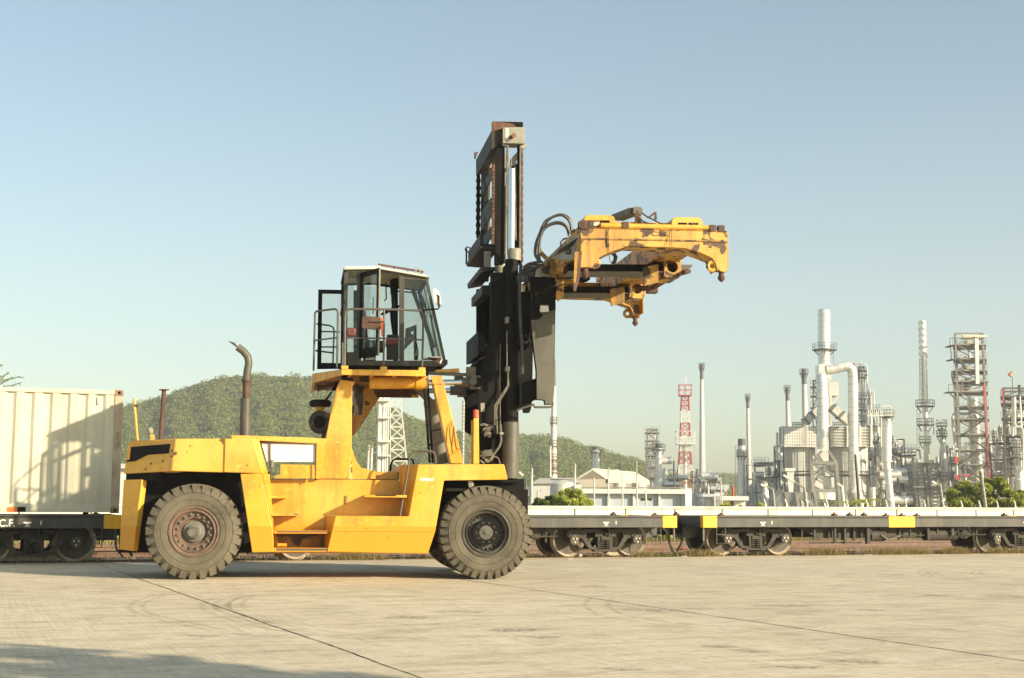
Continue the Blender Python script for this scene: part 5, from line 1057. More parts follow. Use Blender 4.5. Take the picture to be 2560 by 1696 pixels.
MB().prism([cp(114, 1118, .003), cp(168, 1118, .003), cp(168, 1150, .003), cp(114, 1152, .003)], (0, .006, 0)).build('black_label', M['well'], co)
MB().prism([cp(638, 398), cp(655, 396), cp(655, 445), (cp(636, 448))], (0, .03, 0)).build('side_plate', M['offwhite'], co)
sc_ = MB()
for pl in ([(762, 628), (780, 658)], [(780, 628), (760, 662)], [(780, 668), (762, 672), (764, 690), (782, 694), (784, 705), (764, 708)], [(755, 706), (756, 738)], [(755, 706), (774, 712), (776, 728), (756, 738)]):
    pp_ = [cp(x, y, .007) for x, y in pl]
    for a, b in zip(pp_, pp_[1:]): sc_.bar(a, b, .004, .014, up=(0, 1, .01))
sc_.build('scrawled_letters', M['brown'], co)
# ------------------------------------------------------------------ boundary wall beyond the tracks
wallm = mat('whitewashed_wall', (.78, .73, .60), (.68, .63, .50), 1.2, .7, streak=(.50, .45, .34)); GZ = -.24
WA = atY('A8', 655, 330, 62.0); wa_ = math.radians(25.9); WU = Vector((math.cos(wa_), math.sin(wa_), 0)); WQ = Vector((-math.sin(wa_), math.cos(wa_), 0)); WO = Vector((WA.x, WA.y, 0))
WT = onplane('A8', 655, 318, WO, WQ).z; WJ = onplane('A8', 655, 400, WO, WQ).z
def wp(reg, x, y): p = onplane(reg, x, y, WO, WQ) - WO; return p.dot(WU), p.z
js = [wp('A8', x, 340)[0] for x in (655, 1128, 1583, 2020)] + [wp('B4', x, 200)[0] for x in (212, 584, 945, 1295, 1637, 1963, 2280)]
pl_ = (js[-1] - js[0]) / 10
bw = thing('boundary_wall', 'long low whitewashed panel wall in front of the refinery', 'wall', WO, wa_)
wm = MB(); wm.box((js[0] - 34 * pl_, 0, GZ), (js[-1] + 14 * pl_, .14, WT))
wm.build('wall_panel', wallm, bw, smooth=0)
cpm = MB(); cpm.box((js[0] - 34 * pl_, -.05, WT - .06), (js[-1] + 14 * pl_, .18, WT + .01))
for k in range(-34, 24): u = js[0] + k * pl_; cpm.box((u - .02, -.012, GZ), (u + .02, .05, WT - .06)) if False else None
cpm.build('coping', wallm, bw, smooth=0)
jn = MB()
for k in range(-34, 24): u = js[0] + k * pl_; jn.box((u - .03, -.02, GZ), (u + .03, -.002, WT - .10))
jn.box((js[0] - 34 * pl_, -.006, WT - .135), (js[-1] + 14 * pl_, -.002, WT - .115))  # dark strip painted as the shadow line below the coping
jn.build('joint_and_shade_line', M['grey'], bw, smooth=0)
ar_ = MB()
for k in range(0, 44):
    u = js[0] + 10.1 + k * pl_ * .47
    if u > js[-1] + 8: break
    ar_.bar((u, .07, WT), (u, .07, WT + .12), .07, .07).bar((u, .07, WT + .12), (u - .16, .0, WT + .36), .06, .06)
ar_.build('wire_arms', M['offwhite'], bw, smooth=0)

# ------------------------------------------------------------------ refinery materials
silver = mat('silver_cladding', (.90, .88, .80), (.78, .76, .69), .35, .34, metal=.45, fine=(.5, .48, .42)); pipe_w = mat('pale_pipe', (.80, .78, .70), (.62, .60, .53), .4, .5, metal=.1)
stackm = mat('painted_stack', (.74, .71, .62), (.64, .61, .52), .3, .55, streak=(.55, .47, .38)); darks = mat('stack_dark_band', (.10, .105, .10), (.14, .14, .13), .3, .6)
steel = mat('structural_steel', (.125, .115, .095), (.08, .075, .062), .6, .7); steel_l = mat('light_structural_steel', (.27, .26, .22), (.19, .18, .15), .5, .6)
redw = mat('mast_red', (.50, .06, .06), (.40, .06, .06), .5, .5); tan = mat('furnace_cladding', (.66, .64, .55), (.56, .54, .46), .25, .6, streak=(.28, .26, .2))
gcas = mat('casing_panel', (.40, .39, .335), (.33, .32, .275), .3, .5); greyc = mat('grey_cladding', (.68, .665, .60), (.56, .55, .50), .2, .42, metal=.1); bluew = mat('blue_grey_wall', (.48, .52, .55), (.42, .46, .49), .2, .6); whitew = mat('white_block_wall', (.74, .72, .65), (.66, .64, .58), .2, .7)
roofm = mat('beige_roof', (.56, .51, .41), (.50, .455, .36), .3, .7); gablem = mat('brown_gable', (.30, .265, .205), (.26, .23, .18), .3, .7)
class TH:
    """one background thing: pixel points at the distance Y, real size, base on the ground"""
    def __init__(s, name, label, cat, reg, x, Y, group=None):
        s.Y = Y; s.reg = reg; b = atY(reg, x, 0, Y); s.base = Vector((b.x, Y, GZ)); s.dir = Vector((b.x, Y, 0)).normalized(); s.root = thing(name, label, cat, s.base, 0, group); s.k = Y / FPX * REG[reg][2]
    def p(s, x, y, dy=0): q = atY(s.reg, x, y, s.Y); return Vector((q.x, s.Y, q.z)) + s.dir * dy
    def g(s, x, dy=0): q = s.p(x, 0, dy); return Vector((q.x, q.y, GZ))
    def w(s, n): return s.k * n
    def mb(s): return MB()
    def b(s, m_, name, mt, parent=None, **k): return m_.build(name, mt, parent or s.root, org=s.base, **k)
def seg_stack(o, pts, mt, name='shaft', n=16, rings=0, dy=0, ground_end=True):
    """pts: (x centre, y, width) from the top down; the last goes on to the ground"""
    m_ = MB(); P_ = [(o.p(x, y, dy), o.w(w_) / 2) for x, y, w_ in pts]
    if ground_end: P_.append((Vector((P_[-1][0].x, P_[-1][0].y, GZ)), P_[-1][1]))
    for (a, ra), (b, rb) in zip(P_, P_[1:]):
        if (a - b).length > .01: m_.cyl(a, b, ra, rb, n)
    if rings:
        a, ra = P_[0]; b, rb = P_[-1]
        for i in range(rings):
            f = (i + .5) / rings; c = a.lerp(b, f); r = ra + (rb - ra) * f; m_.cyl(c - Z0 * .05, c + Z0 * .05, r * 1.05 + .02, n=n)
    return o.b(m_, name, mt)
def platform(o, x, y, wd, mt=None, name='platform', rail=1.1, dy=0, square=False):
    c = o.p(x, y, dy); r = o.w(wd) / 2; m_ = MB(); n = 14
    m_.cyl(c - Z0 * .12, c + Z0 * .05, r, n=n)
    for zz in (.55, 1.1):
        m_.ring(c + Z0 * zz, (0, 0, 1), r, .035, n, 4)
    for i in range(n): a = 2*math.pi*i/n; m_.cyl(c + Vector((math.cos(a)*r, math.sin(a)*r, 0)), c + Vector((math.cos(a)*r, math.sin(a)*r, 1.1)), .03, n=4)
    for i in range(6): a = 2*math.pi*i/6 + .3; m_.bar(c + Vector((math.cos(a)*r*.95, math.sin(a)*r*.95, -.1)), c + Vector((math.cos(a)*r*.45, math.sin(a)*r*.45, -1.2)), .08, .08)
    return o.b(m_, name, mt or steel, smooth=0)
def ladder_(o, x, y0, y1, mt=None, dy=-1.0, wd=.5):
    a, b = o.p(x, y0, dy), o.p(x, y1, dy); m_ = MB()
    for s_ in (-wd/2, wd/2): m_.bar(a + X0 * s_, b + X0 * s_, .06, .06)
    n_ = max(2, int((a - b).length / .8))
    for i in range(n_): c = a.lerp(b, i / n_); m_.bar(c - X0 * wd/2, c + X0 * wd/2, .05, .05)
    return o.b(m_, 'ladder', mt or steel, smooth=0)

# --- tapered concrete chimneys
def chimney(label, reg, x, ytop, yband, ybot, wt, wb, Y, platy=None, name='chimney', extra=None):
    o = TH(name, label, 'chimney', reg, x[1], Y, 'tall slender chimneys of the refinery')
    f = (yband - ytop) / (ybot - ytop)
    xm, wm_ = x[0] + (x[1] - x[0]) * f, wt + (wb - wt) * f
    seg_stack(o, [(xm, yband, wm_), (x[1], ybot, wb)], stackm, rings=9)
    if yband > ytop:
        o.b(MB().cyl(o.p(x[0], ytop), o.p(xm, yband), o.w(wt) / 2, o.w(wm_) / 2 * 1.01, 16), 'dark_top', darks)
    if platy: platform(o, x[0], platy, wt * 1.9)
    return o
chimney('tall white chimney with a grey top right of the red and white mast', 'B3', (1650, 1657), 108, 242, 1230, 27, 60, 330, 140)
chimney('shorter white chimney with a grey top behind the silver stack', 'B3', (2050, 2062), 385, 492, 1010, 24, 42, 345, 408)
chimney('short grey-topped chimney at the left of the large furnace', 'B1', (190, 197), 638, 735, 920, 25, 34, 335, 660)
chimney('thicker grey-topped chimney next to the large furnace', 'B1', (307, 316), 513, 620, 900, 34, 40, 335, 545)
o = chimney('white chimney rising right behind the forklift carriage', 'B3', (365, 361), 60, 300, 1090, 24, 66, 260)
platform(o, 362, 620, 62); platform(o, 362, 822, 74); 
o.b(MB().box(tuple(o.p(330, 1090, -1.6)), tuple(o.p(344, 822, -1.2))), 'riser_duct', pipe_w)
for yy in (940, 1010, 1052): platform(o, 362, yy, 78, M['rust'], rail=.6)
# --- silver stacks with a dark rim and platform
def stack(label, reg, x, ytop, ybot, wd, platys, Y, pw=1.9, band=.12, name='stack'):
    o = TH(name, label, 'stack', reg, x, Y, 'silver exhaust stacks of the refinery')
    seg_stack(o, [(x, ytop + (ybot - ytop) * band * .5, wd), (x, ybot, wd * 1.1)], silver, rings=6)
    c = o.p(x, ytop); o.b(MB().cyl(c, o.p(x, ytop + (ybot - ytop) * band), o.w(wd * 1.06) / 2, n=16), 'dark_rim', darks)
    for y in platys: platform(o, x, y, wd * pw)
    ladder_(o, x - wd * .72, ytop + 60, ybot, dy=0)
    return o
stack('stubby silver stack with dark rim behind the gabled warehouse', 'B3', 731, 824, 1040, 62, [877], 300, 1.7)
stack('silver stack with dark rim beside the pale steel tower', 'B3', 1277, 797, 1150, 58, [852], 280, 2.0)
stack('broad silver stack with black rim before the blue-grey block', 'B3', 1999, 757, 1252, 62, [908], 260, 1.5)
# --- red and white lattice mast
def lattice(m_, c0, c1, r0, r1, n_bay, th_, sides=4, x_only=False):
    def cn(f, i): r = r0 + (r1 - r0) * f; a = math.pi/4 + i * math.pi/2; c = c0.lerp(c1, f); return c + Vector((math.cos(a) * r * 1.414, math.sin(a) * r * 1.414, 0))
    for b in range(n_bay):
        f0, f1 = b / n_bay, (b + 1) / n_bay
        for i in range(4):
            j = (i + 1) % 4
            m_.bar(cn(f0, i), cn(f1, i), th_ * 1.4, th_ * 1.4).bar(cn(f0, i), cn(f0, j), th_, th_)
            m_.bar(cn(f0, i), cn(f1, j), th_ * .8, th_ * .8).bar(cn(f0, j), cn(f1, i), th_ * .8, th_ * .8)
o = TH('lattice_mast', 'red and white striped lattice mast around a silver flue', 'mast', 'B3', 1505, 300)
prev = None
for y0, y1, w0, w1, mt, nb in ((378, 515, 58, 72, redw, 3), (515, 620, 72, 74, M['white'], 2), (620, 740, 74, 82, redw, 2), (740, 870, 82, 92, M['white'], 2), (870, 985, 92, 108, redw, 2), (985, 1110, 108, 140, M['white'], 2), (1110, 1190, 140, 168, redw, 1)):
    m_ = MB(); lattice(m_, o.p(1505, y0), o.p(1505, y1), o.w(w0) / 2, o.w(w1) / 2, nb, .11); o.b(m_, 'red_section' if mt is redw else 'white_section', mt, smooth=0)
m_ = MB(); lattice(m_, o.p(1505, 1190), o.g(1505), o.w(168) / 2, o.w(190) / 2, 1, .16); o.b(m_, 'white_section', M['white'], smooth=0)
def sqplat(o, x, y, wd, mt, name='platform', h_=1.6):
    c = o.p(x, y); r = o.w(wd) / 2; m_ = MB().box((c.x - r, c.y - r, c.z - .2), (c.x + r, c.y + r, c.z))
    for sx in (-1, 0, 1):
        for sy in (-1, 0, 1):
            if sx or sy: m_.bar(c + Vector((sx*r, sy*r, 0)), c + Vector((sx*r, sy*r, h_)), .09, .09)
    for zz in (h_ / 2, h_):
        for s_ in (-1, 1): m_.bar(c + Vector((-r, s_*r, zz)), c + Vector((r, s_*r, zz)), .1, .1).bar(c + Vector((s_*r, -r, zz)), c + Vector((s_*r, r, zz)), .1, .1)
    return o.b(m_, name, mt, smooth=0)
sqplat(o, 1505, 378, 105, redw, h_=2.2); sqplat(o, 1508, 800, 160, M['white'], h_=2.6)
o.b(MB().cyl(o.p(1500, 800), o.g(1500), o.w(18), n=12), 'flue', silver)
o.b(MB().cyl(o.p(1510, 350), o.p(1510, 205), .09, n=5).cyl(o.p(1487, 350), o.p(1487, 305), .07, n=5).cyl(o.p(1550, 350), o.p(1550, 300), .07, n=5), 'antenna', M['white'])
# --- white lattice tower with pipe bundle, seen under the cab
o = TH('pipe_tower', 'white lattice tower with a tall bundle of silver pipes under the cab', 'tower', 'B8', 230, 210)
m_ = MB()
for x, w_ in ((192, 34), (215, 16), (238, 28), (262, 18), (282, 14)): m_.cyl(o.p(x, 395), o.g(x), o.w(w_) / 2, n=10)
o.b(m_, 'pipe_bundle', pipe_w)
m_ = MB()
for yy in (470, 640, 870, 1010): 
    a = o.p(175, yy, -.9); b = o.p(300, yy + 18, .9); m_.box((a.x, a.y, b.z), (b.x, b.y, a.z))
o.b(m_, 'pipe_collar', pipe_w); m_ = MB()
def tri_tower(m_, x0a, x1a, ya, x0b, x1b, yb, n_, th_):
    for b in range(n_):
        f0, f1 = b / n_, (b + 1) / n_; L_ = lambda f, s_, d: o.p((x0a + (x0b - x0a) * f) if s_ == 0 else (x1a + (x1b - x1a) * f), ya + (yb - ya) * f, d)
        for d in (0, 2.6):
            m_.bar(L_(f0, 0, d), L_(f1, 0, d), th_, th_).bar(L_(f0, 1, d), L_(f1, 1, d), th_ * 1.3, th_ * 1.3).bar(L_(f0, 0, d), L_(f0, 1, d), th_, th_).bar(L_(f0, 0, d), L_(f1, 1, d), th_ * .8, th_ * .8).bar(L_(f0, 1, d), L_(f1, 0, d), th_ * .8, th_ * .8)
        for s_ in (0, 1): m_.bar(L_(f0, s_, 0), L_(f0, s_, 2.6), th_, th_)
tri_tower(m_, 296, 392, 395, 300, 470, 1180, 7, .11); o.b(m_, 'lattice_frame', pipe_w, smooth=0)
o = TH('pipe_pair', 'pair of short white pipes standing before the green hill', 'pipes', 'B8', 105, 205)
o.b(MB().cyl(o.p(86, 918), o.g(86), o.w(11), n=10).cyl(o.p(118, 930), o.g(118), o.w(11), n=10), 'pipe', stackm); o.b(MB().bar(o.p(78, 935, -.6), o.p(132, 940, -.6), .2, .2).bar(o.p(80, 915, 0), o.p(95, 908, 0), .3, .3), 'pipe_bracket', steel_l)
o = TH('flare_stack', 'slender guyed flare pipe between the cab and the black mast', 'flare stack', 'B8', 1018, 230)
o.b(MB().cyl(o.p(1018, 480), o.g(1018), o.w(9), n=8), 'pipe', stackm); m_ = MB()
for k in range(16): m_.bar(o.p(1002, 490 + k * 38, -.5), o.p(1034, 490 + k * 38, -.5), .12, .12)
m_.bar(o.p(1004, 480, -.5), o.g(1004, -.5), .1, .1).bar(o.p(1032, 480, -.5), o.g(1032, -.5), .1, .1); o.b(m_, 'ladder', steel_l, smooth=0)
# --- pale steel tower
def frame_tower(o, x0, x1, y0, y1, floors, mt, depth=5, th_=.35, diag=True, name='frame', xs0=None):
    """steel frame between pixel columns, floors at the pixel rows"""
    m_ = MB(); xb0, xb1 = xs0 or (x0, x1)
    rows = [y0] + list(floors) + [y1]
    def c(x_a, x_b, y, d): f = (y - y0) / (y1 - y0); return o.p(x_a + (x_b - x_a) * f, y, d)
    for d in (0, depth):
        m_.bar(c(x0, xb0, y0, d), c(x0, xb0, y1, d), th_, th_).bar(c(x1, xb1, y0, d), c(x1, xb1, y1, d), th_, th_)
        for k, y in enumerate(rows):
            m_.bar(c(x0, xb0, y, d), c(x1, xb1, y, d), th_ * .7, th_ * .8)
            if diag and k < len(rows) - 1:
                yn = rows[k+1]
                if k % 2: m_.bar(c(x0, xb0, y, d), c(x1, xb1, yn, d), th_ * .4, th_ * .4)
                else: m_.bar(c(x1, xb1, y, d), c(x0, xb0, yn, d), th_ * .4, th_ * .4)
    for y in rows:
        m_.bar(c(x0, xb0, y, 0), c(x0, xb0, y, depth), th_ * .7, th_ * .8).bar(c(x1, xb1, y, 0), c(x1, xb1, y, depth), th_ * .7, th_ * .8)
    fr_ = o.b(m_, name, mt, smooth=0)
    m_ = MB(); r_ = MB()
    for y in floors:
        a, b = c(x0, xb0, y, -.3), c(x1, xb1, y, -.3); a2, b2 = c(x0, xb0, y, depth + .3), c(x1, xb1, y, depth + .3); m_.prism([a - X0 * .5, b + X0 * .5, b2 + X0 * .5, a2 - X0 * .5], (0, 0, -.16))
        for zz in (.55, 1.1):
            r_.bar((a.x - .5, a.y, a.z + zz), (b.x + .5, a.y, a.z + zz), .06, .06)
        n_ = max(2, int((b.x - a.x) / 1.2))
        for i in range(n_ + 1): xx = a.x - .5 + (b.x - a.x + 1) * i / n_; r_.bar((xx, a.y, a.z), (xx, a.y, a.z + 1.1), .05, .05)
    o.b(m_, 'floor', mt, smooth=0); o.b(r_, 'railing', mt, smooth=0)
    return fr_
o = TH('process_tower', 'pale open steel tower with pipes left of the striped mast', 'tower', 'B3', 1215, 290)
frame_tower(o, 1176, 1262, 672, 1190, [700, 770, 830, 900, 1000, 1090], steel_l, 4, .3); 
o.b(MB().cyl(o.p(1190, 850, 1), o.g(1190, 1), o.w(11), n=10).cyl(o.p(1215, 840, 2), o.g(1215, 2), o.w(10), n=10).cyl(o.p(1240, 690, 2), o.g(1240, 2), o.w(8), n=10), 'column', silver)

# --- main furnace
YF_ = 250
o = TH('furnace', 'huge furnace block of the refinery with grilled upper casing and twin drums', 'furnace', 'B1', 465, YF_)
def slab(o, x0, x1, y0, y1, dy, depth, to_ground=False):
    a, b = o.p(x0, y0, dy), o.p(x1, y1, dy); return (a.x, a.y, GZ if to_ground else b.z), (b.x, a.y + depth, a.z)
m_ = MB(); m_.box(*slab(o, 158, 780, 914, 1055, 0, 3.5)); o.b(m_, 'upper_casing', gcas, smooth=0)
m_ = MB()
for i in range(15):
    x = 166 + i * 16.8
    a, b = o.p(x, 916, -.2), o.p(x, 1052, -.2); m_.bar(a, b, .26, .4)
for j in range(7):
    y = 932 + j * 20; m_.bar(o.p(160, y, -.2), o.p(405, y, -.2), .36, .3).bar(o.p(480, y, -.14), o.p(778, y, -.14), .1, .12)
for x in (158, 310, 402, 500, 612, 700, 779): m_.bar(o.p(x, 912, -.2), o.p(x, 1058, -.2), .35, .4)
o.b(m_, 'casing_grille', pipe_w, smooth=0)
for x0, x1, dy in ((160, 400, 1.5), (500, 780, 1.5)):
    a, b = o.p(x0, 1056, dy), o.p(x1, 1056, dy); cx = (a + b) / 2; r = (b.x - a.x) / 2; m_ = MB().cyl((cx.x, cx.y + r * .8, a.z), (cx.x, cx.y + r * .8, GZ), r, n=40); dr_ = o.b(m_, 'furnace_drum', greyc, smooth=25)
    m_ = MB()
    for k in range(20): q_ = 2*math.pi*(k+.5)/20; c_ = Vector((cx.x + math.cos(q_)*r*1.005, cx.y + r*.8 + math.sin(q_)*r*1.005, 0)); m_.bar((c_.x, c_.y, a.z), (c_.x, c_.y, GZ), .10, .10)
    for yy in (1105, 1160, 1250): zz = o.p(0, yy, dy).z; m_.cyl((cx.x, cx.y + r * .8, zz - .07), (cx.x, cx.y + r * .8, zz + .07), r * 1.01, n=40)
    o.b(m_, 'drum_ribs', tan, smooth=0)
    zz = o.p(0, 1250, dy).z; m_ = MB(); m_.ring((cx.x, cx.y + r*.8, zz + .6), (0, 0, 1), r * 1.05, .08, 24, 4).ring((cx.x, cx.y + r*.8, zz), (0, 0, 1), r * 1.04, .18, 24, 4); o.b(m_, 'walkway', steel)
o = TH('main_stack', 'tallest thick silver stack with a black collar platform above the furnace', 'stack', 'B1', 450, YF_ + 4)
seg_stack(o, [(448, 100, 84), (448, 345, 86)], silver, n=24, rings=5, ground_end=False); m_ = MB().cyl(o.p(450, 345), o.p(452, 590), o.w(43), o.w(46), 24)
for yy in (390, 430, 485): m_.cyl(o.p(450, yy), o.p(450, yy + 3), o.w(46.5), n=24)
m_.box(*slab(o, 412, 500, 485, 585, -1.5, 3)); o.b(m_, 'lower_shaft', silver, smooth=30); o.b(MB().cyl(o.p(448, 100.1), o.p(448, 98), o.w(41), n=24), 'rim', darks); platform(o, 452, 378, 172, darks)
m_ = MB().cyl(o.p(452, 590), o.g(452), o.w(30), n=12); o.b(m_, 'core', greyc)
o.b(MB().box(*slab(o, 478, 550, 607, 705, -2, 5)).bar(o.p(495, 706, -2), o.p(495, 910, -2), .4, .4).bar(o.p(478, 706, -2), o.p(478, 910, -2), .35, .35).bar(o.p(548, 706, -2), o.p(505, 760, -2), .3, .3), 'duct_box', greyc, smooth=0)
ladder_(o, 503, 360, 480, dy=-1.5)
def bigpipe(o, pts, wd, mt, name, ribs=10, rib_mt=None, n=18):
    P_ = [o.p(x, y, d) for x, y, d in pts]; m_ = MB().tube(P_, o.w(wd) / 2, n); pp_ = o.b(m_, name, mt, smooth=40); m_ = MB(); tot = sum((b - a).length for a, b in zip(P_, P_[1:])); step = tot / ribs; acc = step * .5; 
    for a, b in zip(P_, P_[1:]):
        L_ = (b - a).length; 
        while acc < L_: c = a + (b - a) * (acc / L_); d = (b - a) / L_; m_.cyl(c - d * .07, c + d * .07, o.w(wd) / 2 * 1.035, n=n); acc += step
        acc -= L_
    return o.b(m_, 'duct_ring', rib_mt or greyc)
o = TH('flue_duct', 'thick silver duct arching over and down at the right of the main stack', 'duct', 'B1', 655, YF_)
bigpipe(o, [(465, 530, -3), (520, 522, -3), (590, 505, -3), (620, 508, -3), (640, 525, -3), (648, 550, -3), (650, 600, -3), (653, 900, -3), (660, 1350, -3), (662, 1400, -3)], 68, silver, 'duct', 20)
o.b(MB().cyl(o.p(662, 1350, -3), o.p(662, 1385, -3), o.w(36), o.w(56), 16).cyl(o.p(662, 1380, -3), o.g(662, -3), o.w(52), n=16), 'duct_base', tan)
o = TH('flue_duct', 'straight vertical silver duct with a rounded top in front of the main stack', 'duct', 'B1', 440, YF_)
bigpipe(o, [(432, 604, -5), (434, 625, -5.2), (436, 700, -5.3), (442, 1085, -5.3)], 76, silver, 'duct', 9)
o.b(MB().lathe(o.p(432, 606, -5), (0, 0, 1), [(o.w(38), 0), (o.w(34), .5), (o.w(24), .9), (o.w(5), 1.2)], 18), 'duct_cap', silver)
o.b(MB().loft([o.p(404, 1085, -5 - 2), o.p(480, 1085, -7), o.p(480, 1165, -7), o.p(404, 1165, -7)], [o.p(404, 1085, -3), o.p(480, 1085, -3), o.p(480, 1165, -3), o.p(404, 1165, -3)]), 'duct_hopper', pipe_w, smooth=0)
for nm, pts in (('left', [(314, 892, -2), (412, 796, -2)]), ('right', [(498, 785, -2), (622, 893, -2)])):
    o = TH('diagonal_duct', 'grey square duct sloping up to the main stack from the %s' % nm, 'duct', 'B1', pts[0][0], YF_)
    a, b = o.p(*pts[0]), o.p(*pts[1]); o.b(MB().bar(a, b, 2.6, o.w(52)), 'duct', tan, smooth=0); c = a.lerp(b, .5); d = (b - a).normalized(); o.b(MB().bar(c - d * .2, c + d * .2, 2.9, o.w(58)).bar(a.lerp(b, .05) - d * .15, a.lerp(b, .05) + d * .15, 2.9, o.w(56)), 'duct_flange', darks, smooth=0)
o = TH('base_frame', 'braced pale steel frame with a silver box at the foot of the main stack', 'steel frame', 'B1', 445, YF_ - 8)
m_ = MB()
for d in (0, 5):
    m_.bar(o.p(357, 1168, d), o.g(357, d), .55, .55).bar(o.p(532, 1168, d), o.g(532, d), .55, .55).bar(o.p(350, 1170, d), o.p(538, 1170, d), .5, .5).bar(o.p(357, 1362, d), o.p(532, 1362, d), .5, .5)
    m_.bar(o.p(357, 1262, d), o.p(532, 1362, d), .3, .3).bar(o.p(380, 1180, d), o.p(530, 1260, d), .3, .3).bar(o.p(357, 1350, d), o.p(440, 1190, d), .3, .3).bar(o.p(480, 1085, d), o.p(535, 1170, d), .4, .4).bar(o.p(432, 1085, d), o.p(357, 1170, d), .4, .4)
o.b(m_, 'frame', steel_l, smooth=0); o.b(MB().box(*slab(o, 368, 520, 1270, 1355, 1, 3)), 'box', pipe_w, smooth=0); o.b(MB().prism([o.p(x, y, 1.5) for x, y in ((380, 1260), (430, 1210), (500, 1260))], (0, 2, 0)), 'hopper', greyc, smooth=0)
o.b(MB().cyl(o.p(460, 1376, 1), o.p(460, 1425, 1), o.w(75), n=20).cyl(o.p(440, 1425, 1), o.g(440, 1), o.w(6), n=8), 'drum', silver)
o = TH('air_duct', 'ribbed silver air duct running low in front of the furnace', 'duct', 'B1', 270, YF_ - 12)
m_ = MB().box(*slab(o, 170, 380, 1375, 1425, 0, 3)); m_.bar(o.p(170, 1400, 1.5), o.p(110, 1475, 1.5), 3, o.w(52)).bar(o.p(320, 1410, 1.5), o.p(365, 1460, 1.5), 3, o.w(45)).loft([o.p(188, 1228, 0), o.p(238, 1228, 0), o.p(232, 1376, 0), o.p(202, 1376, 0)], [o.p(188, 1228, 3), o.p(238, 1228, 3), o.p(232, 1376, 3), o.p(202, 1376, 3)]).box(*slab(o, 176, 248, 1206, 1228, -.3, 3.6)); o.b(m_, 'duct', silver, smooth=0)
m_ = MB()
for x in (172, 180, 195, 210, 225, 240, 255, 270, 285, 300, 315, 345, 360, 378): m_.bar(o.p(x, 1373, -.1), o.p(x, 1427, -.1), .14, .14)
for k in range(9): a = o.p(165 - k * 7, 1378 + k * 9, -.1); m_.bar(a + Vector((-.9, 0, .9)) * .9, a + Vector((.9, 0, -.9)) * 1.4, .12, .12)
for x in (178, 250, 378): m_.bar(o.p(x, 1372, -.3), o.g(x, -.3), .5, .5)
o.b(m_, 'duct_support', steel_l, smooth=0)

# --- columns and vessels
def vessel(label, reg, x, y0, y1, wd, Y, plats=(), mt=None, name='process_column', pw=1.6, dome=True, cat='column', lad=True):
    o = TH(name, label, cat, reg, x, Y); mt = mt or silver; m_ = MB(); a = o.p(x, y0); r = o.w(wd) / 2
    m_.cyl(Vector((a.x, a.y, a.z - r * .4)), o.g(x) if y1 is None else o.p(x, y1), r, n=16)
    if dome: m_.lathe((a.x, a.y, a.z - r * .4), (0, 0, 1), [(r, 0), (r * .85, r * .25), (r * .5, r * .42), (r * .1, r * .48)], 16)
    o.b(m_, 'shell', mt)
    m_ = MB(); zt_ = a.z; zb3 = GZ
    for k in range(6): zz = zt_ + (zb3 - zt_) * (k + .6) / 6.5; m_.cyl((a.x, a.y, zz - .06), (a.x, a.y, zz + .06), r * 1.03, n=16)
    o.b(m_, 'ring', pipe_w)
    for y in plats: platform(o, x, y, wd * pw)
    if lad: ladder_(o, x + wd * .3, y0 + 10, (plats[-1] + 60) if plats else y0 + 150, dy=-r - .3)
    return o
def pipes_on(o, lst, wd, mt=None, name='pipe'):
    m_ = MB()
    for pl in lst: m_.tube([o.p(x, y, d) for x, y, d in pl], o.w(wd) / 2, 8)
    return o.b(m_, name, mt or pipe_w)
o = vessel('tall silver column with platforms just right of the arching duct', 'B1', 710, 530, None, 42, 262, (575, 722, 800, 880)); pipes_on(o, [[(706, 460, 0), (706, 530, 0)], [(725, 480, -1), (748, 490, -1), (750, 520, -1), (750, 905, -1)]], 9); o.b(MB().box(*slab(o, 652, 664, 475, 500, -1, .5)), 'red_lamp', M['red'])
frame_tower(o, 690, 728, 495, 580, [520, 550], steel, 2, .2)
o = vessel('slim silver column behind the first with a looped pipe at its top', 'B1', 766, 655, None, 22, 268, (720,)); pipes_on(o, [[(783, 665, -1), (795, 668, -1), (798, 690, -1), (798, 790, -1)], [(777, 700, -1), (777, 880, -1)]], 8)
o = vessel('wide bright vessel with a railed platform right of the furnace', 'B1', 886, 850, 1165, 70, 240, (845,), pw=1.5); o.b(MB().cyl(o.p(886, 1165), o.g(886), o.w(26), n=14), 'skirt', silver); pipes_on(o, [[(840, 860, -1), (826, 862, -1), (826, 960, -1)], [(848, 855, -1), (848, 1060, -1)], [(850, 780, -1), (905, 772, -1), (920, 790, -1), (922, 840, -1)]], 9)
m_ = MB()
for k in range(12): xx = 760 + k * 14; m_.bar(o.p(xx, 800, -1), o.p(xx, 845, -1), .12, .12)
m_.bar(o.p(750, 842, -1), o.p(925, 842, -1), .15, .2); o.b(m_, 'vent_pipes', pipe_w, smooth=0)
o = TH('fired_stack', 'tall silver stack with spiral strakes and two black collar platforms', 'stack', 'B2', 285, 250)
m_ = MB(); a, b = o.p(258, 68), o.p(275, 690); m_.cyl(a, b, o.w(26), o.w(27), 18).cyl(b, o.p(285, 800), o.w(22), o.w(22), 16).cyl(o.p(285, 800), o.p(290, 1000), o.w(18), o.w(20), 14)
o.b(m_, 'shaft', silver); m_ = MB(); r = o.w(28)
for st in range(3):
    pts_ = []
    for k in range(40): f = k / 39 * .46; c = a.lerp(b, f); q_ = st * 2.094 + k * .33; pts_.append(c + Vector((math.cos(q_) * r, math.sin(q_) * r, 0)))
    m_.tube(pts_, .10, 5)
o.b(m_, 'strake', pipe_w)
for yy, w_ in ((712, 140), (852, 122), (985, 90)): platform(o, 280, yy, w_, darks)
ladder_(o, 248, 360, 700, dy=-1); ladder_(o, 230, 735, 1000, dy=-1)
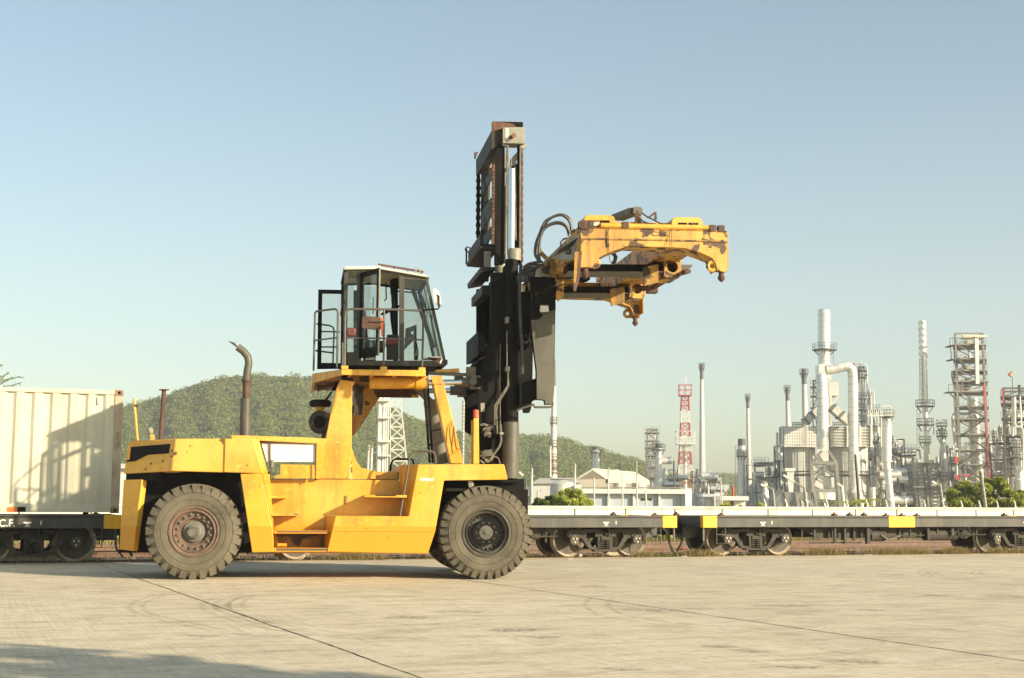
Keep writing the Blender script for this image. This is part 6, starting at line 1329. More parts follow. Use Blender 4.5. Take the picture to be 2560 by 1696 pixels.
o.b(MB().loft([o.p(262, 998, -2), o.p(312, 998, -2), o.p(318, 1140, -2), o.p(260, 1140, -2)], [o.p(262, 998, 2), o.p(312, 998, 2), o.p(318, 1140, 2), o.p(260, 1140, 2)]).box(*slab(o, 212, 382, 1145, 1490, -1, 9, True)), 'convection_box', tan, smooth=0)
m_ = MB()
for x in (212, 270, 300, 382): m_.bar(o.p(x, 1140, -1.3), o.g(x, -1.3), .3, .3)
for yy in range(1145, 1480, 28): m_.bar(o.p(212, yy, -1.2), o.p(382, yy, -1.2), .2, .2)
m_.box(*slab(o, 190, 400, 1316, 1326, -2.2, 1.5)); o.b(m_, 'casing_ribs', steel_l, smooth=0)
o = vessel('medium silver vessel with a railed top between stack and steel tower', 'B2', 405, 875, None, 42, 262, (860, 938), pw=1.9); pipes_on(o, [[(345, 930, -1), (345, 850, -1), (365, 843, -1), (400, 845, -1)], [(370, 830, -1), (385, 815, -1), (402, 822, -1), (404, 850, -1)]], 9)
# --- the big open steel tower
o = TH('steel_tower', 'tall open grey steel tower with many floors and one red leg', 'tower', 'B2', 620, 245)
FL = [245, 352, 440, 523, 600, 712, 805, 922, 1040, 1150]
frame_tower(o, 505, 713, 163, 1280, FL, steel_l, 8, .34, True, xs0=(546, 762))
m_ = MB().bar(o.p(721, 550, -.4), o.p(760, 1275, -.4), .28, .28); o.b(m_, 'red_leg', redw, smooth=0)
o.b(MB().bar(o.p(665, 205, -.5), o.p(672, 545, -.5), .6, .6), 'riser', M['white'], smooth=0)
o.b(MB().cyl(o.p(648, 640, 4), o.g(665, 4), o.w(27), o.w(30), n=16).cyl(o.p(612, 610, 5), o.g(612, 5), o.w(18), n=12), 'column', silver)
pipes_on(o, [[(640, 765, 2), (520, 762, 2), (495, 768, 2), (485, 790, 2), (487, 860, 2), (505, 1000, 2)], [(505, 630, 3), (507, 760, 3)]], 20)
pipes_on(o, [[(536, 540, 1), (536, 590, 1)], [(560, 510, 1), (560, 590, 1)], [(612, 280, 2), (615, 350, 2)], [(655, 780, 1), (700, 845, 1)], [(520, 1060, 0), (520, 1240, 0)], [(585, 1190, 0), (585, 1270, 0)]], 16)
m_ = MB()
for x0, x1, y0, y1 in ((595, 635, 208, 232), (570, 700, 178, 190), (590, 640, 325, 345), (590, 640, 405, 422), (555, 575, 540, 590), (600, 635, 488, 520), (595, 640, 572, 588), (600, 622, 535, 565)): m_.box(*slab(o, x0, x1, y0, y1, 2, 2))
o.b(m_, 'equipment', mat('crane_yellow', (.55, .45, .15), (.7, .65, .5), 1, .6), smooth=0)
o.b(MB().bar(o.p(560, 180, 0), o.p(745, 184, 0), .35, .4), 'crane_beam', M['offwhite'], smooth=0)
m_ = MB()
for x0, x1, y0, y1, dp in ((590, 735, 716, 800, -.5), (575, 735, 925, 1030, -.5), (735, 585, 808, 915, -.5), (580, 700, 1160, 1260, -.5), (700, 560, 1045, 1140, -.5), (530, 590, 360, 432, -.5)): m_.bar(o.p(x0, y0, dp), o.p(x1, y1, dp), .5, .25).bar(o.p(x0, y0 - 20, dp), o.p(x1, y1 - 20, dp), .1, .1)
for x0, x1, y0 in ((468, 505, 250), (475, 505, 355), (458, 515, 600), (715, 750, 450), (725, 760, 523)): c = o.p(x0, y0, 0); d = o.p(x1, y0, 0); m_.box((c.x, c.y, c.z - .15), (d.x, c.y + 3, c.z)).bar(c + Z0 * 1.2, d + Z0 * 1.2, .08, .08).bar(c, c + Z0 * 1.2, .08, .08)
m_.bar(o.p(470, 250, 0), o.p(478, 355, 0), .12, .12).bar(o.p(500, 250, 0), o.p(500, 355, 0), .12, .12).bar(o.p(460, 610, 0), o.p(512, 660, 0), .2, .2)
o.b(m_, 'stairs', steel, smooth=0)
o.b(MB().box(*slab(o, 506, 532, 1095, 1140, -.6, .3)).box(*slab(o, 510, 535, 1230, 1265, -.6, .3)).box(*slab(o, 568, 618, 1226, 1238, -.6, .3)), 'red_panel', M['red'], smooth=0)
o = vessel('slim pale column attached left of the open steel tower', 'B2', 497, 445, None, 24, 252, (495,), pw=1.5)
# --- right edge
o = TH('steel_tower', 'lower steel tower with ladders at the right edge of the photo', 'tower', 'B2', 950, 250)
frame_tower(o, 868, 1060, 575, 1340, [635, 690, 800, 930, 1020, 1100, 1170], steel, 8, .35, True, xs0=(890, 1090)); o.b(MB().bar(o.p(863, 580, -.5), o.p(868, 690, -.5), .25, .25), 'red_rail', redw, smooth=0); ladder_(o, 895, 640, 860, dy=-.5)
o = vessel('slim silver column inside the tower at the right edge', 'B2', 948, 640, 930, 34, 247, (), lad=False); o = vessel('wide silver reactor at the foot of the right edge tower', 'B2', 965, 950, None, 62, 243, (1020, 1100), pw=1.6); pipes_on(o, [[(940, 940, -1), (942, 880, -1), (965, 868, -1), (1000, 870, -1), (1015, 890, -1), (1018, 930, -1), (1018, 1200, -1)]], 16)
o = vessel('silver vessel half cut by the right edge of the photo', 'B2', 990, 560, None, 12, 246, (600,)); 
# --- pipe racks: dense pipework in steel frames
def pipe_rack(label, reg, x0, x1, y0, y1, Y, seed, dens=1.0, mt=None, name='pipe_rack', vert=.5, dk=False, depth=6):
    o = TH(name, label, 'pipework', reg, (x0 + x1) / 2, Y, 'pipework in the refinery'); rnd = random.Random(seed)
    fm = MB(); W_ = o.w(x1 - x0); Hh_ = o.w(y1 - y0); nb = max(2, int(W_ / 3.5)); nf = max(2, int(Hh_ / 2.6)); xx = [x0 + (x1 - x0) * i / nb for i in range(nb + 1)]; yy = [y0 + (y1 - y0) * j / nf for j in range(nf + 1)]
    tops = [rnd.randint(0, max(1, nf // 2)) for _ in xx]
    for d in (0, depth):
        for i, x in enumerate(xx): fm.bar(o.p(x, yy[tops[i]], d), o.g(x, d), .22, .22)
        for j, y in enumerate(yy):
            for i in range(nb):
                if max(tops[i], tops[i+1]) <= j: fm.bar(o.p(xx[i], y, d), o.p(xx[i+1], y, d), .16, .2)
                if max(tops[i], tops[i+1]) <= j < nf and rnd.random() < .3: fm.bar(o.p(xx[i], y, d), o.p(xx[i+1], yy[j+1], d), .1, .1)
    o.b(fm, 'frame', steel if dk else steel_l, smooth=0)
    pm, dmn = MB(), MB(); s_ = REG[reg][2] / REG['B1'][2]
    for k in range(int(nf * nb * 3.8 * dens)):
        y = rnd.choice(yy) + rnd.uniform(-6, 6) / s_; a = rnd.uniform(x0, x1); b = min(x1, a + rnd.uniform(.15, .8) * (x1 - x0)); lim = yy[max(tops[min(nb, int((a - x0) / (x1 - x0 + 1e-6) * nb))], 0)]
        if y < lim - 8: continue
        (pm if rnd.random() < .7 else dmn).cyl(o.p(a, y, rnd.uniform(0, depth)), o.p(b, y, rnd.uniform(0, depth) * 0 + rnd.uniform(0, depth)), rnd.choice((.09, .13, .18, .26)), n=6)
    for k in range(int(nb * 6 * dens * vert * 2)):
        x = rnd.uniform(x0, x1); ya = rnd.uniform(y0, (y0 + y1) / 2 * .5 + y1 * .5); yb_ = min(y1, ya + rnd.uniform(.15, .6) * (y1 - y0)); d = rnd.uniform(-.5, depth); r = rnd.choice((.1, .15, .22, .3))
        pm.cyl(o.p(x, ya, d), o.p(x, yb_, d), r, n=7)
        if rnd.random() < .4: pm.cyl(o.p(x, ya, d), o.p(x + rnd.uniform(-30, 30), ya, d), r * .8, n=6)
    o.b(pm, 'pipe', pipe_w); o.b(dmn, 'dark_pipe', steel)
    vm = MB()
    for k in range(int(nb * 4.5 * dens)):
        x = rnd.uniform(x0, x1); y = rnd.uniform(y0 + (y1 - y0) * .25, y1 - (y1 - y0) * .12); d = rnd.uniform(0, depth); r = rnd.uniform(.5, 1.1); c = o.p(x, y, d)
        if rnd.random() < .5: vm.cyl(c, c + X0 * rnd.uniform(1.5, 4), r * .8, n=12)
        else: vm.cyl(c, c - Z0 * rnd.uniform(1.5, 4), r * .7, n=12)
    o.b(vm, 'vessel', silver)
    rl = MB()
    for k in range(int(nb * 2.5)):
        i = rnd.randrange(nb); j = rnd.randrange(tops[i], nf + 1); a, b = o.p(xx[i], yy[j], -.3), o.p(xx[i+1], yy[j], -.3)
        rl.box((a.x, a.y, a.z - .1), (b.x, b.y + 1, a.z))
        for q_ in (.5, 1.0): rl.bar(a + Z0 * q_, b + Z0 * q_, .05, .05)
        for q_ in range(5): c = a.lerp(b, q_ / 4); rl.bar(c, c + Z0, .05, .05)
    o.b(rl, 'walkway', steel, smooth=0)
    return o
pipe_rack('dense dark pipework right of the furnace behind the wall', 'B1', 785, 960, 1120, 1480, 250, 1, 1.7, dk=True)
pipe_rack('tall thin pipework between furnace and bright vessel', 'B1', 745, 840, 800, 1250, 264, 2, .9)
pipe_rack('dense dark pipework below the wide bright vessel', 'B2', -20, 210, 1080, 1480, 252, 3, 1.6, dk=True)
pipe_rack('low pipework and frames left of the straked stack', 'B2', 20, 120, 960, 1180, 268, 4, 1.1)
pipe_rack('pipework behind the straked stack casing', 'B2', 180, 500, 1000, 1480, 262, 5, 1.3, dk=True)
pipe_rack('pipework around the foot of the open steel tower', 'B2', 370, 560, 1030, 1480, 248, 6, 1.3)
pipe_rack('tangled pipework between the open tower and the right edge tower', 'B2', 760, 1040, 870, 1480, 256, 7, 1.3, dk=True)
pipe_rack('pipework climbing behind the right edge tower', 'B2', 880, 1060, 600, 960, 262, 17, 1.0)
pipe_rack('bright pipework left of the furnace', 'B1', -40, 160, 1170, 1480, 255, 8, 1.3)
pipe_rack('narrow pipe frame with a stair at the left corner of the furnace', 'B1', 100, 160, 945, 1480, 249, 9, .8, dk=True)
pipe_rack('light pipework behind the silver stack and blue block', 'B3', 2040, 2360, 985, 1350, 275, 10, 1.5)
pipe_rack('light pipework between striped mast and silver stack', 'B3', 1585, 1720, 1020, 1240, 285, 11, 1.1)
pipe_rack('small distant pipe cluster under the pale hills', 'B3', 1720, 1840, 1145, 1260, 290, 12, .8)
pipe_rack('pipework on stilts left of the striped mast', 'B3', 1305, 1440, 1025, 1200, 280, 13, 1.2)
pipe_rack('light pipework around the pale steel tower', 'B3', 1165, 1300, 830, 1200, 296, 14, .9)
pipe_rack('small white pipework behind the front tyre', 'B3', 30, 170, 1190, 1330, 200, 15, .9)
pipe_rack('long hazy band of pipework far behind the wide bright vessel', 'B1', 780, 960, 1000, 1300, 300, 21, 1.5)
pipe_rack('hazy pipework between straked stack and bright vessel', 'B2', 0, 240, 1040, 1300, 300, 22, 1.6, dk=True)
pipe_rack('hazy pipework behind the open steel tower', 'B2', 430, 880, 985, 1320, 300, 23, 1.5)
pipe_rack('far pipework right of the open steel tower', 'B2', 740, 880, 850, 1300, 290, 24, 1.3, dk=True)
for k_, (rg_, x_, y_, w_, Y_) in enumerate((('B2', 60, 985, 18, 280), ('B2', 140, 1050, 22, 285), ('B2', 440, 1000, 16, 275), ('B2', 800, 880, 20, 278), ('B2', 845, 850, 16, 282), ('B1', 930, 1010, 20, 290), ('B1', 60, 1190, 22, 262), ('B1', 120, 1165, 16, 268), ('B3', 1620, 1010, 18, 292), ('B3', 1575, 1030, 24, 296))):
    vessel(('thin column over the dark pipework left of the straked stack', 'second thin column left of the straked stack', 'thin column between straked stack and open tower', 'pale column in the tangle right of the open tower', 'thinner pale column next to the right edge tower', 'thin column just right of the wide bright vessel', 'thin pale column left of the furnace', 'narrow column at the furnace corner', 'thin column behind the striped mast base', 'pale column hugging the striped mast')[k_], rg_, x_, y_, None, w_, Y_, (y_ + 60,), silver, pw=1.8)
o = TH('access_tower', 'narrow dark stair tower rising at the left corner of the furnace', 'tower', 'B1', 385, YF_ + 3); frame_tower(o, 372, 400, 590, 915, [635, 700, 780], steel, 2.5, .2)
o = TH('roof_vents', 'row of small railings on top of the furnace', 'railings', 'B1', 460, YF_ + 2); m_ = MB()
for x0, x1 in ((228, 300), (510, 600)):
    m_.bar(o.p(x0, 886, 0), o.p(x1, 886, 0), .1, .1).bar(o.p(x0, 900, 0), o.p(x1, 900, 0), .1, .1)
    for k in range(8): x = x0 + (x1 - x0) * k / 7; m_.bar(o.p(x, 884, 0), o.p(x, 914, 0), .1, .1)
o.b(m_, 'railing', steel, smooth=0)
o = vessel('small blue-capped white vessel left of the furnace', 'B1', 30, 1300, None, 46, 240, (1330,), pipe_w, lad=False)
for i, (x, y0, w_, Y) in enumerate(((2140, 1130, 20, 262), (2085, 1150, 26, 262), (2190, 1190, 46, 252))): vessel(('thin pale column right of the silver stack', 'small pale column beside the broad silver stack', 'squat pale vessel right of the broad silver stack')[i], 'B3', x, y0, None, w_, Y, (), pipe_w, lad=False)
# windsock
o = TH('windsock', 'small orange windsock on a pole above the right edge', 'windsock', 'B2', 935, 255); o.b(MB().cyl(o.p(935, 470), o.g(935), .08, n=6), 'pole', steel_l); o.b(MB().cyl(o.p(938, 455), o.p(918, 482), .28, .45, 10), 'sock', M['sock'])

# --- buildings
def bld(o, name, x0, x1, y0, mt, dy=0, depth=12, y1=None): a, b = o.p(x0, y0, dy), o.p(x1, y0, dy); return o.b(MB().box((a.x, a.y, GZ if y1 is None else o.p(x0, y1, dy).z), (b.x, a.y + depth, a.z)), name, mt, smooth=0)
o = TH('white_building', 'long flat white building with pilasters beyond the wall', 'building', 'B3', 1130, 150)
bld(o, 'wall', 640, 1505, 1232, bluew, 0, 14); bld(o, 'parapet', 590, 1508, 1192, whitew, -.8, 15.5, 1232)
for x in (840, 1062, 1284, 1490): bld(o, 'pilaster', x - 10, x + 10, 1236, whitew, -.35, .4)
m_ = MB()
for k in range(150): xx = 600 + k * 6.05; a = o.p(xx, 1190, -.8); m_.box((a.x, a.y, a.z), (a.x + .12, a.y + .3, a.z + .14))
o.b(m_, 'roof_ribs', whitew, smooth=0)
a, b = o.p(1506, 1192, -.8), o.p(1655, 1205, -.8); c0, c1 = o.p(1506, 1192, -.8), None
o.b(MB().loft([(a.x, a.y, GZ), (b.x, b.y + 9, GZ), (b.x, b.y + 9, a.z), (a.x, a.y, a.z)], [(a.x, a.y + 15, GZ), (b.x, b.y + 15, GZ), (b.x, b.y + 15, a.z), (a.x, a.y + 15, a.z)]), 'side_wing', whitew, smooth=0)
m_ = MB(); rnd = random.Random(2)
for k in range(15): a = o.p(1122 + k * 6.3, 1275 + rnd.uniform(0, 1), -.05); m_.box((a.x, a.y, a.z - .22), (a.x + rnd.uniform(.08, .2), a.y + .03, a.z))
o.b(m_, 'faded_lettering', steel, smooth=0)
o = TH('blue_building', 'low blue-grey block right of the long white building', 'building', 'B3', 1765, 160); bld(o, 'wall', 1670, 1868, 1262, bluew, 0, 8); bld(o, 'parapet', 1660, 1815, 1236, bluew, -.6, 9, 1262)
for x in (1690, 1800): bld(o, 'door', x, x + 45, 1290, greyc, -.05, .1)
o = TH('white_annex', 'low white annex with a ledge right of the blue-grey block', 'building', 'B3', 1930, 155); bld(o, 'wall', 1818, 2030, 1262, whitew, 0, 8); bld(o, 'ledge', 1812, 2060, 1256, whitew, -.9, 9, 1292)
bld(o, 'doorway', 1900, 1930, 1300, steel, -.05, .1)
def gable(o, apex, eaveL, eaveR, ridge_far, eave_far, ybase=None, roof=roofm, wl_=gablem, dk=30):
    A, L_, R_ = o.p(*apex), o.p(*eaveL), o.p(*eaveR); fz = Vector((o.p(*ridge_far).x - A.x, 0, 0)); F = Vector((fz.x, dk, 0))
    def g0(p): return Vector((p.x, p.y, GZ))
    o.b(MB().loft([g0(L_), g0(R_), R_, A, L_], [p + F for p in (g0(L_), g0(R_), R_, A, L_)]), 'wall', wl_, smooth=0)
    o.b(MB().prism([R_ + Vector((0, -.5, -.4)), A + Vector((0, -.5, .15)), A + F + Vector((0, .5, .15)), R_ + F + Vector((0, .5, -.4))], (0, 0, .25)).prism([L_ + Vector((0, -.5, 0)), A + Vector((0, -.5, .15)), A + F + Vector((0, .5, .15)), L_ + F + Vector((0, .5, 0))], (0, 0, .25)), 'roof', roof, smooth=0)
o = TH('gabled_warehouse', 'brown gabled warehouse with a beige roof behind the white building', 'warehouse', 'B3', 900, 200)
A, Lp, Rp = o.p(705, 1030, 0), o.p(572, 1112, 0), o.p(830, 1102, 3); RF2 = o.p(1085, 1046, 14); RE2 = o.p(1222, 1112, 17)
def g0(p): return Vector((p.x, p.y, GZ))
o.b(MB().add([g0(Lp), g0(Rp), Rp, A, Lp], [(0, 1, 2, 3, 4)]).add([g0(Rp), g0(RE2), RE2, Rp], [(0, 1, 2, 3)]).add([g0(Lp), Lp, RF2 + Vector((-6, 20, -4)), g0(RF2 + Vector((-6, 20, 0)))], [(0, 1, 2, 3)]), 'wall', gablem, smooth=0)
nrm2 = Vector((0, 0, .3)); o.b(MB().prism([A, Rp - Z0 * .2, RE2 - Z0 * .2, RF2], nrm2).prism([A, Lp, Lp + Vector((10, 22, 0)), RF2 + Vector((0, .1, 0))], nrm2), 'roof', roofm, smooth=0)
a = o.p(832, 1102, 2.6); b = o.p(1222, 1112, 16.6); o.b(MB().loft([a, b, Vector((b.x, b.y, o.p(1222, 1146, 16.6).z)), Vector((a.x, a.y, o.p(832, 1136, 2.6).z))], [p + Vector((0, .3, 0)) for p in (a, b, Vector((b.x, b.y, o.p(1222, 1146, 16.6).z)), Vector((a.x, a.y, o.p(832, 1136, 2.6).z)))]), 'fascia', roofm, smooth=0)
m_ = MB()
for x, w_ in ((935, 110), (1105, 130)): c = o.p(x, 1140, 1); m_.cyl((c.x, c.y, c.z), (c.x, c.y, GZ), o.w(w_) / 2, n=20)
o.b(m_, 'tank', tan)
m_ = MB().box(*slab(o, 884, 918, 1015, 1036, 8, 2)).cyl(o.p(900, 1012, 9), o.p(900, 1030, 9), .5); o.b(m_, 'roof_vent', roofm, smooth=0)
o = TH('grey_warehouse', 'smaller grey warehouse with a pale roof behind the front tyre', 'warehouse', 'B3', 250, 180)
a = [o.p(165, 1147, 0), o.p(328, 1145, 0), o.p(328, 1300, 0), o.p(165, 1300, 0)]; bld(o, 'wall', 165, 590, 1147, greyc, 0, 14)
o.b(MB().add([o.p(160, 1150, -.4), o.p(598, 1143, -.4), o.p(575, 1096, 6), o.p(510, 1088, 6), o.p(235, 1094, 6)], [(0, 1, 2, 3, 4)]).add([o.p(160, 1150, 14), o.p(598, 1143, 14), o.p(575, 1096, 6), o.p(510, 1088, 6), o.p(235, 1094, 6)], [(0, 1, 2, 3, 4)]).add([o.p(160, 1150, -.4), o.p(235, 1094, 6), o.p(160, 1150, 14)], [(0, 1, 2)]).add([o.p(598, 1143, -.4), o.p(575, 1096, 6), o.p(598, 1143, 14)], [(0, 1, 2)]), 'roof', roofm, smooth=0)
o = TH('storage_tank', 'white round storage tank half behind the green bush', 'tank', 'B3', 445, 165); c = o.p(445, 1142, 8); o.b(MB().cyl(c, Vector((c.x, c.y, GZ)), o.w(118), n=40).lathe(c, (0, 0, 1), [(o.w(118), 0), (o.w(60), .35), (.1, .5)], 40), 'shell', stackm)
o.b(MB().box(*slab(o, 560, 612, 1150, 1270, 6, 3)), 'side_box', whitew, smooth=0); m_ = MB().ring(c + Z0 * .5, (0, 0, 1), o.w(118), .05, 40, 4); o.b(m_, 'rail', steel_l)
o = TH('far_building', 'plain white building showing in the gap behind the container', 'building', 'A7', 700, 75); a = o.p(560, 866); b = o.p(806, 866); o.b(MB().box((a.x, 75, GZ), (b.x + 3, 83, a.z)), 'wall', whitew, smooth=0); o.b(MB().box((a.x - .3, 74.7, a.z), (b.x + 3.3, 83.3, a.z + .25)), 'parapet', greyc, smooth=0)
# --- poles and lamps
def pole(label, reg, x0, y0, x1, arm=None, Y=90, r=.07, mt=None, name='pole', cat='pole', head=None, grp='poles and lamp posts beyond the wall'):
    o = TH(name, label, cat, reg, x1, Y, grp); a = o.p(x0, y0); o.b(MB().cyl(a, o.g(x1), r, r * 1.3, n=8), 'post', mt or tan)
    if arm: o.b(MB().bar(o.p(*arm[0], 0), o.p(*arm[1], 0), r * 1.4, r * 1.2), 'arm', mt or tan)
    if head: p = o.p(*head[0], 0); q_ = o.p(*head[1], 0); o.b(MB().bar(p, q_, .22, .14), 'lamp_head', greyc)
    return o
pole('lamp post leaning its long head beside the mast cylinder', 'B3', 122, 1105, 125, ((122, 1112), (95, 1068)), 90, .06, M['grey'], 'lamp_post', 'lamp post', ((100, 1078), (62, 1044)))
pole('thin wooden pole left of the grey warehouse', 'B3', 173, 1010, 175, None, 95)
pole('thin pole rising before the round tank', 'B3', 547, 972, 546, None, 95)
pole('thin pole in front of the brown gable', 'B3', 715, 1095, 715, None, 95, .045)
pole('thin pole with a short crossarm at the corner of the gabled roof', 'B3', 838, 1005, 838, ((820, 1070), (860, 1070)), 100, .05)
pole('pole before the middle of the gabled roof', 'B3', 960, 1070, 960, ((942, 1125), (978, 1125)), 100, .05)
pole('pole in front of the right end of the gabled roof', 'B3', 1083, 952, 1083, ((1060, 1060), (1108, 1068)), 100, .05)
pole('thin dark pole between pale tower and striped mast', 'B3', 1408, 948, 1408, None, 200, .12, steel)
pole('thin pole before the long white building', 'B3', 1163, 1210, 1163, ((1163, 1280), (1215, 1325)), 88, .05)
pole('thin pole before the blue-grey block', 'B3', 1760, 1248, 1760, None, 88, .05)
pole('thin pole before the small distant pipes', 'B3', 1815, 1090, 1815, None, 150, .07)
pole('small red post far away under the pale hills', 'B3', 1920, 1165, 1920, None, 200, .16, M['red'])
pole('lamp post with an arm pointing left before the air duct', 'B1', 310, 1345, 313, ((240, 1300), (310, 1348)), 85, .08, M['palegrey'], 'lamp_post', 'lamp post', ((162, 1254), (240, 1302)))
pole('lamp post bent over at the left of the furnace', 'B1', 88, 1350, 90, ((45, 1335), (88, 1352)), 85, .08, M['palegrey'], 'lamp_post', 'lamp post', ((5, 1320), (45, 1336)))
pole('tall grey pole in front of the arching duct', 'B1', 668, 1110, 672, None, 85, .08, M['grey'])
pole('hooked pipe pole right of the base frame', 'B1', 572, 1330, 572, ((540, 1312), (572, 1332)), 85, .09, pipe_w)
pole('lamp post with a drooping head in front of the straked stack', 'B2', 390, 1300, 392, ((360, 1295), (390, 1305)), 85, .09, M['palegrey'], 'lamp_post', 'lamp post', ((330, 1278), (362, 1296)))
pole('pale post standing in the big green tree', 'B2', 698, 1200, 706, None, 77, .10, M['palegrey'])
pole('low dark post at the left of the lamp row', 'B3', 225, 1210, 225, ((225, 1210), (270, 1205)), 90, .06)
# ------------------------------------------------------------------ foliage
def leafmat(name, c1, c2, c3=None, trans=.25):
    m_ = bpy.data.materials.new(name); m_.use_nodes = True; nt = m_.node_tree; N = nt.nodes; L = nt.links; N.clear()
    o = N.new('ShaderNodeOutputMaterial'); d = N.new('ShaderNodeBsdfDiffuse'); tr = N.new('ShaderNodeBsdfTranslucent'); mx = N.new('ShaderNodeMixShader'); mx.inputs[0].default_value = trans
    gm_ = N.new('ShaderNodeNewGeometry'); r = N.new('ShaderNodeValToRGB'); e = r.color_ramp.elements; e[0].color = (*c1, 1); e[1].color = (*c2, 1)
    if c3: k = e.new(.93); k.color = (*c2, 1); e[-1].color = (*c3, 1)
    L.new(gm_.outputs['Random Per Island'], r.inputs[0]); L.new(r.outputs[0], d.inputs[0]); L.new(r.outputs[0], tr.inputs[0]); L.new(d.outputs[0], mx.inputs[1]); L.new(tr.outputs[0], mx.inputs[2]); L.new(mx.outputs[0], o.inputs[0]); return m_
RS = np.random.RandomState(7)
def leaf_mesh(name, C_, size, mt, parent=None, org=(0, 0, 0), aspect=.55, up=0.0):
    """one small folded quad per centre in C_ (n,3), random orientation"""
    n = len(C_); a = RS.normal(size=(n, 3)); a[:, 2] += up * 2; a /= np.linalg.norm(a, axis=1)[:, None]; b = RS.normal(size=(n, 3)); b -= (b * a).sum(1)[:, None] * a; b /= np.linalg.norm(b, axis=1)[:, None]
    s = (size * RS.uniform(.6, 1.35, n))[:, None]; C_ = C_ - np.array(org)
    V_ = np.stack([C_ - a * s, C_ + b * s * aspect, C_ + a * s, C_ - b * s * aspect], 1).reshape(-1, 3)
    me = bpy.data.meshes.new(name); me.vertices.add(4 * n); me.vertices.foreach_set('co', V_.ravel().astype(np.float32)); me.loops.add(4 * n); me.loops.foreach_set('vertex_index', np.arange(4 * n, dtype=np.int32))
    me.polygons.add(n); me.polygons.foreach_set('loop_start', np.arange(0, 4 * n, 4, dtype=np.int32)); me.update(calc_edges=True); me.validate(); me.materials.append(mt)
    ob = bpy.data.objects.new(name, me); SC.collection.objects.link(ob)
    if parent is not None: ob.parent = parent
    else: ob.location = org
    return ob
def blob(c, r, n, shell=.55):
    d = RS.normal(size=(n, 3)); d /= np.linalg.norm(d, axis=1)[:, None]; rad = (shell + (1 - shell) * RS.uniform(0, 1, n) ** .6)[:, None]; return np.array(c) + d * rad * np.array(r)
hillleaf = leafmat('hill_foliage', (.13, .175, .045), (.28, .31, .085), (.33, .31, .14), .25)
bushleaf = leafmat('bush_leaves', (.36, .42, .08), (.70, .72, .18), (.80, .78, .3), .4); treeleaf = leafmat('tree_leaves', (.22, .28, .05), (.56, .56, .12), (.70, .50, .16), .35); darkleaf = leafmat('dark_leaves', (.09, .14, .03), (.26, .32, .08), None, .3)
hm, nt_, b_ = nodes_mat('hill_ground', .95); g = NG(nt_); nt_.links.new(g.mix(g.rng(g.noise(g.map(), .08, 6), .4, .6), (.09, .11, .04), (.16, .15, .07)), b_.inputs['Base Color'])
def hill(name, table, Yf, Yr, step, crowns, crad, seed):
    xs = np.arange(table[0][0], table[-1][0] + 1, step); ys = np.interp(xs, [a for a, _ in table], [b for _, b in table]); nr = 26; rs = np.random.RandomState(seed)
    ridge = [atY('S', x, y, Yr + 25 * math.sin(x / 190.)) for x, y in zip(xs, ys)]
    vs_ = []; fs_ = []
    for i, (x, R_) in enumerate(zip(xs, ridge)):
        for j in range(nr):
            f = j / (nr - 4); d = ray(x, 1250); 
            Y = Yf + (R_.y - Yf) * f; q = d * (Y / d.y)
            s_ = f ** 1.25 if f <= 1 else 1 - (f - 1) * 2.5; gul = math.sin(x / 61. + f * 2.) * math.sin(x / 23. + 1) * 4.5 * f * (1 - min(f, 1)) * 2
            z = GZ + (R_.z - crad * .8 - GZ) * s_ + gul + rs.uniform(-.4, .4) * (f < .98); vs_.append((q.x, Y, z))
    n = len(xs); fs_ = [(i*nr + j, (i+1)*nr + j, (i+1)*nr + j + 1, i*nr + j + 1) for i in range(n - 1) for j in range(nr - 1)]
    h_ = MB().add(vs_, fs_).build(name, hm, smooth=60); tag(h_, kind='structure')
    V_ = np.array(vs_).reshape(n, nr, 3); C_ = []
    for k in range(crowns):
        fi, fj = rs.uniform(0, n - 1.01), rs.uniform(0, nr - 4.2) ; i, j = int(fi), int(fj); a, b = fi - i, fj - j
        p = V_[i, j] * (1-a)*(1-b) + V_[i+1, j] * a*(1-b) + V_[i, j+1] * (1-a)*b + V_[i+1, j+1] * a*b; r = crad * rs.uniform(.6, 1.35)
        C_.append(blob(p + np.array([0, 0, r * .3]), (r, r, r * .8), 50, .6))
    fo = leaf_mesh(name + '_woodland', np.concatenate(C_), crad * .23, hillleaf); tag(fo, 'pale green woodland covering the ' + ('long hill behind the yard' if seed == 1 else 'low distant ridge'), 'woodland', kind='stuff'); return h_
hill('hills', [(-700, 1120), (-300, 1080), (0, 1040), (150, 1030), (300, 1010), (330, 1003), (360, 995), (400, 985), (470, 957), (540, 938), (600, 931), (650, 932), (690, 933), (780, 938), (840, 950), (905, 975), (945, 994), (987, 1020), (1063, 1056), (1158, 1080), (1240, 1080), (1295, 1082), (1375, 1086), (1418, 1093), (1452, 1109), (1510, 1120), (1538, 1132), (1582, 1143), (1616, 1156), (1680, 1185), (1760, 1215), (1900, 1240)], 390, 600, 14, 15000, 1.75, 1)
hill('far_hills', [(1600, 1235), (1680, 1195), (1730, 1186), (1765, 1181), (1785, 1179), (1811, 1184), (1843, 1187), (1900, 1200), (2000, 1225), (2200, 1245)], 700, 950, 16, 3500, 2.8, 2)

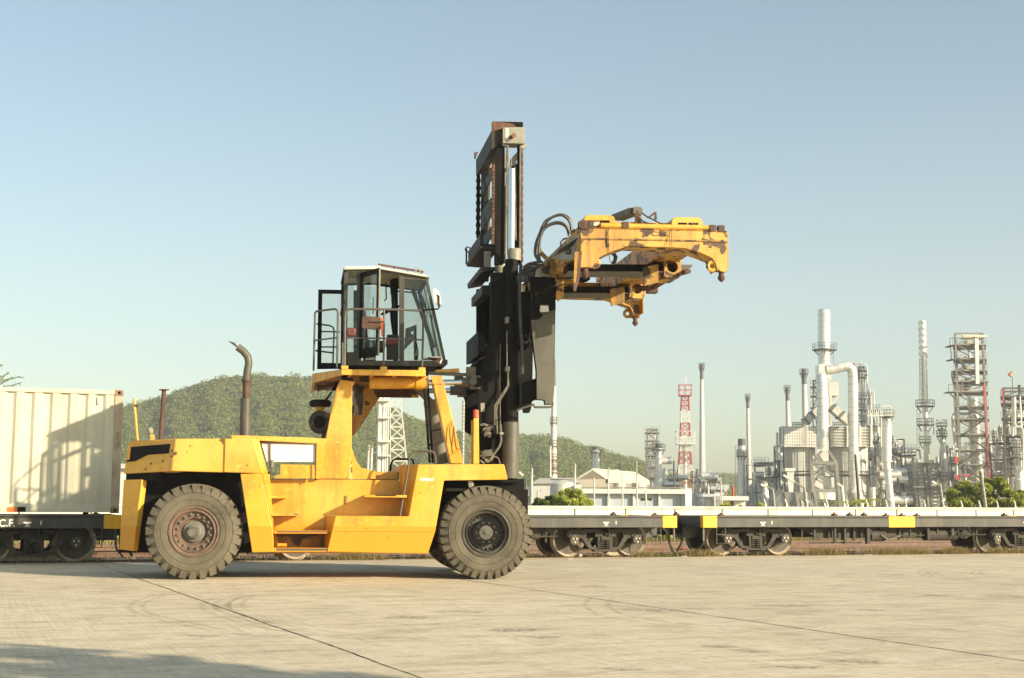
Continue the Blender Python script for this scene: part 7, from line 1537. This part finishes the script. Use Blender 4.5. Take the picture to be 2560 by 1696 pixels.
barkm = mat('bark', (.13, .10, .07), (.08, .06, .045), 5, .9)
def tree(label, base, blobs, n_each, size, mt, trunk=True, cat='tree', name='tree', group=None, r=.12):
    b = Vector(base); o = thing(name, label, cat, b, 0, group)
    cl_ = []
    for c, rr_ in blobs:
        for _ in range(10):
            d_ = RS.normal(size=3); d_ /= np.linalg.norm(d_); f_ = RS.uniform(.3, 1.05); s_ = RS.uniform(.18, .46); cl_.append(blob(np.array(c) + d_ * np.array(rr_) * f_, tuple(k * s_ for k in rr_), int(n_each / 7), .1))
    C_ = np.concatenate(cl_); leaf_mesh('crown', C_, size, mt, o, tuple(b))
    if trunk:
        m_ = MB(); hgt = max(c[2] for c, _ in blobs) - b.z; m_.tube([b, b + Vector((.05, 0, hgt * .3)), b + Vector((-.05, 0, hgt * .6))], r, 8)
        for c, _ in blobs: m_.cyl(b + Vector((0, 0, hgt * .25)), Vector(c), r * .5, r * .15, 6)
        m_.build('trunk', barkm, o, org=b)
    return o
def pxblobs(reg, Y, lst):
    out = []
    for x, y, rx, ry in lst: c = atY(reg, x, y, Y + RS.uniform(-.6, .6)); k = Y / FPX * REG[reg][2]; out.append(((c.x, c.y, c.z), (rx * k, (rx + ry) * .5 * k, ry * k)))
    return out
def gb(reg, x, Y): p = atY(reg, x, 0, Y); return (p.x, Y, GZ)
Yw = 66
tree('bright green rounded bush before the white tank', gb('B3', 530, Yw), pxblobs('B3', Yw, [(420, 1260, 45, 38), (470, 1290, 60, 50), (520, 1240, 45, 38), (560, 1265, 50, 42), (600, 1290, 50, 40), (540, 1310, 80, 40), (640, 1315, 50, 25), (430, 1310, 55, 35), (495, 1222, 24, 20), (575, 1225, 28, 20), (678, 1318, 22, 14)]), 1200, .11, bushleaf, name='bush', cat='bush')
tree('low dark green bush left of the bright bush', gb('B3', 280, Yw), pxblobs('B3', Yw, [(250, 1310, 50, 30), (310, 1295, 50, 30), (360, 1290, 45, 32), (290, 1325, 70, 25), (210, 1328, 30, 16)]), 1000, .11, darkleaf, name='bush', cat='bush')
tree('large dense green tree at the right edge above the wall', gb('B2', 760, 80), pxblobs('B2', 80, [(560, 1330, 75, 50), (500, 1390, 60, 60), (600, 1400, 80, 60), (700, 1330, 70, 50), (790, 1290, 70, 45), (860, 1330, 80, 55), (760, 1390, 90, 60), (900, 1400, 90, 60), (960, 1430, 70, 50), (660, 1440, 110, 50), (830, 1450, 110, 45), (1010, 1440, 50, 40), (540, 1440, 70, 45), (830, 1270, 35, 22), (1020, 1380, 40, 30)]), 1700, .13, treeleaf)
for nm, x, y, Yp in (('small palm showing above the wall at the foot of the arching duct', 735, 1425, 76), ('second small palm tuft right of the tall grey pole', 640, 1440, 77)):
    o = thing('palm', nm, 'palm', gb('B1', x, Yp)); c = atY('B1', x, y + 25, Yp); b0 = Vector(gb('B1', x, Yp)); C_ = []
    for k in range(10):
        a = RS.uniform(0, 6.28); L_ = RS.uniform(.9, 1.7)
        for s_ in np.linspace(.1, 1, 26): C_.append((c.x + math.cos(a) * L_ * s_, c.y + math.sin(a) * L_ * s_, c.z + .75 * s_ - .75 * s_ * s_ * RS.uniform(.9, 1.2) + RS.uniform(-.03, .03)))
    leaf_mesh('fronds', np.array(C_), .075, treeleaf, o, tuple(b0), .3); MB().cyl(b0, c, .11, .08, 8).build('trunk', barkm, o, org=b0)
for k, (reg, x, y, rx) in enumerate((('B3', 1860, 1330, 28), ('B3', 1990, 1350, 16), ('B3', 2160, 1340, 30), ('B3', 1835, 1345, 22), ('B1', 10, 1470, 24))):
    tree(('little palm-like shrub in front of the white annex', 'tiny shrub tip above the wall right of the annex', 'small shrub above the wall before the light pipework', 'second little shrub in front of the white annex', 'yellow-green shrub top left of the furnace duct')[k], gb(reg, x, 76), pxblobs(reg, 76, [(x, y, rx, rx * .6), (x + rx * .6, y + 8, rx * .7, rx * .4)]), 260, .09, bushleaf, name='shrub', cat='shrub')
# thin branches at the left edge
o = thing('tree', 'feathery green branches showing above the container at the left edge', 'tree', gb('A7', -60, 46)); b0 = Vector(gb('A7', -60, 46)); m_ = MB(); C_ = []
m_.tube([b0, b0 + Vector((0, 0, 2.5)), atY('A7', -60, 330, 46)], .12, 8)
for pl in ([(-60, 330), (0, 290), (40, 250), (60, 238)], [(-60, 330), (10, 300), (60, 280), (120, 270), (155, 272)], [(-60, 350), (30, 300), (80, 275)], [(20, 330), (80, 325), (140, 305)], [(-40, 250), (0, 195), (18, 190)], [(-60, 310), (0, 270), (25, 262)]):
    pts_ = [atY('A7', x, y, 46 + RS.uniform(-.3, .3)) for x, y in pl]; m_.tube(pts_, .012, 5)
    for a, b in zip(pts_, pts_[1:]):
        for f in np.linspace(0, 1, 11): c = a.lerp(b, f); C_.append((c.x + RS.normal() * .02, c.y + RS.normal() * .05, c.z + RS.normal() * .025))
leaf_mesh('leaves', np.array(C_), .055, treeleaf, o, tuple(b0), .25); m_.build('branches', barkm, o, org=b0)
# tree outside the frame, behind the camera's right, that shades the near concrete
gs_ = [(60, 470, 1.0), (160, 440, .8), (260, 455, .7), (330, 500, .9), (120, 520, .9), (420, 470, .7), (560, 500, .7), (700, 480, .5), (780, 492, .4), (450, 540, .8), (650, 560, .8), (300, 570, .9), (850, 545, .5), (950, 540, .5), (1080, 530, .45), (1180, 560, .5), (1350, 570, .5), (1500, 560, .4), (1650, 558, .4), (1000, 590, .8), (1300, 600, .8), (1550, 600, .7), (0, 440, .8), (0, 560, 1.), (200, 610, 1.2), (500, 620, 1.2), (800, 620, 1.2), (1750, 600, .6)]
bl_ = []
for x, y, r in gs_:
    G_ = ground('B5', x, y + 16); zc = 6.5 + RS.uniform(-.9, .9); c = G_ + TO_SUN * (zc / TO_SUN.z); bl_.append(((c.x, c.y, c.z), (r * .62, r * .62, r * .26)))
cx_ = np.mean([b[0] for b in bl_], 0); tree('broad leafy tree beside the camera whose shadow lies on the near concrete', (cx_[0], cx_[1], 0), bl_, 36, .11, treeleaf, r=.22)
# ------------------------------------------------------------------ grass and weeds
straw = leafmat('dry_grass', (.26, .20, .09), (.42, .34, .17), (.16, .20, .06), .3); green = leafmat('green_weeds', (.08, .11, .025), (.22, .23, .07), (.35, .30, .13), .3)
def blades(name, pts_, hgt, mt, label, wd=.008):
    n = len(pts_); P_ = np.array(pts_); a = RS.uniform(0, 6.28, n); lean = RS.normal(size=(n, 2)) * .45; h_ = hgt * RS.uniform(.4, 1.3, n); d = np.stack([np.cos(a) * wd, np.sin(a) * wd, np.zeros(n)], 1)
    tip = P_ + np.stack([lean[:, 0] * h_, lean[:, 1] * h_, h_], 1); V_ = np.stack([P_ - d, P_ + d, tip], 1).reshape(-1, 3)
    me = bpy.data.meshes.new(name); me.vertices.add(3*n); me.vertices.foreach_set('co', V_.ravel().astype(np.float32)); me.loops.add(3*n); me.loops.foreach_set('vertex_index', np.arange(3*n, dtype=np.int32)); me.polygons.add(n); me.polygons.foreach_set('loop_start', np.arange(0, 3*n, 3, dtype=np.int32)); me.update(calc_edges=True); me.materials.append(mt)
    ob = bpy.data.objects.new(name, me); SC.collection.objects.link(ob); return tag(ob, label, 'grass', kind='stuff')
def clump(p, q, sp, n, z=-.13): 
    return [tuple(RW(p + RS.normal() * sp, q + RS.normal() * .07, z)) for _ in range(n)]
pp = []
for x0, x1, dn in (('A3', (820, 960), 500), ('A3', (1000, 1120), 120), ('A8', (1230, 1330), 160), ('A8', (1690, 1790), 500), ('A8', (1830, 1950), 160), ('B4', (540, 780), 700), ('B4', (1060, 1220), 350), ('B4', (1220, 1540), 500), ('B4', (1720, 1830), 700), ('B4', (2080, 2367), 400)) and [(a, b, c) for a, b, c in (('A3', (820, 960), 500), ('A3', (1000, 1120), 120), ('A8', (1230, 1330), 160), ('A8', (1690, 1790), 500), ('A8', (1830, 1950), 160), ('B4', (540, 780), 700), ('B4', (1060, 1220), 350), ('B4', (1220, 1540), 500), ('B4', (1720, 1830), 700), ('B4', (2080, 2367), 400))]:
    for _ in range(dn):
        x = RS.uniform(*x1_) if False else RS.uniform(x1[0], x1[1]); P0 = W(x0, x, {'A3': 1270, 'A8': 780, 'B4': 560}[x0], -.2); [pp.append(tuple(RW(P0.x + RS.normal() * .12, -.26 + RS.normal() * .05, -.03))) for _q in range(2)]; pp.append(tuple(RW(P0.x + RS.normal() * .1, -.27 + RS.normal() * .05, -.05)))
for _ in range(2600): pp.append(tuple(RW(RS.uniform(-16, 20), -.26 + RS.normal() * .04, -.08)))
for _ in range(5000): p = RS.uniform(-14, 26); pp.append(tuple(RW(p, RS.uniform(.2, 4.6), -.13)))
blades('dry_grass', pp, .20, straw, 'dry straw-coloured grass along the edge of the concrete and rails')
pp = []
for _ in range(2400): x = RS.uniform(1330, 1690); P0 = W('A8', x, 770, -.2); pp.append(tuple(RW(P0.x, -.22 + RS.uniform(-.1, .5), -.08)))
for _ in range(1200): x = RS.uniform(60, 140); P0 = W('A8', x, 780, -.2); pp.append(tuple(RW(RS.uniform(-16, 18), RS.uniform(-.2, 1.6), -.13)))
blades('green_weeds', pp, .13, green, 'green weeds between the wagon wheels and the yard edge')
pp = []
for _ in range(26000):
    p = RS.uniform(-20, 48); q = 12.4 + abs(RS.normal()) * 3.2
    if RS.uniform() < .35 + .65 * (math.sin(p * .7) * math.sin(p * .23 + 1) > -.1): pp.append(tuple(RW(p, q, -.2)))
blades('tall_dry_grass', pp, .48, straw, 'tall dry grass beyond the second railway track', .012)
# low shrubs along the wall foot, seen under the wagons
for k, (p, q, s_) in enumerate(((W('S', 1655, 1340, 14).x, 14, .62), (W('S', 1745, 1340, 15).x, 15, .6), (W('S', 1600, 1340, 14.5).x, 14.5, .55), (W('S', 262, 1340, 14).x, 14, .5), (W('S', 2040, 1340, 15).x, 15, .5), (W('S', 1500, 1340, 15).x, 15, .5))):
    c = RW(p, q, .05); tree(('round green shrub in the gap between the two right wagons', 'green shrub behind the left end of the right wagon', 'green shrub behind the yellow block of the middle wagon', 'low shrub under the left wagon end', 'low shrub behind the right wagon underframe', 'low shrub behind the middle wagon bogie')[k], (c.x, c.y, GZ), [((c.x + dx, c.y + dy, GZ + .35 + dz), (s_ * .9, s_ * .8, s_ * .6)) for dx, dy, dz in ((-.6, 0, 0), (.6, .2, .05), (0, -.2, .15), (1.1, 0, -.1), (-1.1, .1, -.05))], 420, .07, (bushleaf, treeleaf)[k % 2], name='shrub', cat='shrub', r=.03)
# litter and stones at the yard edge
lit = MB()
for i, (reg, x, y, wd_, hh, mt, lb) in enumerate((('A8', 1000, 752, .16, .06, 'offwhite', 'long pale stone beside the bogie of the middle wagon'), ('A8', 705, 780, .05, .09, 'offwhite', 'small white lump standing at the yard edge'), ('A8', 598, 798, .10, .02, 'white', 'flat white litter before the big wagon wheel'), ('A8', 2310, 755, .12, .04, 'offwhite', 'pale stone under the right wagon bogie'), ('A8', 1660, 775, .10, .02, 'white', 'flat pale litter among the green weeds'), ('B4', 1035, 561, .16, .02, 'white', 'flat white litter at the yard edge under the right wagon'), ('B4', 88, 552, .10, .04, 'offwhite', 'white stone left of the third axle'), ('B4', 2165, 524, .15, .06, 'yellow_worn', 'tan stone near the right end bogie'), ('A8', 1635, 712, .12, .06, 'red', 'red rag hanging low between the wagons'))):
    p = onplane(reg, x, y, Vector((0, 0, .03)), Vector((0, 0, 1))) if i != 8 else onplane(reg, x, y, RW(0, .3), RQ); me_ = MB().lathe(p - Z0 * .03, (0, 0, 1), [(.3 * wd_, 0), (wd_, hh * .3), (wd_ * .8, hh * .8), (wd_ * .2, hh)], 7)
    tag(me_.build('stone' if hh > .03 else 'litter', M[mt], org=p), lb, 'stone' if hh > .03 else 'litter')
# ------------------------------------------------------------------ haze
HZ = 0.0004
if HZ > 0:
    hv_ = MB().box((-1500, -120, -1.4), (1500, 1300, 190)).build('haze', None, smooth=0); hm_ = bpy.data.materials.new('haze'); hm_.use_nodes = True; N = hm_.node_tree.nodes; N.clear(); oo = N.new('ShaderNodeOutputMaterial'); pv = N.new('ShaderNodeVolumePrincipled')
    pv.inputs['Density'].default_value = HZ; pv.inputs['Color'].default_value = (.93, .95, 1.0, 1); pv.inputs['Anisotropy'].default_value = .0; hm_.node_tree.links.new(pv.outputs[0], oo.inputs['Volume']); hv_.data.materials.append(hm_); tag(hv_, kind='stuff'); hv_['label'] = 'pale haze in the air over the yard and refinery'
bpy.context.view_layer.update()
for o_ in [o_ for o_ in SC.collection.objects if o_.type == 'EMPTY' and o_.parent is None]:
    if o_['category'] not in ('flat wagon', 'pipework'): split_pieces(o_, most=30 if o_ is truck else 10)
bpy.context.view_layer.update()
